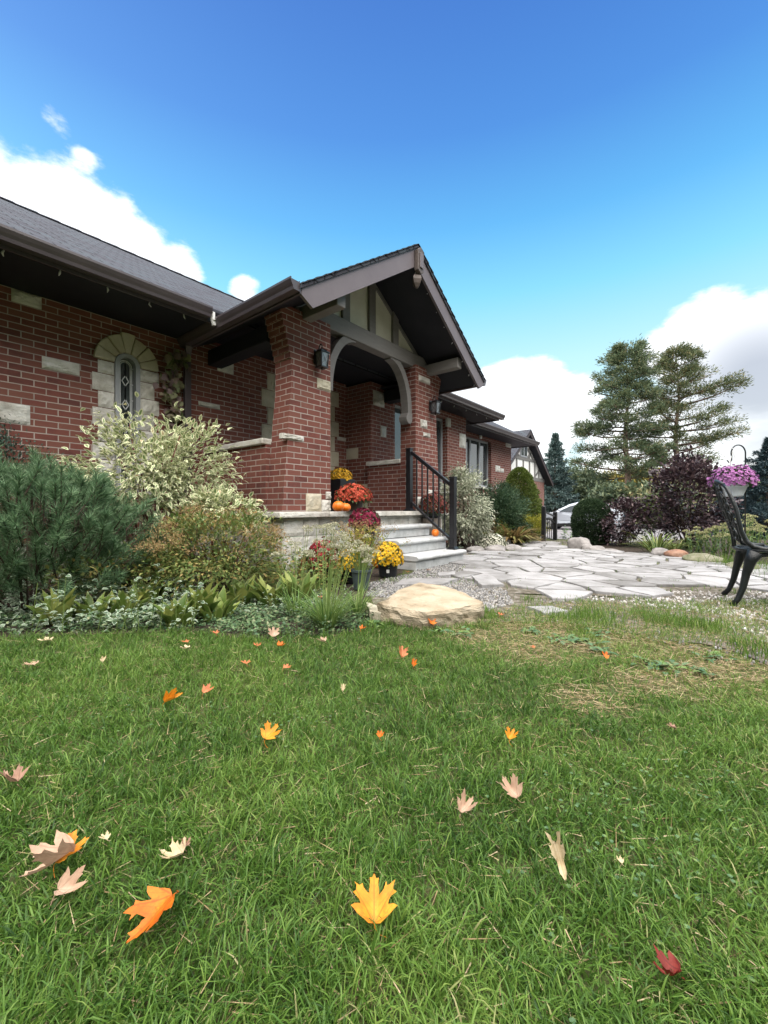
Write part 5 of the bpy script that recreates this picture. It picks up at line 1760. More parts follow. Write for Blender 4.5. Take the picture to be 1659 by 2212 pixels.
def pumpkin(label, loc, r, seed, flat=.82):
    t = thing('pumpkin', label, 'pumpkin', loc, rz=seed * 1.3, group='small orange pumpkins')
    m = MB()
    nu, nv = 48, 14
    vs = []
    for j in range(nv + 1):
        ph = math.pi * j / nv
        for i in range(nu):
            th = 2 * math.pi * i / nu
            rib = 1 - .10 * (1 - abs(math.sin(th * 4.5))) ** 2
            rr = r * math.sin(ph) * rib
            z = r * flat * (-math.cos(ph)) * (1 - .14 * math.exp(-(math.sin(ph) * 3) ** 2)) + r * flat * .9
            vs.append((rr * math.cos(th), rr * math.sin(th), z))
    fs = []
    for j in range(nv):
        for i in range(nu):
            fs.append((j * nu + i, j * nu + (i + 1) % nu, (j + 1) * nu + (i + 1) % nu, (j + 1) * nu + i))
    m.add(vs, fs)
    m.build('body', MT['pumpkin'], t, smooth=True)
    m = MB(); m.tube([(0, 0, r * flat * 1.60), (.004, 0, r * flat * 1.8), (r * .18, 0, r * flat * 2.1)], [r * .17, r * .10, r * .09], 7); m.build('stem', MT['pumpkin_stem'], t)
a = PD(731, 1100, 4.95); pumpkin('left of the two small orange pumpkins on the porch edge', (a.x, a.y, FL), .070, 1, .95)
a = PD(746, 1100, 5.05); pumpkin('right of the two small orange pumpkins on the porch edge, partly behind its neighbour', (a.x, a.y, FL), .066, 2)
a = G(816, 1228); pumpkin('small orange pumpkin on the ground beside the yellow flower pot', (a.x, a.y, .01), .075, 3, 1.0)
a = PD(972, 1175, 6.25); pumpkin('tiny orange pumpkin on the middle step behind the lower railing post', (5.30, 3.35, .35), .055, 4, 1.05)

# log behind the railing
lg = PD(932, 1100, 6.75)
t = thing('log_stump', 'weathered grey log stump under the rust red flowers behind the railing', 'log', (lg.x, lg.y, 0))
m = MB(); m.lathe([(.175, 0), (.165, .1), (.16, .4), (.155, .605), (.13, .61)], seg=18)
o = m.build('trunk', MT['stump'], t)

# grey green pot with a feathery dried plant
gp_ = G(789, 1277)
t = thing('plant_pot', 'grey green plastic pot of feathery dried yellow stalks behind the chives', 'plant pot', (gp_.x, gp_.y + .05, .008))
m = MB(); m.lathe([(.062, 0), (.068, .01), (.088, .165), (.098, .165), (.098, .19), (.088, .19), (.08, .17)], seg=26); m.build('pot', MT['pot_green'], t, bevel=.003)
rng = np.random.default_rng(77)
n = 70
tips = np.c_[rng.normal(0, .13, n), rng.normal(0, .11, n), rng.uniform(.34, .62, n)]
m = MB()
for q in tips: m.tube([(q[0] * .2, q[1] * .2, .17), (q[0] * .6, q[1] * .6, .17 + (q[2] - .17) * .6), tuple(q)], [.003, .0025, .0015], 4)
m.build('stem', MT['greenstem'], t)
P = (tips[:, None, :] + rng.normal(0, .022, (n, 26, 3)) - np.array([0, 0, .0])).reshape(-1, 3)
V, T = leaves_lo(P, rng.normal(0, .6, P.shape) + [0, 0, .5], rng.uniform(.012, .022, len(P)), .007, rng)
npmesh('seed_heads', V, T, MT['spirea_head'], t)['kind'] = 'stuff'
P = (tips[:, None, :] * np.array([.7, .7, .85]) + rng.normal(0, .03, (n, 6, 3))).reshape(-1, 3)
V, T, E = leaves(P, rng.normal(0, .6, P.shape) + [0, 0, .6], rng.uniform(.03, .05, len(P)), .012, rng=rng)
npmesh('foliage', V, T, MT['gold'], t, {'edge': E})

# ================================================================ ROCKS
def rock(label, loc, rad, seed, mat='boulder', group='rounded edging boulders', name='boulder', amp=.22):
    bm = bmesh.new()
    bmesh.ops.create_icosphere(bm, subdivisions=4, radius=1)
    s = Vector((seed * 3.7, seed * 1.9, seed * .7))
    for v in bm.verts:
        d = 1 + amp * mnoise.noise(v.co * 1.1 + s) + amp * .35 * mnoise.noise(v.co * 3.1 + s) + .03 * mnoise.noise(v.co * 9 + s)
        v.co = Vector((v.co.x * rad[0] * d, v.co.y * rad[1] * d, v.co.z * rad[2] * d))
    for f in bm.faces: f.smooth = True
    me = bpy.data.meshes.new(name)
    bm.to_mesh(me); bm.free()
    o = link(name, me, MT[mat])
    o.location = loc
    o.rotation_euler = (0, 0, seed)
    return tag(o, label, 'boulder', group)
def rk(label, px, py, wpx, hgt, seed, mat='boulder', zc=None):
    g = G(px, py)
    D = H * FPX / (py - HY)
    w = wpx / FPX * D / 2
    rock(label, (g.x + w * CA * .5, g.y + w * SA * .5, hgt * .25), (w * 1.05, w * .95, hgt * .78), seed, mat)
rk('low rounded grey boulder nearest the steps, left of the white flowers', 1030, 1193, 38, .10, 1.3)
rk('long pinkish boulder in front of the white chrysanthemum', 1073, 1193, 42, .12, 2.1)
rk('small boulder right of the white flowers under the bronze fronds', 1110, 1190, 36, .11, 3.4)
rk('small boulder tucked behind the gap between edging stones', 1092, 1178, 26, .18, 4.0)
rk('largest grey boulder under the dark clipped hedge at the path end', 1257, 1188, 46, .24, 5.2)
rk('small round boulder right of the largest boulder under the hedge', 1272, 1190, 26, .12, 6.3)
rk('low pale boulder in front of the purple bush, right of two grey boulders', 1292, 1191, 34, .09, 7.7)
rk('flat pale boulder farther right along the purple bush border', 1325, 1193, 34, .05, 8.8)
rk('smooth grey boulder at the right border beside the rusty one', 1438, 1203, 44, .13, 9.1)
rk('rusty brown boulder along the right border', 1470, 1207, 44, .12, 10.6, 'rust_boulder')
rk('mossy green boulder along the right border behind the chair', 1528, 1217, 70, .12, 11.2, 'moss_boulder')
rk('low mossy stone partly in the grass, right of the chair back', 1618, 1232, 60, .10, 12.4, 'moss_boulder')
rk('small grey stone beside the lower front edge of the sandstone block', 842, 1347, 20, .03, 13.1)

def sandstone():
    plan = gl((815, 1313), (826, 1300), (850, 1280), (872, 1263), (905, 1254), (950, 1257), (985, 1265), (1015, 1281), (1044, 1291), (1043, 1322), (1003, 1340), (965, 1350), (920, 1352), (870, 1338), (835, 1330))
    pl2 = []
    for p in plan:                        # the outline is the top edge, 0.16 above the ground
        pl2.append(Vector(p.xy))
    top = [(815, 1290), (826, 1286), (850, 1270), (872, 1259), (905, 1250), (950, 1254), (985, 1262), (1015, 1277), (1044, 1288), (1032, 1294), (1000, 1300), (960, 1305), (915, 1308), (860, 1300), (832, 1295)]
    tp = [Vector(G(x, y, .155).xy) for x, y in top]
    c = sum(tp, Vector((0, 0))) / len(tp)
    n0 = len(tp)
    def dens(poly, k=5):
        out = []
        for i in range(len(poly)):
            a, b = poly[i], poly[(i + 1) % len(poly)]
            for j in range(k): out.append(a.lerp(b, j / k))
        return out
    ring = dens(tp)
    n = len(ring)
    layers = [(0.99, -.03), (1.01, .015), (1.02, .045), (1.025, .075), (1.03, .098), (1.005, .115), (.965, .127), (.85, .137), (.6, .143), (.4, .145), (.2, .145)]
    vs, fs = [], []
    for li, (f, z) in enumerate(layers):
        for q in ring:
            p = c + (q - c) * f
            v3 = Vector((p.x * 3, p.y * 3, z * 9))
            nn = mnoise.noise(v3 + Vector((3, 1, 7)))
            n2 = mnoise.noise(Vector((p.x * 9, p.y * 9, z * 18)))
            n3 = mnoise.noise(Vector((p.x * 24, p.y * 24, z * 60)))
            if li < 6:
                p = p + (q - c).normalized() * (nn * .040 + n2 * .022 + n3 * .012)
                zz = z + (n2 * .006 if li > 0 else 0)
            else:
                zz = z * .90 + .012 * mnoise.noise(Vector((p.x * 1.6, p.y * 4.2, 2))) + .009 * round(mnoise.noise(Vector((p.x * 2.2, p.y * 3.1, 5))) * 3.5) / 3.5 + n2 * .003 + n3 * .005 - .05 * max(0, (c - p).dot(Vector((SA, -CA))) - .2)
            vs.append((p.x, p.y, zz))
    vs.append((c.x, c.y, .145))
    for r in range(len(layers) - 1):
        for i in range(n):
            fs.append((r * n + i, r * n + (i + 1) % n, (r + 1) * n + (i + 1) % n, (r + 1) * n + i))
    k = (len(layers) - 1) * n
    for i in range(n): fs.append((k + i, k + (i + 1) % n, len(vs) - 1))
    m = MB()
    m.add([(x - c.x, y - c.y, z) for x, y, z in vs], fs)
    o = m.build('sandstone_block', MT['sandstone'])
    o.location = (c.x, c.y, 0)
    tag(o, 'large flat tan sandstone block at the corner of the lawn before the path', 'boulder')
sandstone()

# ================================================================ LEFT BED PLANTS
def mugo():
    c = PD(60, 1100, 3.15)
    t = thing('mugo_pine', 'bushy dark green mugo pine with long needles at the left edge of the bed', 'pine shrub', (c.x, c.y, 0))
    rng = np.random.default_rng(9)
    n = 540
    p = sphere_pts(n, rng, -.85)
    rad = np.array([.80, .62, .52])
    k = rng.uniform(.42, 1.0, (n, 1)) ** .6
    k *= 1 + .16 * nz2(p[:, 0] * 2 + p[:, 2], p[:, 1] * 2, 1.7, 2)[:, None]
    # local axes follow the view so that the shrub fills the bed's length
    q = p * k * rad
    rot = np.array([[SA, CA, 0], [-CA, SA, 0], [0, 0, 1]]).T
    q = q @ rot.T if False else np.c_[q[:, 0] * SA + q[:, 1] * CA, -q[:, 0] * CA + q[:, 1] * SA, q[:, 2]]
    q[:, 2] += .52
    o = np.c_[p[:, 0] * SA + p[:, 1] * CA, -p[:, 0] * CA + p[:, 1] * SA, p[:, 2]]
    ax = unit(o * .55 + rng.normal(0, .22, (n, 3)) + [0, 0, .85])
    sl = rng.uniform(.12, .24, n)
    nn = 120
    f = rng.uniform(0, 1, (n, nn)) ** .8
    base = q[:, None] + ax[:, None] * (sl[:, None] * f)[..., None]
    side = unit(np.cross(np.repeat(ax, nn, 0), rng.normal(0, 1, (n * nn, 3))))
    spread = rng.uniform(.35, .95, (n * nn, 1))
    D = np.repeat(ax, nn, 0) * (1 - spread * .45) + side * spread
    L = rng.uniform(.055, .095, n * nn)
    V, T = needles(base.reshape(-1, 3), D, L, .0052, rng)
    npmesh('foliage', V, T, MT['mugo'], t)
    m = MB()
    for i in range(n):
        m.tube([q[i] - ax[i] * .05, q[i] + ax[i] * sl[i]], [.005, .0025], 4)
    for i in rng.permutation(n)[:34]:
        e = Vector(q[i] - ax[i] * .05)
        m.tube([(e.x * .35, e.y * .35, 0), (e.x * .75, e.y * .75, e.z * .35), e], [.010, .008, .004], 5)
    m.build('branch', MT['twig'], t)
mugo()
c = PD(25, 1100, 3.95)
shrub('evergreen_shrub', 'loose blue green evergreen shrub against the brick wall behind the mugo pine', 'shrub', (c.x - .1, c.y + .12, 0), (.66, .50, .62), .86, 7000, 46, .035, .014, 'yew', .13, seed=31, up=.7, stem='twig', nst=16)
c = PD(345, 1100, 4.3)
shrub('variegated_dogwood', 'tall dogwood with cream edged leaves and dark red stems below the arched window', 'shrub', (c.x, c.y - .05, 0), (.68, .58, .54), 1.12, 3900, 36, .074, .034, 'dogwood', .155, zmin=-.8, stem='redstem', nst=34, sr=.009, up=.25, droop=.35, seed=33, base=.11)
c = PD(505, 1100, 4.0)
shrub('variegated_dogwood', 'low lobe of cream edged dogwood leaves beside the porch pillar base', 'shrub', (c.x, c.y + .18, 0), (.40, .30, .24), .66, 900, 22, .075, .036, 'dogwood', .15, stem='redstem', nst=12, sr=.006, up=.2, seed=34)
c = PD(470, 1100, 3.55)
sp = shrub('spirea_bush', 'bushy spirea with brown dried flower heads in front of the dogwood', 'shrub', (c.x, c.y, 0), (.56, .50, .36), .37, 5200, 60, .04, .017, 'spirea', .13, zmin=-.7, nst=20, sr=.004, up=.5, seed=35)
rng = np.random.default_rng(36)
hd = sphere_pts(95, rng, .05) * np.array([.58, .52, .37]) * rng.uniform(.85, 1.08, (95, 1)) + [0, 0, .39]
P = (hd[:, None] + rng.normal(0, 1, (95, 60, 3)) * np.array([.034, .034, .018])).reshape(-1, 3)
V, T = leaves_lo(P, rng.normal(0, .6, P.shape) + [0, 0, .6], rng.uniform(.010, .020, len(P)), .007, rng)
npmesh('seed_heads', V, T, MT['spirea_head'], sp)['kind'] = 'stuff'
c = PD(300, 1100, 3.35)
shrub('perennial_clump', 'leafy green and bronze perennial clump between the mugo pine and the spirea', 'plant', (c.x, c.y + .1, 0), (.50, .36, .26), .24, 2400, 30, .045, .020, 'spirea', .16, nst=8, sr=.003, seed=38, up=.6)

def rosette_plant(name, label, catg, loc, n, L, W, mat, seed, group=None, tilt=(.25, 1.0), droop=.5, spread=.07, fold=.35, w1=1.0, w2=.85):
    rng = np.random.default_rng(seed)
    t = thing(name, label, catg, loc, group=group)
    a = rng.uniform(0, 2 * np.pi, n)
    k = rng.uniform(tilt[0], tilt[1], n)
    D = np.c_[np.cos(a) * k, np.sin(a) * k, np.ones(n)]
    P = np.c_[np.cos(a) * spread * rng.uniform(0, 1, n), np.sin(a) * spread * rng.uniform(0, 1, n), np.full(n, .005)]
    V, T, E = leaves(P, D, L * rng.uniform(.6, 1.15, n), W * rng.uniform(.7, 1.15, n), fold=fold, droop=droop, upb=.98, rng=rng, w1=w1, w2=w2)
    npmesh('foliage', V, T, MT[mat], t, {'edge': E})
    return t
hp = [(318, 1318, .20, 'upright yellow green broad leaved clump in front of the mugo pine'), (128, 1352, .19, 'dark low broad leaved clump at the lawn edge under the mugo pine'), (205, 1345, .17, 'broad leaved clump between the dark corner clump and the tallest clump'),
      (432, 1335, .20, 'broad leaved clump in the middle of the bed below the spirea'), (520, 1310, .20, 'bright broad leaved clump right of the bed middle, behind the ground cover'), (585, 1312, .18, 'broad leaved clump left of the yellowest clump'),
      (650, 1305, .21, 'yellowest broad leaved clump nearest the chives'), (388, 1352, .16, 'small dark broad leaved clump at the lawn edge below the bed middle'), (470, 1342, .16, 'small broad leaved clump in the ground cover left of the chives'), (265, 1335, .16, 'small broad leaved clump tucked left of the upright yellow green clump')]
for i, (px, py, L, lab) in enumerate(hp):
    g = G(px, py)
    rosette_plant('broad_leaved_clump', lab, 'plant', (g.x, g.y, .0), 24, L * 1.22, L * .40, 'hosta', 50 + i, 'broad leaved clumps in the front bed', tilt=(.05, .70), droop=.16, spread=.10, fold=.5)

def cover(name, region, n, L, W, mat, seed, zmax, edge=True, up=.8, clumpy=3.0):
    rng = np.random.default_rng(seed)
    P = np.array([(p[0], p[1]) for p in region])
    lo, hi = P.min(0), P.max(0)
    q = rng.uniform(lo, hi, (n * 5, 2))
    q = q[inside_np(q[:, 0], q[:, 1], region)]
    q = q[nz2(q[:, 0], q[:, 1], clumpy, seed) + rng.uniform(-1, 1, len(q)) > -.25][:n]
    n = len(q)
    z = rng.uniform(0, 1, n) ** 1.2 * zmax * (.65 + .5 * nz2(q[:, 0], q[:, 1], clumpy * 1.4, seed + 2))
    V, T, E = leaves(np.c_[q, np.maximum(.006, z)], np.c_[rng.normal(0, 1, (n, 2)), rng.uniform(.0, up, n)], L * rng.uniform(.6, 1.2, n), W * rng.uniform(.7, 1.2, n), rng=rng, droop=.3)
    o = npmesh(name, V, T, MT[mat], None, {'edge': E})
    return tag(o, kind='stuff')
front = gl((-160, 1372), (0, 1376), (120, 1371), (240, 1367), (400, 1360), (420, 1320), (330, 1300), (150, 1292), (-160, 1280))
cover('variegated_ground_cover', front, 2600, .042, .026, 'euonymus', 61, .16)
cover('white_edged_ground_cover', gl((-160, 1345), (0, 1350), (240, 1345), (430, 1335), (380, 1285), (-160, 1270)), 1300, .052, .032, 'euonymus', 66, .34, clumpy=4)
cover('creeping_ground_cover', front, 4200, .032, .017, 'vinca', 67, .09, clumpy=7)
mid_ = gl((150, 1365), (400, 1362), (540, 1381), (700, 1375), (790, 1358), (812, 1340), (775, 1315), (640, 1290), (480, 1288), (330, 1300))
cover('creeping_ground_cover', mid_, 9500, .026, .014, 'vinca', 62, .10, clumpy=5)
back_ = gl((-200, 1290), (150, 1300), (480, 1295), (700, 1290), (760, 1262), (640, 1235), (560, 1222)) + [Vector((2.85, 3.9, 0)), Vector((2.7, 5.3, 0)), Vector((-1.0, 5.3, 0))]
cover('leafy_ground_cover', back_, 10000, .048, .026, 'spirea', 63, .36, clumpy=4)
cover('white_edged_ground_cover', gl((480, 1340), (740, 1335), (760, 1290), (600, 1280)), 700, .03, .018, 'euonymus', 64, .14, clumpy=6)
# sprays of white edged leaves climbing through the mugo pine
rng = np.random.default_rng(65)
t = thing('euonymus_spray', 'thin stems with white edged leaves poking through the mugo pine', 'plant', G(180, 1345))
o = Vector(t.location)
m = MB(); P, D = [], []
for k in range(26):
    px, py = rng.uniform(60, 440), rng.uniform(1240, 1350)
    e = PD(px, py, rng.uniform(2.42, 2.62)) - o
    b_ = Vector((e.x + rng.normal(0, .05), e.y + .08, 0.0))
    m.tube([b_, b_.lerp(e, .5) + Vector((0, 0, .02)), e], .002, 4)
    for j in range(rng.integers(3, 8)):
        f = rng.uniform(.6, 1.05)
        P.append(b_.lerp(e, f)); D.append((rng.normal(), rng.normal(), rng.uniform(-.2, .6)))
m.build('stem', MT['greenstem'], t)
V, T, E = leaves(np.array([tuple(p) for p in P]), np.array(D), rng.uniform(.028, .045, len(P)), rng.uniform(.018, .026, len(P)), rng=rng)
npmesh('foliage', V, T, MT['euonymus'], t, {'edge': E})

def chives(label, loc, nst, h, spread, nbl, seed, headmat='chive_head', hr=.03):
    rng = np.random.default_rng(seed)
    t = thing('garlic_chives', label, 'plant', loc, group='seeding garlic chives')
    m = MB(); heads = []
    for k in range(nst):
        a = rng.uniform(0, 6.28); r = rng.uniform(0, spread)
        hh = h * rng.uniform(.72, 1.08)
        e = Vector((r * 2.2 * math.cos(a) + .05 * SA, r * 2.2 * math.sin(a) - .05 * CA, hh))
        b_ = Vector((r * .5 * math.cos(a), r * .5 * math.sin(a), 0))
        m.tube([b_, b_.lerp(e, .5) + Vector((0, 0, .015)), e], [.0028, .0024, .0018], 4)
        heads.append(e)
    m.build('stem', MT['chive' if False else 'greenstem'], t)
    P, D = [], []
    for e in heads:
        for q in sphere_pts(60, rng, -.1):
            P.append(np.array(e) + q * hr * np.array([1, 1, .75]) * .8); D.append(q + [0, 0, .3])
    V, T = leaves_lo(np.array(P), np.array(D), .011, .008, rng)
    V2, T2 = needles(np.repeat(np.array([tuple(e) for e in heads]), 60, 0), np.array(D), hr * .8, .0012, rng)
    V, T = cat([(V, T), (V2, T2)])
    npmesh('seed_heads', V, T, MT[headmat], t)['kind'] = 'stuff'
    n = nbl
    a = rng.uniform(0, 6.28, n)
    k = rng.uniform(.1, 1.3, n)
    V, T, E = leaves(np.c_[np.cos(a) * spread * .7 * rng.uniform(0, 1, n), np.sin(a) * spread * .7 * rng.uniform(0, 1, n), np.full(n, .0)], np.c_[np.cos(a) * k * .55, np.sin(a) * k * .55, np.ones(n)],
                     h * .50 * rng.uniform(.6, 1.15, n), .0065, fold=.2, droop=np.float64(.45), upb=.98, rng=rng)
    npmesh('foliage', V, T, MT['chive'], t, {'edge': E})
g = G(705, 1360); chives('tall clump of chives with pale round seed heads at the bed corner', (g.x, g.y, 0), 30, .60, .085, 190, 71)
g = G(772, 1335); chives('slim clump of chives in front of the grey green pot', (g.x, g.y, 0), 14, .52, .05, 70, 72)
g = G(640, 1330); chives('sparse chives with seed heads leaning before the stone base', (g.x, g.y, 0), 12, .58, .10, 40, 73)

# ================================================================ RIGHT OF THE STEPS
g = PD(1004, 1100, 8.3)
shrub('dappled_shrub', 'pale green and white dappled shrub between the stair railing and the far window', 'shrub', (g.x, g.y + .05, 0), (.52, .55, .70), .80, 7000, 76, .080, .026, 'willow', .13, zmin=-.9, nst=16, sr=.006, up=.1, droop=.4, seed=81)
g = PD(1085, 1100, 9.6)
shrub('juniper', 'dark green spreading juniper left of the cone shaped spruce', 'shrub', (g.x, g.y + .1, 0), (.70, .6, .62), .62, 14000, 70, .07, .018, 'juniper', .12, lo=True, nst=8, seed=82, up=.4)
g = PD(1122, 1100, 11.6)
def cone_tree(label, loc, r, h, n, mat, seed, name='dwarf_spruce', L=.055, W=.022):
    rng = np.random.default_rng(seed)
    t = thing(name, label, 'conifer', loc)
    n = int(n * 1.9)
    z = rng.uniform(0, 1, n) ** 1.35
    a = rng.uniform(0, 6.28, n)
    prof = np.sqrt(np.maximum(0, 1 - z ** 1.7)) * (.85 + .15 * np.minimum(1, z * 5))
    rr = r * prof * (1 + .14 * nz2(a * 2, z * 12, 1.3, seed) + .05 * nz2(a * 5, z * 30, 1.3, seed + 4)) * np.where(rng.uniform(0, 1, n) < .6, rng.uniform(.88, 1.03, n), rng.uniform(.3, .9, n))
    P = np.c_[rr * np.cos(a), rr * np.sin(a), z * h + .03]
    D = np.c_[np.cos(a), np.sin(a), np.full(n, .6)] + rng.normal(0, .45, (n, 3))
    V, T = leaves_lo(P, D, L * rng.uniform(.6, 1.2, n), W, rng)
    npmesh('foliage', V, T, MT[mat], t)
    m = MB(); m.tube([(0, 0, 0), (0, 0, h * .8)], [.05, .02], 7)
    for k in range(40): m.tube([(0, 0, h * (.05 + .02 * k)), (r * (.8 - .017 * k) * math.cos(k * 2.4), r * (.8 - .017 * k) * math.sin(k * 2.4), h * (.1 + .02 * k))], [.012, .005], 4)
    m.build('trunk', MT['twig'], t, smooth=True)
cone_tree('neat cone shaped dwarf spruce before the half timbered gable', (g.x, g.y, -.03), .62, 1.88, 16000, 'cone', 83)
g = PD(1150, 1100, 10.4)
shrub('golden_shrub', 'bright yellow green shrub left of the path railing', 'shrub', (g.x, g.y, 0), (.34, .34, .34), .32, 2600, 26, .04, .014, 'gold', .15, lo=True, nst=6, seed=84)
g = PD(1078, 1100, 9.0)
shrub('perennial_clump', 'olive and yellow leafy clump behind the white chrysanthemum', 'plant', (g.x, g.y + .1, 0), (.36, .3, .24), .24, 1100, 20, .05, .02, 'spirea', .18, nst=6, seed=85)
g = G(1114, 1176)
rosette_plant('bronze_fern', 'bronze and tan arching fronds beside the golden shrub', 'fern', (g.x, g.y + .1, 0), 150, .60, .060, 'fern', 86, tilt=(.2, 1.0), droop=.75, spread=.20)
g = G(1142, 1174)
rosette_plant('bronze_fern', 'smaller tan frond clump leaning onto the path by the golden shrub', 'fern', (g.x, g.y + .2, 0), 70, .40, .055, 'fern', 87, tilt=(.3, 1.1), droop=.8, spread=.14)
g = PD(1232, 1150, 10.9)
shrub('weedy_plant', 'small bright green plant at the foot of the path railing by the driveway', 'plant', (g.x, g.y, -.07), (.16, .16, .18), .15, 260, 12, .07, .02, 'weed', .2, nst=5, seed=88)
g = PD(990, 1170, 7.6)
rosette_plant('broad_leaved_clump', 'small pale edged leafy clump at the foot of the dappled shrub', 'plant', (g.x - .1, g.y, 0), 24, .15, .045, 'euonymus', 89)

# ================================================================ RIGHT BORDER
g = PD(1281, 1100, 9.0)
def hedge(label, loc):
    rng = np.random.default_rng(91)
    t = thing('clipped_hedge', label, 'hedge', loc)
    n = 34000
    a = rng.uniform(0, 2 * np.pi, n)
    z = rng.uniform(0, 1, n)
    prof = (1 - z ** 5) ** .5 * (.80 + .20 * np.minimum(1, z * 2.2))
    top = rng.uniform(0, 1, n) < .22
    f = np.where(top, np.sqrt(rng.uniform(0, 1, n)), np.where(rng.uniform(0, 1, n) < .7, rng.uniform(.9, 1.02, n), rng.uniform(.4, .9, n)))
    z = np.where(top, (1 - np.minimum(.97, f) ** 2) ** .2, z)
    rr = np.where(top, f, prof * f) * (1 + .05 * nz2(a * 2, z * 5, 1.6, 3))
    P = np.c_[rr * np.cos(a) * .37, rr * np.sin(a) * .40, .03 + z * .93]
    p = np.c_[np.cos(a) * (1 - top * .8), np.sin(a) * (1 - top * .8), .2 + top * 1.0]
    V, T = leaves_lo(P, p + rng.normal(0, .5, (n, 3)), .035 * rng.uniform(.7, 1.2, n), .017, rng)
    npmesh('foliage', V, T, MT['box'], t)
    m = MB()
    for k in range(30): m.tube([(.03 * math.cos(k), .03 * math.sin(k), 0), (.26 * math.cos(k * 2.4), .26 * math.sin(k * 2.4), .15 + .023 * k)], [.012, .004], 4)
    m.build('branches', MT['twig'], t)
hedge('dark clipped box hedge ball beside the silver blue car', (g.x + .1, g.y + .05, 0))
g = PD(1350, 1100, 8.7)
shrub('ninebark', 'lower purple leaved bush beside the dark clipped hedge', 'shrub', (g.x, g.y, 0), (.56, .50, .44), .48, 2700, 44, .065, .040, 'ninebark', .14, zmin=-.8, nst=18, sr=.006, up=.4, seed=92, droop=.2)
g = PD(1502, 1100, 7.9)
shrub('ninebark', 'tall purple leaved bush behind the garden chair', 'shrub', (g.x + .15, g.y + .1, 0), (.80, .66, .80), .92, 5600, 64, .075, .046, 'ninebark', .12, zmin=-.85, nst=30, sr=.008, up=.5, seed=93, droop=.2)
g = PD(1418, 1100, 8.9)
shrub('green_cypress', 'feathery green conifer between the two purple bushes', 'conifer', (g.x, g.y, 0), (.36, .34, .56), .55, 6000, 44, .05, .010, 'cone', .14, lo=True, nst=8, seed=94, up=.8)
g = G(1432, 1200)
rosette_plant('iris_clump', 'long green and yellowing strap leaves arching below the purple bushes', 'plant', (g.x + .2, g.y + .1, 0), 90, .55, .022, 'reed', 95, tilt=(.2, 1.2), droop=.5, spread=.16)
g = G(1470, 1203)
rosette_plant('iris_clump', 'shorter yellow green strap leaves behind the rusty boulder', 'plant', (g.x + .35, g.y + .1, 0), 50, .34, .020, 'reed', 96, tilt=(.2, 1.1), droop=.5, spread=.12)
def sedum(label, loc, n, h, sp, seed):
    rng = np.random.default_rng(seed)
    t = thing('sedum', label, 'plant', loc, group='pale sedums along the right border')
    tips = np.c_[rng.normal(0, sp, n), rng.normal(0, sp, n), h * rng.uniform(.6, 1.05, n)]
    m = MB()
    for q in tips: m.tube([(q[0] * .35, q[1] * .35, 0), (q[0] * .8, q[1] * .8, q[2] * .6), tuple(q)], [.006, .005, .004], 5)
    m.build('stem', MT['greenstem'], t)
    P = (tips[:, None] + sphere_pts(n * 70, rng, -.1).reshape(n, 70, 3) * np.array([.048, .048, .026])).reshape(-1, 3)
    V, T = leaves_lo(P, rng.normal(0, .5, P.shape) + [0, 0, .7], .015, .012, rng)
    npmesh('flower_heads', V, T, MT['sedum_head'], t)['kind'] = 'stuff'
    f = rng.uniform(.2, .9, (n, 14))
    P = np.stack([tips[:, 0:1] * (.35 + .65 * f), tips[:, 1:2] * (.35 + .65 * f), tips[:, 2:3] * f], -1).reshape(-1, 3)
    V, T, E = leaves(P, rng.normal(0, 1, P.shape) + [0, 0, .5], .05 * rng.uniform(.7, 1.2, len(P)), .022, rng=rng)
    npmesh('foliage', V, T, MT['weed'], t, {'edge': E})
for px, py, n, h, sp, lab in ((1640, 1222, 26, .62, .17, 'pale flowering sedum clump at the far right border'), (1585, 1214, 16, .52, .13, 'sedum clump seen through the chair back'), (1548, 1210, 12, .46, .12, 'sparse sedum stems left of the chair back'),
                              (1515, 1207, 9, .40, .12, 'thin sedum stems before the tall purple bush')):
    g = G(px, py); sedum(lab, (g.x + .25, g.y + .1, 0), n, h, sp, px)
g = PD(1700, 1100, 6.3); sedum('big sedum clump just outside the right border corner', (g.x, g.y, 0), 30, .6, .22, 5)

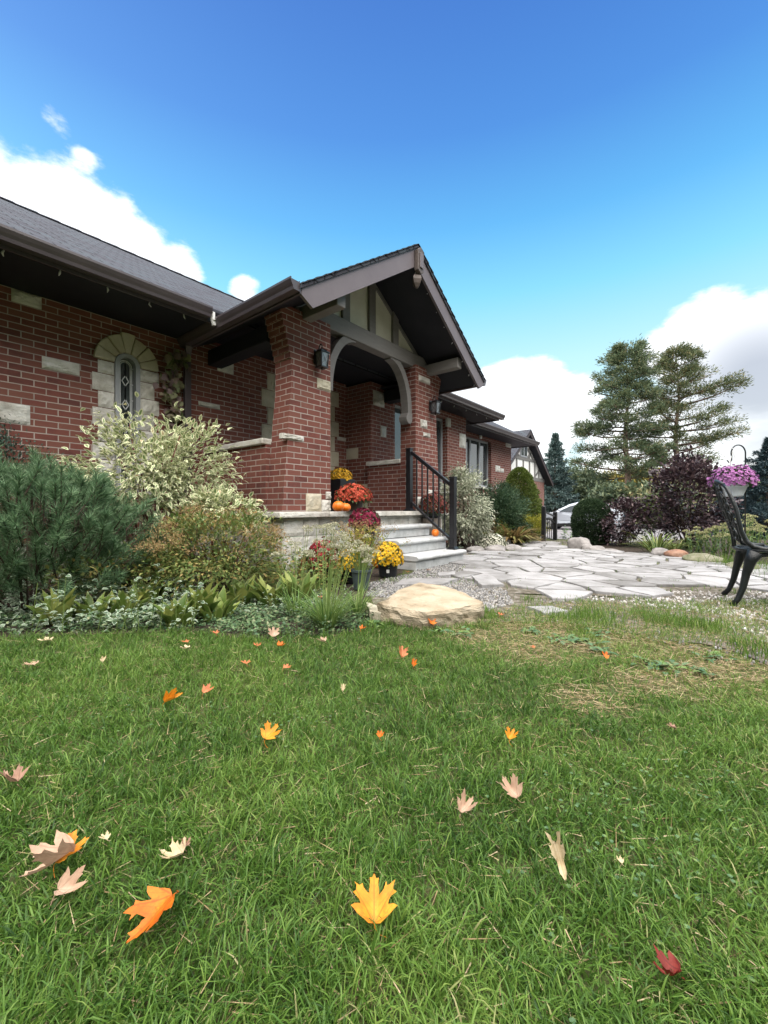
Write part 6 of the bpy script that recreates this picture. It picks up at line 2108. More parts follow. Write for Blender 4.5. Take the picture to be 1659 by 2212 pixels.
# ================================================================ TREES
def spruce(label, loc, h, r, n, mat, seed, L=.16, W=.035, name='blue_spruce', group='blue spruces', lean=0.0):
    rng = np.random.default_rng(seed)
    t = thing(name, label, 'spruce tree', loc, group=group)
    m = MB(); m.tube([(0, 0, -.1), (0, 0, h * .5), (0, 0, h * .99)], [r * .09, r * .055, .012], 8); m.build('trunk', MT['bark'], t, smooth=True)
    nb = int(26 + h * 18)
    bz = h * (1 - rng.uniform(0, 1, nb) ** .62 * .97)
    bz = np.sort(bz)
    ba = np.arange(nb) * 2.399 + rng.normal(0, .3, nb)
    bl = r * (1 - bz / h) ** .85 * rng.uniform(.72, 1.12, nb) + .14
    m = MB()
    k = rng.choice(nb, n, p=bl ** .8 / (bl ** .8).sum())
    f = rng.uniform(.12, 1, n) ** .7
    wid = bl[k] * .30 * np.sin(np.pi * np.clip(f, 0, 1) ** .8) + .04
    off = rng.normal(0, .55, n) * wid
    rad = bl[k] * f
    dz = -.22 * rad + .16 * bl[k] * f ** 3 + .10 * bl[k]
    P = np.c_[rad * np.cos(ba[k]) - off * np.sin(ba[k]), rad * np.sin(ba[k]) + off * np.cos(ba[k]), bz[k] + dz - np.abs(off) * .35 + rng.normal(0, .03, n)]
    D = np.c_[np.cos(ba[k]), np.sin(ba[k]), np.full(n, .25)] + rng.normal(0, .55, (n, 3))
    ne = n // 4                          # the close leader growth round the upper trunk
    ze = h * (1 - .62 * rng.uniform(0, 1, ne) ** 1.2)
    re = r * (1 - ze / h) * .75 * np.sqrt(rng.uniform(0, 1, ne)) + .03
    ae = rng.uniform(0, 6.28, ne)
    P = np.r_[P, np.c_[re * np.cos(ae), re * np.sin(ae), ze]]
    D = np.r_[D, np.c_[np.cos(ae), np.sin(ae), np.full(ne, .6)] + rng.normal(0, .4, (ne, 3))]
    n = len(P)
    V, T = leaves_lo(P, D, L * rng.uniform(.6, 1.2, n), W, rng)
    kk = V[:, 2] > -.3
    npmesh('crown', V, T, MT[mat], t)
    for i in range(nb):
        m.tube([(0, 0, bz[i]), (bl[i] * .55 * math.cos(ba[i]), bl[i] * .55 * math.sin(ba[i]), bz[i] - .02 * bl[i]), (bl[i] * .95 * math.cos(ba[i]), bl[i] * .95 * math.sin(ba[i]), bz[i] + .05 * bl[i])], [.012 * bl[i] + .006, .008 * bl[i] + .004, .003], 4)
    m.build('branches', MT['twig'], t)
    return t
def at(px, D):
    p = PD(px, HY, D)
    return (p.x, p.y, float(gz(p.x)))
spruce('tall blue spruce beyond the garage and the parked car', at(1199, 33), 6.9, 2.1, 16000, 'bluespruce', 101, L=.26, W=.07)
spruce('broad blue spruce rising at the right edge of the picture', at(1662, 11.5), 2.9, 1.35, 20000, 'darkspruce', 102, L=.11, W=.022)
spruce('small dark spruce tucked behind the tall purple bush', at(1590, 13.5), 1.75, 1.0, 9000, 'darkspruce', 103, L=.12, W=.03)

def pine(label, loc, h, spec, mat, seed, first=.22):
    """spec: list of limbs (height fraction, azimuth in view plane -1..1, depth, length, rise)"""
    rng = np.random.default_rng(seed)
    t = thing('pine_tree', label, 'pine tree', loc, group='tall pines beyond the driveway')
    bend = [(0.10 * math.sin(k * .9 + seed), 0.10 * math.cos(k * 1.3), h * k / 10) for k in range(11)]
    m = MB(); m.tube([(bend[0][0], bend[0][1], -.8)] + bend, [.30, .26, .235, .21, .19, .165, .14, .115, .085, .06, .035, .015], 9); m.build('trunk', MT['bark'], t, smooth=True)
    m = MB(); P, Dr = [], []
    right = np.array([SA, -CA, 0]); fwd = np.array([CA, SA, 0])
    for (hf, sx, sy, ln, rise, dens) in spec:
        z = hf * h
        k = min(9, int(hf * 10)); fr = hf * 10 - k
        bx = np.array(bend[k]) * (1 - fr) + np.array(bend[k + 1]) * fr
        d = right * sx + fwd * sy
        d = d / np.linalg.norm(d)
        e = bx + d * ln + np.array([0, 0, rise * ln])
        mid = bx + d * ln * .5 + np.array([0, 0, rise * ln * .5 - .05 * ln + rng.normal(0, .05)])
        m.tube([tuple(bx), tuple(mid), tuple(e)], [.025 + .016 * ln, .02 + .010 * ln, .012], 5)
        npad = max(5, int(ln * 3.1 * dens))
        for q in range(npad):
            f = rng.uniform(.34, 1.04)
            s_ = rng.normal(0, .17 * ln * (1.1 - .4 * f))
            side = np.array([-d[1], d[0], 0])
            c = bx + (e - bx) * f + side * s_ + np.array([0, 0, rng.uniform(-.05, .16)])
            base = bx + (e - bx) * max(.2, f - .2)
            m.tube([tuple(base), tuple(c)], [.018, .008], 4)
            nl = int(108 * dens)
            rr = rng.uniform(.26, .46)
            pts = rng.normal(0, 1, (nl, 3)) * np.array([rr, rr, rr * .62])
            P.append(c + pts * .60)
            Dr.append(unit(pts + d * .5 + [0, 0, .35]) + rng.normal(0, .35, (nl, 3)))
    P, Dr = np.concatenate(P), np.concatenate(Dr)
    V, T = leaves_lo(P, Dr, .24 * rng.uniform(.6, 1.2, len(P)), .055, rng)
    npmesh('crown', V, T, MT[mat], t)
    m.build('limb', MT['bark'], t, smooth=True)
def limbs(seed, n, lo, lenv, renv, gaps, dens):
    rg = random.Random(seed)
    def env(e, f):
        for (a, va), (b, vb) in zip(e, e[1:]):
            if f <= b: return va + (vb - va) * max(0, f - a) / (b - a)
        return e[-1][1]
    out = []
    for i in range(n):
        hf = lo + (.985 - lo) * (i + rg.uniform(-.5, .5)) / n
        hf = min(.985, max(lo, hf))
        a = i * 2.399 + rg.uniform(-.5, .5)
        sx, sy = math.cos(a), math.sin(a)
        if any(g0 < hf < g1 and sx * sg > 0 for g0, g1, sg in gaps) and rg.random() < .75: continue
        ln = env(lenv if sx < 0 else renv, hf) * rg.uniform(.62, 1.10) * (.62 + .38 * abs(sx))
        out.append((hf, sx, sy, ln, rg.uniform(.0, .34), dens * rg.uniform(.75, 1.2)))
    return out
specA = limbs(3, 70, .255, [(.25, 4.2), (.32, 3.4), (.40, 3.7), (.5, 3.5), (.6, 2.8), (.7, 2.6), (.8, 2.0), (.9, 1.3), (1, .5)], [(.25, 2.4), (.35, 3.1), (.5, 2.6), (.6, 2.8), (.7, 2.4), (.8, 2.1), (.9, 1.7), (1, .8)], [(.31, .36, -1), (.44, .47, -1), (.40, .46, 1), (.63, .66, 1)], 1.0)
p = at(1353, 30)
pine('left of the two tall pines beyond the driveway, thicker blue green crown', p, 12.8, specA, 'pineA', 111)
specB = limbs(8, 66, .31, [(.30, 2.4), (.5, 2.7), (.65, 2.5), (.8, 1.7), (.9, 1.1), (1, .45)], [(.30, 5.0), (.38, 4.6), (.45, 3.9), (.6, 4.7), (.7, 4.0), (.8, 2.8), (.9, 1.8), (1, .6)], [(.35, .39, 1), (.48, .51, 1), (.38, .46, -1), (.6, .63, 1), (.52, .55, -1)], .72)
p = at(1462, 31)
pine('right of the two tall pines, open layered crown reaching right', p, 13.0, specB, 'pineB', 112)
# lower evergreens and yellowing trees behind the border
def leafy_tree(label, loc, h, r, n, mat, seed, trunk=.12, name='background_tree', group='trees behind the driveway', nc=34, L=.30, W=.13, zc=None, flat=1.0):
    rng = np.random.default_rng(seed)
    t = thing(name, label, 'tree', loc, group=group)
    zc = zc if zc is not None else h * .58
    P, out, cs = clumps(n, nc, (r, r, (h - zc) * flat), zc, .17, -.9, .35, rng)
    P = P[P[:, 2] > .1]
    V, T = leaves_lo(P, rng.normal(0, 1, P.shape) + [0, 0, .3], L * rng.uniform(.6, 1.2, len(P)), W, rng)
    npmesh('crown', V, T, MT[mat], t)
    m = MB(); m.tube([(0, 0, -.8), (0.05, 0, h * .4), (0, .05, h * .85)], [trunk * 1.2, trunk, .03], 7); m.build('trunk', MT['bark'], t, smooth=True)
    m = MB()
    for c in cs[:14]: m.tube([(0, 0, zc * .6), tuple(np.array(c) * .6 + np.array([0, 0, zc * .25])), tuple(c)], [trunk * .5, trunk * .3, .015], 5)
    m.build('limb', MT['bark'], t, smooth=True)
lt = [(1262, 38, 4.4, 2.4, 'wood_green', 'rounded green tree just right of the far blue spruce'), (1305, 41, 4.9, 2.2, 'wood_gold', 'yellowing tree behind the trunk of the left pine'), (1390, 43, 5.3, 2.6, 'wood_gold', 'yellow green tree between the two pine trunks'),
      (1345, 27, 2.7, 2.0, 'wood_green', 'low spreading evergreen under the left pine'), (1318, 29, 2.5, 1.4, 'wood_green', 'low green tree behind the clipped hedge'), (1420, 25, 2.6, 2.0, 'pineB', 'low yellow green evergreen under the right pine'),
      (1520, 36, 4.2, 3.0, 'pineB', 'loose olive tree behind the tall purple bush'), (1230, 46, 5.6, 2.6, 'wood_green', 'far green tree low on the skyline right of the blue spruce'), (1480, 50, 5.6, 3.4, 'wood_green', 'far dark tree low behind the right pine trunk'), (1600, 40, 4.0, 3.0, 'wood_green', 'far tree low behind the hanging basket'),
      (1160, 44, 3.4, 3.0, 'wood_green', 'dark tree behind the parked car'), (1700, 34, 4.6, 3.2, 'wood_green', 'tree at the far right beyond the blue spruce')]
for i, (px, D, h, r, mt, lab) in enumerate(lt):
    leafy_tree(lab, at(px, D), h, r, 9500, mt, 120 + i, L=.34, W=.15)
# distant wood closing the horizon
rng = np.random.default_rng(140)
n = 26000
az = rng.uniform(R(-75), R(50), n)
dist = rng.uniform(75, 92, n)
hh = 3.6 + 1.5 * np.sin(az * 23) + 1.0 * np.sin(az * 57 + 1) + .7 * np.sin(az * 131)
zz = rng.uniform(0, 1, n) ** .8 * hh
P = np.c_[dist * np.cos(az), dist * np.sin(az), zz - .5]
V, T = leaves_lo(P, rng.normal(0, 1, P.shape) + [0, 0, .4], 1.1 * rng.uniform(.6, 1.2, n), .6, rng)
tag(npmesh('distant_wood', V, T, MT['wood_green']), kind='stuff')
# trees added behind the camera to block low sky light; panes reflect them
rng = np.random.default_rng(141)
n = 26000
az = rng.uniform(R(150), R(300), n)
dist = rng.uniform(22, 27, n)
hh = 14.5 + 1.6 * np.sin(az * 9) + 1.2 * np.sin(az * 23 + 1)
zz = rng.uniform(0, 1, n) ** .85 * hh
P = np.c_[dist * np.cos(az), dist * np.sin(az), zz]
V, T = leaves_lo(P, rng.normal(0, 1, P.shape) + [0, 0, .4], 1.3 * rng.uniform(.6, 1.2, n), .9, rng)
tag(npmesh('unseen_tree_screen', V, T, MT['wood_green']), kind='stuff')
#@@PART5
# ================================================================ LAWN
lawn_edge = bed_front + gl((850, 1346), (960, 1356), (1060, 1346), (1150, 1345), (1250, 1352), (1440, 1392), (1560, 1408), (1659, 1446))
le = [Vector(p) for p in lawn_edge]
lawn_poly = [Vector((-3.2, 2.6, 0)), Vector((-1.2, 2.75, 0))] + [Vector((le[0].x - .8, le[0].y + .78, 0))] + le + [G(1900, 1462), G(2300, 1404), Vector((5.9, -2.6, 0)), Vector((7.0, -5.0, 0)), Vector((-3.2, -5.0, 0))]

def patch(x, y):
    return .5 + .5 * (nz2(x, y, 1.3, .3) * .6 + nz2(x, y, 4.1, 1.7) * .4)
dry_c = [(G(1480, 1395), .36), (G(1330, 1380), .22), (G(1250, 1400), .22), (G(1150, 1400), .3), (G(1500, 1450), .3), (G(1060, 1380), .28), (G(1270, 1520), .16), (G(1590, 1450), .3), (G(1380, 1380), .25), (G(1200, 1365), .2), (G(1100, 1360), .18), (G(1400, 1480), .22)]
def dryness(x, y):
    d = np.zeros_like(x)
    for c, r in dry_c:
        d = np.maximum(d, np.clip(1.25 - np.hypot(x - c.x, y - c.y) / r, 0, 1))
    return np.clip(d + .25 * nz2(x, y, 6, 2.2) * (d > .05), 0, 1)

def blades(name, X, Y, h, w, mat, seed, tint, lean=(.45, 1.45), z0=0.0):
    rng = np.random.default_rng(seed)
    n = len(X)
    a = nz2(X, Y, 2.2, 5) * 3.2 + nz2(X, Y, 9.0, 1) * 2.4 + rng.normal(0, 1.9, n)
    k = rng.uniform(lean[0], lean[1], n) * h
    D = np.c_[np.cos(a), np.sin(a)]
    S = np.c_[-np.sin(a), np.cos(a)]
    ph = rng.uniform(0, np.pi, n)
    S = np.c_[np.cos(ph), np.sin(ph)]
    rise = np.sqrt(np.maximum(.10, 1.2 - (k / h) ** 2 * .62)) * h
    B = np.c_[X, Y]
    w = w[:, None]
    def row(f, lift, wf):
        c = B + D * (k * f)[:, None]
        z = (z0 + rise * lift)[:, None]
        return np.c_[c - S * w * wf, z], np.c_[c + S * w * wf, z]
    a0, b0 = row(0, 0, .5)
    a1, b1 = row(.22, .55, .46)
    a2, b2 = row(.58, .88, .34)
    tip = np.c_[B + D * k[:, None], (z0 + rise * np.where(k / h > .8, .86, 1.0))[:, None]]
    V = np.stack([a0, b0, a1, b1, a2, b2, tip], 1).reshape(-1, 3)
    q = np.array([[0, 1, 3], [0, 3, 2], [2, 3, 5], [2, 5, 4], [4, 5, 6]])
    T = (np.arange(n)[:, None, None] * 7 + q[None]).reshape(-1, 3)
    o = npmesh(name, V, T, mat, None, {'tint': np.repeat(tint, 7)})
    return tag(o, kind='stuff')

def scatter_view(n, d0, d1, lw, seed, power):
    """points over the wedge in front of the camera, denser where they are nearer"""
    rng = np.random.default_rng(seed)
    u = rng.uniform(0, 1, n)
    e = 2 - power
    D = (d0 ** e + u * (d1 ** e - d0 ** e)) ** (1 / e)
    Lt = rng.uniform(-lw, lw, n) * D
    return D * CA + Lt * SA, D * SA - Lt * CA, D, rng

X, Y, Dp, rng = scatter_view(270000, .40, 4.2, 1.08, 201, 1.0)
rngu = np.random.default_rng(202)
X2, Y2 = rngu.uniform(-2.4, 5.6, 170000), rngu.uniform(-3.6, 2.9, 170000)
dd = X2 * CA + Y2 * SA; ll = X2 * SA - Y2 * CA
k = (dd < .42) | (np.abs(ll) > 1.06 * dd)
X, Y, side_ = np.r_[X, X2[k]], np.r_[Y, Y2[k]], np.r_[np.zeros(len(X)), np.ones(k.sum())]
k = inside_np(X, Y, lawn_poly)
# ragged border: a few blades stray past the edge
X, Y, side_ = X[k], Y[k], side_[k]
dry = dryness(X, Y)
rr = np.random.default_rng(203)
clump = .5 + .5 * nz2(X, Y, 13.0, 2.6) + .35 * nz2(X, Y, 31.0, .7)
k = (rr.uniform(0, 1, len(X)) > dry * .78) & (rr.uniform(0, 1, len(X)) < .48 + .75 * clump)
X, Y, dry, clump, side_ = X[k], Y[k], dry[k], clump[k], side_[k]
n = len(X)
pt = patch(X, Y)
right = sm(.0, 1.6, X * SA - Y * CA)
tint = np.clip(.05 + .46 * pt + .10 * (1 - clump) + .15 * right + rr.normal(0, .17, n) + .18 * dry + .14 * (nz2(X, Y, 3.0, 4.4) > .35), 0, .97)
k = rr.uniform(0, 1, n) < .025 + .05 * right * pt
tint[k] = rr.uniform(.82, 1.0, k.sum())
h = (.016 + .030 * rr.uniform(0, 1, n) ** 1.4) * (.75 + .45 * (1 - dry)) * (.75 + .5 * pt) * (.72 + .55 * np.clip(clump, 0, 1.2))
blades('lawn', X, Y, h * (1 + .5 * side_), rr.uniform(.0017, .0038, n) * (1 + 1.2 * side_), MT['grass'], 204, tint)

# dry thatch between the blades
X, Y, Dp, rng = scatter_view(110000, .40, 4.0, 1.08, 211, 1.0)
k = inside_np(X, Y, lawn_poly)
X, Y = X[k], Y[k]
dry = dryness(X, Y)
rr = np.random.default_rng(212)
k = rr.uniform(0, 1, len(X)) < .07 + .80 * dry
X, Y = X[k], Y[k]
n = len(X)
a = rr.uniform(0, 6.28, n)
V, T = needles(np.c_[X, Y, rr.uniform(.002, .022, n)], np.c_[np.cos(a), np.sin(a), rr.normal(.08, .18, n)], rr.uniform(.025, .075, n), .0022, rr)
tag(npmesh('dry_thatch', V, T, MT['straw']), kind='stuff')

# clover and small weeds in the lawn
rr = np.random.default_rng(221)
cl = []
for px, py, r, m_ in ((1420, 1900, .30, 70), (1350, 1760, .26, 50), (450, 1560, .2, 30), (1560, 1720, .3, 60), (650, 1570, .2, 30), (230, 1530, .25, 40)):
    g = G(px, py)
    cl.append(np.c_[g.x + rr.normal(0, r * .5, m_), g.y + rr.normal(0, r * .5, m_), rr.uniform(.014, .032, m_)])
P = np.concatenate(cl)
P = np.repeat(P, 3, 0)
a = np.tile([0, 2.09, 4.19], len(P) // 3) + np.repeat(rr.uniform(0, 6, len(P) // 3), 3)
V, T, E = leaves(P, np.c_[np.cos(a), np.sin(a), np.full(len(P), .25)], .0055, .0062, rng=rr, droop=.1, upb=.95, w2=1.0)
tag(npmesh('clover', V, T, MT['weed'], None, {'edge': E}), kind='stuff')
# taller tufts along the gravel edge
tx, ty, th = [], [], []
rr = np.random.default_rng(231)
for px, py, r, m_, hh in ((1225, 1345, .12, 420, .10), (1275, 1335, .10, 380, .11), (1310, 1350, .10, 300, .10), (1420, 1345, .14, 520, .11), (1480, 1352, .12, 480, .11), (1530, 1362, .08, 260, .10), (1645, 1420, .10, 240, .13), (1060, 1335, .07, 260, .09), (1015, 1340, .06, 180, .09), (850, 1348, .05, 120, .07), (880, 1352, .05, 160, .09), (905, 1354, .04, 60, .14), (940, 1354, .05, 160, .07), (975, 1350, .05, 150, .08), (1035, 1325, .05, 150, .08), (825, 1340, .04, 100, .07), (1150, 1300, .08, 160, .07), (1250, 1302, .10, 160, .06), (1380, 1300, .10, 160, .06),
                          (1250, 1375, .05, 150, .07), (1625, 1400, .08, 150, .09), (1455, 1262, .04, 60, .06), (1450, 1268, .03, 40, .05), (1330, 1296, .05, 70, .05), (1590, 1285, .06, 70, .07), (1570, 1300, .05, 60, .07), (1120, 1260, .06, 60, .05), (1000, 1250, .08, 90, .05), (870, 1250, .12, 160, .06), (840, 1258, .10, 140, .06), (930, 1246, .08, 70, .05),
                          (800, 1360, .06, 120, .10), (560, 1378, .20, 200, .08), (680, 1374, .15, 170, .09), (1585, 1222, .25, 420, .20), (1640, 1232, .25, 420, .22), (1545, 1216, .2, 200, .16), (1000, 1212, .1, 60, .05), (1690, 1250, .3, 300, .18)):
    g = G(px, py)
    m_ = int(m_ * .7); q_ = rr.uniform(.4, 1.1) ; tx.append(g.x + rr.normal(0, r * .75, m_)); ty.append(g.y + rr.normal(0, r * .75, m_)); th.append(hh * .72 * rr.uniform(.25, 1.15, m_))
tx, ty, th = map(np.concatenate, (tx, ty, th))
blades('grass_tufts', tx, ty, th, rr.uniform(.002, .0042, len(tx)), MT['grass'], 232, np.clip(rr.normal(.5, .18, len(tx)), .1, .95), lean=(.1, .7))
# straggling grass in the gravel verge
gx, gy, Dp, rng = scatter_view(90000, 2.3, 4.2, 1.08, 241, 1.0)
verge = gl((830, 1352), (1060, 1320), (1200, 1305), (1659, 1300), (1900, 1330), (1900, 1520), (1659, 1460), (1440, 1400), (1250, 1360))
k = inside_np(gx, gy, verge) & (nz2(gx, gy, 4.5, .8) + rng.uniform(-.8, .8, len(gx)) > -.25)
gx, gy = gx[k], gy[k]
blades('verge_grass', gx, gy, rng.uniform(.02, .055, len(gx)), rng.uniform(.0018, .0032, len(gx)), MT['grass'], 242, np.clip(rng.normal(.6, .2, len(gx)), .1, 1), lean=(.3, 1.2))
k = rng.uniform(0, 1, 5200)
sx, sy, Dp, rng = scatter_view(60000, 2.2, 4.0, 1.08, 243, 1.0)
kk = inside_np(sx, sy, verge) & (nz2(sx, sy, 3.0, 1.8) + rng.uniform(-.8, .8, len(sx)) > .0)
sx, sy = sx[kk], sy[kk]
a = rng.uniform(0, 6.28, len(sx))
V, T = needles(np.c_[sx, sy, rng.uniform(.008, .022, len(sx))], np.c_[np.cos(a), np.sin(a), rng.normal(.05, .15, len(sx))], rng.uniform(.02, .06, len(sx)), .0026, rng)
tag(npmesh('dry_thatch', V, T, MT['straw']), kind='stuff')
# grass and moss growing in the joints of the path
q = np.random.default_rng(251)
jx, jy = q.uniform(3.2, 10.5, 26000), q.uniform(-3, 3.6, 26000)
far_ = np.ones(len(jx), bool)
for poly in SLABS: far_ &= ~inside_np(jx, jy, poly)
reg = gl((930, 1262), (990, 1240), (1010, 1200), (1140, 1178), (1215, 1170), (1240, 1189), (1400, 1199), (1590, 1222), (1850, 1250), (1880, 1288), (1400, 1282), (1100, 1276))
k = far_ & inside_np(jx, jy, reg) & (nz2(jx, jy, 4, 1.1) + q.uniform(-1, 1, len(jx)) > .1)
jx, jy = jx[k], jy[k]
blades('joint_grass', jx, jy, q.uniform(.012, .042, len(jx)), q.uniform(.003, .006, len(jx)), MT['grass'], 252, np.clip(q.normal(.5, .2, len(jx)), .1, 1), lean=(.2, .8), z0=.008)
# flat blue green weed rosettes on the worn verge
wp = [(1405, 1442), (1445, 1446), (1500, 1452), (1235, 1392), (1270, 1395), (1215, 1385), (1290, 1372), (1150, 1365), (960, 1368), (1000, 1372), (1540, 1425), (1300, 1412), (790, 1350), (815, 1352), (1380, 1325)]
P, D, LL = [], [], []
for px, py in wp:
    g = G(px, py)
    for k in range(14):
        a = rng.uniform(0, 6.28)
        P.append((g.x + rng.normal(0, .03), g.y + rng.normal(0, .03), .012)); D.append((math.cos(a), math.sin(a), rng.uniform(.1, .7))); LL.append(rng.uniform(.035, .075))
V, T, E = leaves(np.array(P), np.array(D), np.array(LL), .024, rng=rng, upb=.95, droop=.35)
tag(npmesh('broadleaf_weeds', V, T, MT['weed'], None, {'edge': E}), kind='stuff')

# ================================================================ FALLEN LEAVES
HALF = [(0, 1.0), (.03, .93), (.05, .865), (.14, .845), (.115, .77), (.12, .68), (.14, .60), (.135, .53), (.21, .565), (.30, .635), (.335, .735), (.39, .675), (.45, .70), (.60, .745), (.555, .645), (.535, .575), (.605, .52), (.50, .455), (.43, .385), (.365, .315), (.45, .315), (.53, .30), (.64, .235), (.54, .19), (.45, .115), (.30, .055), (.15, .0), (.06, .02), (0, .035)]
def maple(label, px, py, size, col, yaw, curl, fold=0.0, tilt=(0, 0), seed=0, z=.03, twist=0.0):
    """size sets the width; curl bends the lobes, fold closes it along the midrib"""
    rng = random.Random(seed * 7 + int(px))
    size *= .73
    side = [(x * .86 * rng.uniform(.92, 1.08), y * rng.uniform(.96, 1.04)) for x, y in HALF[1:-1]]
    sid2 = [(-x * .86 * rng.uniform(.92, 1.08), y * rng.uniform(.96, 1.04)) for x, y in reversed(HALF[1:-1])]
    out = [HALF[0]] + side + [HALF[-1]] + sid2
    bm = bmesh.new()
    bm.faces.new([bm.verts.new((x, y, 0)) for x, y in out])
    for k in range(-5, 6):
        bmesh.ops.bisect_plane(bm, geom=bm.verts[:] + bm.edges[:] + bm.faces[:], plane_co=(k * .11, 0, 0), plane_no=(1, 0, 0))
    for k in range(1, 9):
        bmesh.ops.bisect_plane(bm, geom=bm.verts[:] + bm.edges[:] + bm.faces[:], plane_co=(0, k * .11, 0), plane_no=(0, 1, 0))
    bmesh.ops.triangulate(bm, faces=bm.faces[:])
    uvl = bm.loops.layers.uv.new('UVMap')
    for f in bm.faces:
        for l in f.loops: l[uvl].uv = (l.vert.co.x, l.vert.co.y)
    ph = seed * 1.3
    axis = rng.uniform(-.5, .5)
    for v in bm.verts:
        x, y = v.co.x, v.co.y
        zz, xx = 0.0, x
        if fold:
            an = min(1.25, fold * .75) * min(1, abs(x) / .18)
            xx, zz = math.copysign(abs(x) * math.cos(an), x), abs(x) * math.sin(an)
        u = x * math.cos(axis) + (y - .45) * math.sin(axis)
        w = -x * math.sin(axis) + (y - .45) * math.cos(axis)
        zz += curl * (u * u * .35 + w * w * .9) + .030 * math.sin(7 * x + ph) * math.cos(6 * y + ph * 2) + twist * x * (y - .4)
        for la in (0, .70, -.70, 1.35, -1.35):          # the main ribs sit in shallow creases
            d = abs(x * math.cos(la) - (y - .03) * math.sin(la))
            zz -= .014 * math.exp(-(d / .035) ** 2) if x * math.sin(la) + (y - .03) * math.cos(la) > 0 else 0
        v.co = Vector((xx * size, (y - .45) * size, zz * size))
    for f in bm.faces: f.smooth = True
    me = bpy.data.meshes.new('maple_leaf')
    bm.to_mesh(me); bm.free()
    o = link('maple_leaf', me, LM[col])
    m = MB(); m.tube([(0, -.42 * size, 0), (.02 * size, -.50 * size, -.04 * size), (.12 * size, -.56 * size, -.16 * size), (.30 * size, -.58 * size, -.24 * size)], [.0010, .0008, .0008, .0007], 4)
    m.build('leaf_stalk', LM[col], o)
    g = G(px, py, z + .006 + .30 * size * math.sin(abs(tilt[0])))
    o.location = g
    o.rotation_euler = (tilt[0], tilt[1], yaw)
    return tag(o, label, 'leaf', 'fallen maple leaves')

def leaf_skin(name, cols, vein):
    m, nt, out = new_mat(name)
    L = nt.links
    tc = nd(nt, 'ShaderNodeTexCoord')
    nz = nd(nt, 'ShaderNodeTexNoise', i_Scale=28.0, i_Detail=6.0, i_Roughness=.65)
    L.new(tc.outputs['Object'], nz.inputs['Vector'])
    rp = ramp(nt, cols, [.3 + .4 * i / (len(cols) - 1) for i in range(len(cols))])
    L.new(nz.outputs['Fac'], rp.inputs[0])
    n3 = nd(nt, 'ShaderNodeTexNoise', i_Scale=70.0, i_Detail=4.0, i_Roughness=.6)
    L.new(tc.outputs['Object'], n3.inputs['Vector'])
    mr = nd(nt, 'ShaderNodeMapRange')
    mr.inputs['From Min'].default_value = .56
    mr.inputs['From Max'].default_value = .74
    mr.inputs['To Max'].default_value = .85
    L.new(n3.outputs['Fac'], mr.inputs['Value'])
    mx = nd(nt, 'ShaderNodeMix', data_type='RGBA')
    L.new(mr.outputs[0], mx.inputs['Factor'])
    L.new(rp.outputs[0], mx.inputs['A'])
    mx.inputs['B'].default_value = c4(vein)
    sx = nd(nt, 'ShaderNodeSeparateXYZ')
    L.new(tc.outputs['UV'], sx.inputs[0])
    def mm(op, a, b=None, c=None):
        q = nd(nt, 'ShaderNodeMath', operation=op)
        for i, v in enumerate((a, b, c)):
            if v is None: continue
            if isinstance(v, (int, float)): q.inputs[i].default_value = v
            else: L.new(v, q.inputs[i])
        return q.outputs[0]
    ax = mm('ABSOLUTE', sx.outputs['X'])
    yy = mm('SUBTRACT', sx.outputs['Y'], .03)
    best = None
    for la in (0, .70, 1.35):            # main ribs
        d = mm('ABSOLUTE', mm('SUBTRACT', mm('MULTIPLY', ax, math.cos(la)), mm('MULTIPLY', yy, math.sin(la))))
        best = d if best is None else mm('MINIMUM', best, d)
    # side veins branching off the ribs
    sv = mm('ABSOLUTE', mm('SUBTRACT', mm('FRACT', mm('MULTIPLY', mm('SUBTRACT', yy, mm('MULTIPLY', ax, .75)), 7.0)), .5))
    rib = nd(nt, 'ShaderNodeMapRange')
    rib.inputs['From Min'].default_value = .022
    rib.inputs['From Max'].default_value = .006
    rib.inputs['To Max'].default_value = .65
    L.new(best, rib.inputs['Value'])
    sid = nd(nt, 'ShaderNodeMapRange')
    sid.inputs['From Min'].default_value = .10
    sid.inputs['From Max'].default_value = .02
    sid.inputs['To Max'].default_value = .28
    L.new(sv, sid.inputs['Value'])
    mv = nd(nt, 'ShaderNodeMix', data_type='RGBA')
    L.new(mm('MAXIMUM', rib.outputs[0], sid.outputs[0]), mv.inputs['Factor'])
    L.new(mx.outputs['Result'], mv.inputs['A'])
    mv.inputs['B'].default_value = c4([q * .75 for q in vein])
    mx = mv
    b_ = nd(nt, 'ShaderNodeBsdfPrincipled', i_Roughness=.55)
    b_.inputs['Specular IOR Level'].default_value = .3
    L.new(mx.outputs['Result'], b_.inputs['Base Color'])
    tr = nd(nt, 'ShaderNodeBsdfTranslucent')
    L.new(mx.outputs['Result'], tr.inputs['Color'])
    ms = nd(nt, 'ShaderNodeMixShader')
    ms.inputs[0].default_value = .25
    L.new(b_.outputs[0], ms.inputs[1]); L.new(tr.outputs[0], ms.inputs[2])
    L.new(ms.outputs[0], out.inputs[0])
    return m
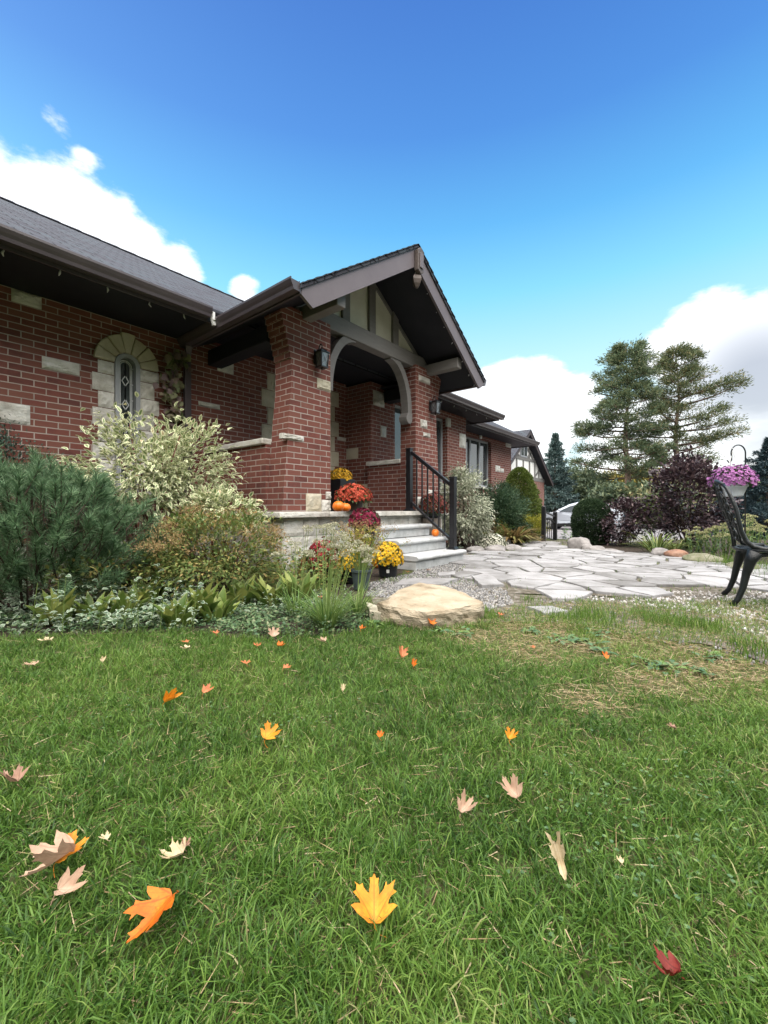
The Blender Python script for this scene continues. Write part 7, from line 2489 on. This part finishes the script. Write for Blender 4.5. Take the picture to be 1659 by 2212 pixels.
LM = {'gold': leaf_skin('golden_maple_leaf', [(.50, .15, .012), (.65, .25, .016), (.68, .33, .030)], (.46, .15, .015)),
      'orange': leaf_skin('orange_maple_leaf', [(.46, .085, .006), (.58, .14, .010), (.62, .21, .016)], (.36, .08, .012)),
      'tan': leaf_skin('tan_maple_leaf', [(.33, .20, .135), (.45, .30, .21), (.52, .38, .29)], (.40, .25, .17)),
      'cream': leaf_skin('cream_maple_leaf', [(.42, .31, .17), (.53, .43, .27), (.58, .50, .36)], (.50, .38, .22)),
      'rust': leaf_skin('rust_maple_leaf', [(.34, .095, .04), (.50, .17, .07), (.56, .25, .11)], (.30, .09, .04)),
      'red': leaf_skin('dark_red_maple_leaf', [(.10, .010, .008), (.19, .022, .016), (.25, .04, .03)], (.10, .01, .01)),
      'brown': leaf_skin('brown_maple_leaf', [(.20, .105, .07), (.32, .185, .13), (.40, .26, .19)], (.19, .10, .07))}
VY = YAW - R(90)                         # turn that points a leaf tip away from the camera
LV = [
 ('golden yellow maple leaf lying open with its tip up, lowest in the lawn centre', 808, 1948, .105, 'gold', 0.05, .18, 0.45, (.50, .05), .04),
 ('bright orange maple leaf with its stalk notch towards the house, low on the left', 328, 1985, .118, 'orange', 2.5, .25, .55, (-.38, .12), .035),
 ('large curled pinkish tan leaf overlapping an orange one at the far left', 105, 1872, .125, 'tan', 2.35, .55, 1.1, (-.10, .25), .05),
 ('orange and yellow leaf half under the large tan leaf at the left', 152, 1842, .085, 'gold', -.75, .3, .7, (.35, .2), .045),
 ('small pale pink curled leaf below the overlapping pair at the left', 152, 1925, .075, 'tan', -1.3, .95, .8, (.05, .25), .035),
 ('cream leaf with upturned pointed lobes right of the overlapping pair', 370, 1854, .075, 'cream', 1.5, 1.3, .5, (-.05, .05), .025),
 ('tiny grey tan curled leaf just above the cream pointed leaf', 397, 1826, .030, 'brown', .5, 1.2, .8, (.4, .3), .035),
 ('yellow orange star shaped leaf standing in the grass left of centre', 585, 1584, .085, 'gold', -.45, .55, .45, (.55, .3), .045),
 ('bright yellow leaf folded along its midrib, upper left lawn', 372, 1510, .095, 'gold', -.75, .4, 1.5, (.35, .55), .035),
 ('rusty orange leaf right of the folded yellow leaf', 450, 1493, .07, 'rust', -1.0, .6, .7, (.4, .25), .035),
 ('orange brown folded leaf standing upright before the sandstone block', 868, 1408, .085, 'rust', .3, .2, .9, (.9, .3), .045),
 ('narrow orange leaf edge leaning on the upright orange brown leaf', 893, 1432, .055, 'orange', .1, .5, 1.2, (.9, .2), .03),
 ('vivid orange leaf with a dark hole at the worn right verge', 1306, 1416, .060, 'orange', .5, .4, .6, (.8, .1), .035),
 ('small yellow orange curled leaf right of centre in the lawn', 1106, 1590, .062, 'gold', -.6, .7, .9, (.5, .2), .035),
 ('tan upright leaf with a dark stalk, right of centre', 1103, 1708, .082, 'tan', .45, .9, .85, (.55, -.25), .04),
 ('pinkish tan leaf with a yellow tip left of the tan upright leaf', 1008, 1746, .075, 'tan', -.75, .9, 1.0, (.3, .3), .035),
 ('long pale curled leaf standing like a tube, right lawn', 1212, 1862, .115, 'cream', 2.95, .35, 2.0, (-.25, .25), .055),
 ('dark red curled leaf at the lower right', 1448, 2112, .058, 'red', 1.3, 1.5, .8, (-.05, .15), .028),
 ('brown leaf cut by the left edge of the picture', 18, 1688, .09, 'brown', 1.3, 1.0, .8, (.2, .25), .035),
 ('flat tan leaf lower of two at the left below the mugo pine', 62, 1436, .085, 'tan', 1.4, .35, .2, (.15, .1), .03),
 ('large pale leaf at the bed edge below the mugo pine', 95, 1384, .105, 'cream', 1.7, .5, .2, (.2, .1), .035),
 ('red brown leaf above a cream leaf at the bed edge', 398, 1387, .062, 'rust', 1.2, .4, .3, (.3, .1), .035),
 ('cream leaf just below the red brown leaf at the bed edge', 398, 1401, .075, 'cream', 1.5, .6, .3, (.2, .1), .025),
 ('tan orange leaf in the grass below the broad leaved clumps', 530, 1432, .060, 'rust', .6, .4, .3, (.35, .1), .03),
 ('small tan orange leaf below the chives, right of its twin', 620, 1442, .055, 'rust', -1.1, .3, .3, (.3, .1), .03),
 ('small cream upright leaf in the dark grass at the left', 224, 1424, .045, 'cream', -.1, .3, 1.0, (.9, .2), .03),
 ('rust leaf at the bed edge left of the chives', 555, 1394, .060, 'rust', .3, .4, .4, (.4, .1), .03),
 ('orange curled leaf at the bed edge just before the chives', 607, 1395, .065, 'orange', -1.3, .8, .5, (.3, .1), .03),
 ('tan leaf standing in the ground cover above the bed edge', 590, 1366, .09, 'tan', .4, .4, .6, (.8, .1), .06),
 ('pinkish tan folded leaf at the foot of the chives', 693, 1385, .085, 'tan', 1.2, .6, .5, (.3, .1), .035),
 ('orange leaf at the corner of the bed right of the chives', 784, 1358, .060, 'orange', -.8, .5, .7, (.4, .1), .04),
 ('bright orange leaf leaning on the front of the sandstone block', 933, 1343, .075, 'orange', .4, .3, .4, (.7, .1), .04),
 ('orange leaf in the tuft right of the sandstone block', 1082, 1328, .060, 'rust', -.6, .5, .5, (.5, .2), .035),
 ('small orange leaf in the middle of the lawn', 822, 1588, .035, 'orange', -.3, .5, .7, (.6, .1), .035),
 ('small cream leaf on edge in the upper middle of the lawn', 741, 1486, .045, 'cream', .0, .3, 1.3, (.9, .1), .035),
 ('rust leaf caught in the ground cover below the middle of the bed', 463, 1368, .060, 'rust', .8, .6, .5, (.5, .1), .06),
 ('small rust leaf on the worn grass right of the sandstone block', 1150, 1399, .045, 'rust', .5, .4, .6, (.4, .1), .03),
 ('tiny cream leaf scrap at the right, beside the clover', 1340, 1862, .022, 'cream', .5, .5, .6, (.5, .1), .035),
 ('small brown leaf scrap in the right lawn', 1452, 1572, .040, 'brown', 1.0, .6, .6, (.3, .1), .03),
 ('small yellowish leaf scrap right of the overlapping pair', 222, 1812, .030, 'cream', 1.2, .4, .5, (.3, .1), .035),
 ('rust leaf high in the ground cover behind the chives', 690, 1290, .055, 'rust', .8, .4, .5, (.5, .1), .10),
 ('brown leaf lying at the foot of the lowest concrete step', 925, 1232, .075, 'brown', 1.2, .6, .5, (.3, .1), .03),
 ('tan leaf beside the bottom step corner', 880, 1236, .065, 'rust', .2, .6, .5, (.2, .1), .03),
]
for i, (lab, px, py, s, c, yaw, curl, fo, tl, z) in enumerate(LV):
    if py >= 1470: tl = (tl[0] * .8, tl[1])
    if py < 1470 and tl[0] < .6:         # the far ones lie almost flat
        tl, curl, z = (tl[0] * .25, tl[1]), curl * 1.2, z - .005
    maple(lab, px, py, s, c, VY + yaw, curl, fo, tl, i + 1, z, .1 * math.sin(i))
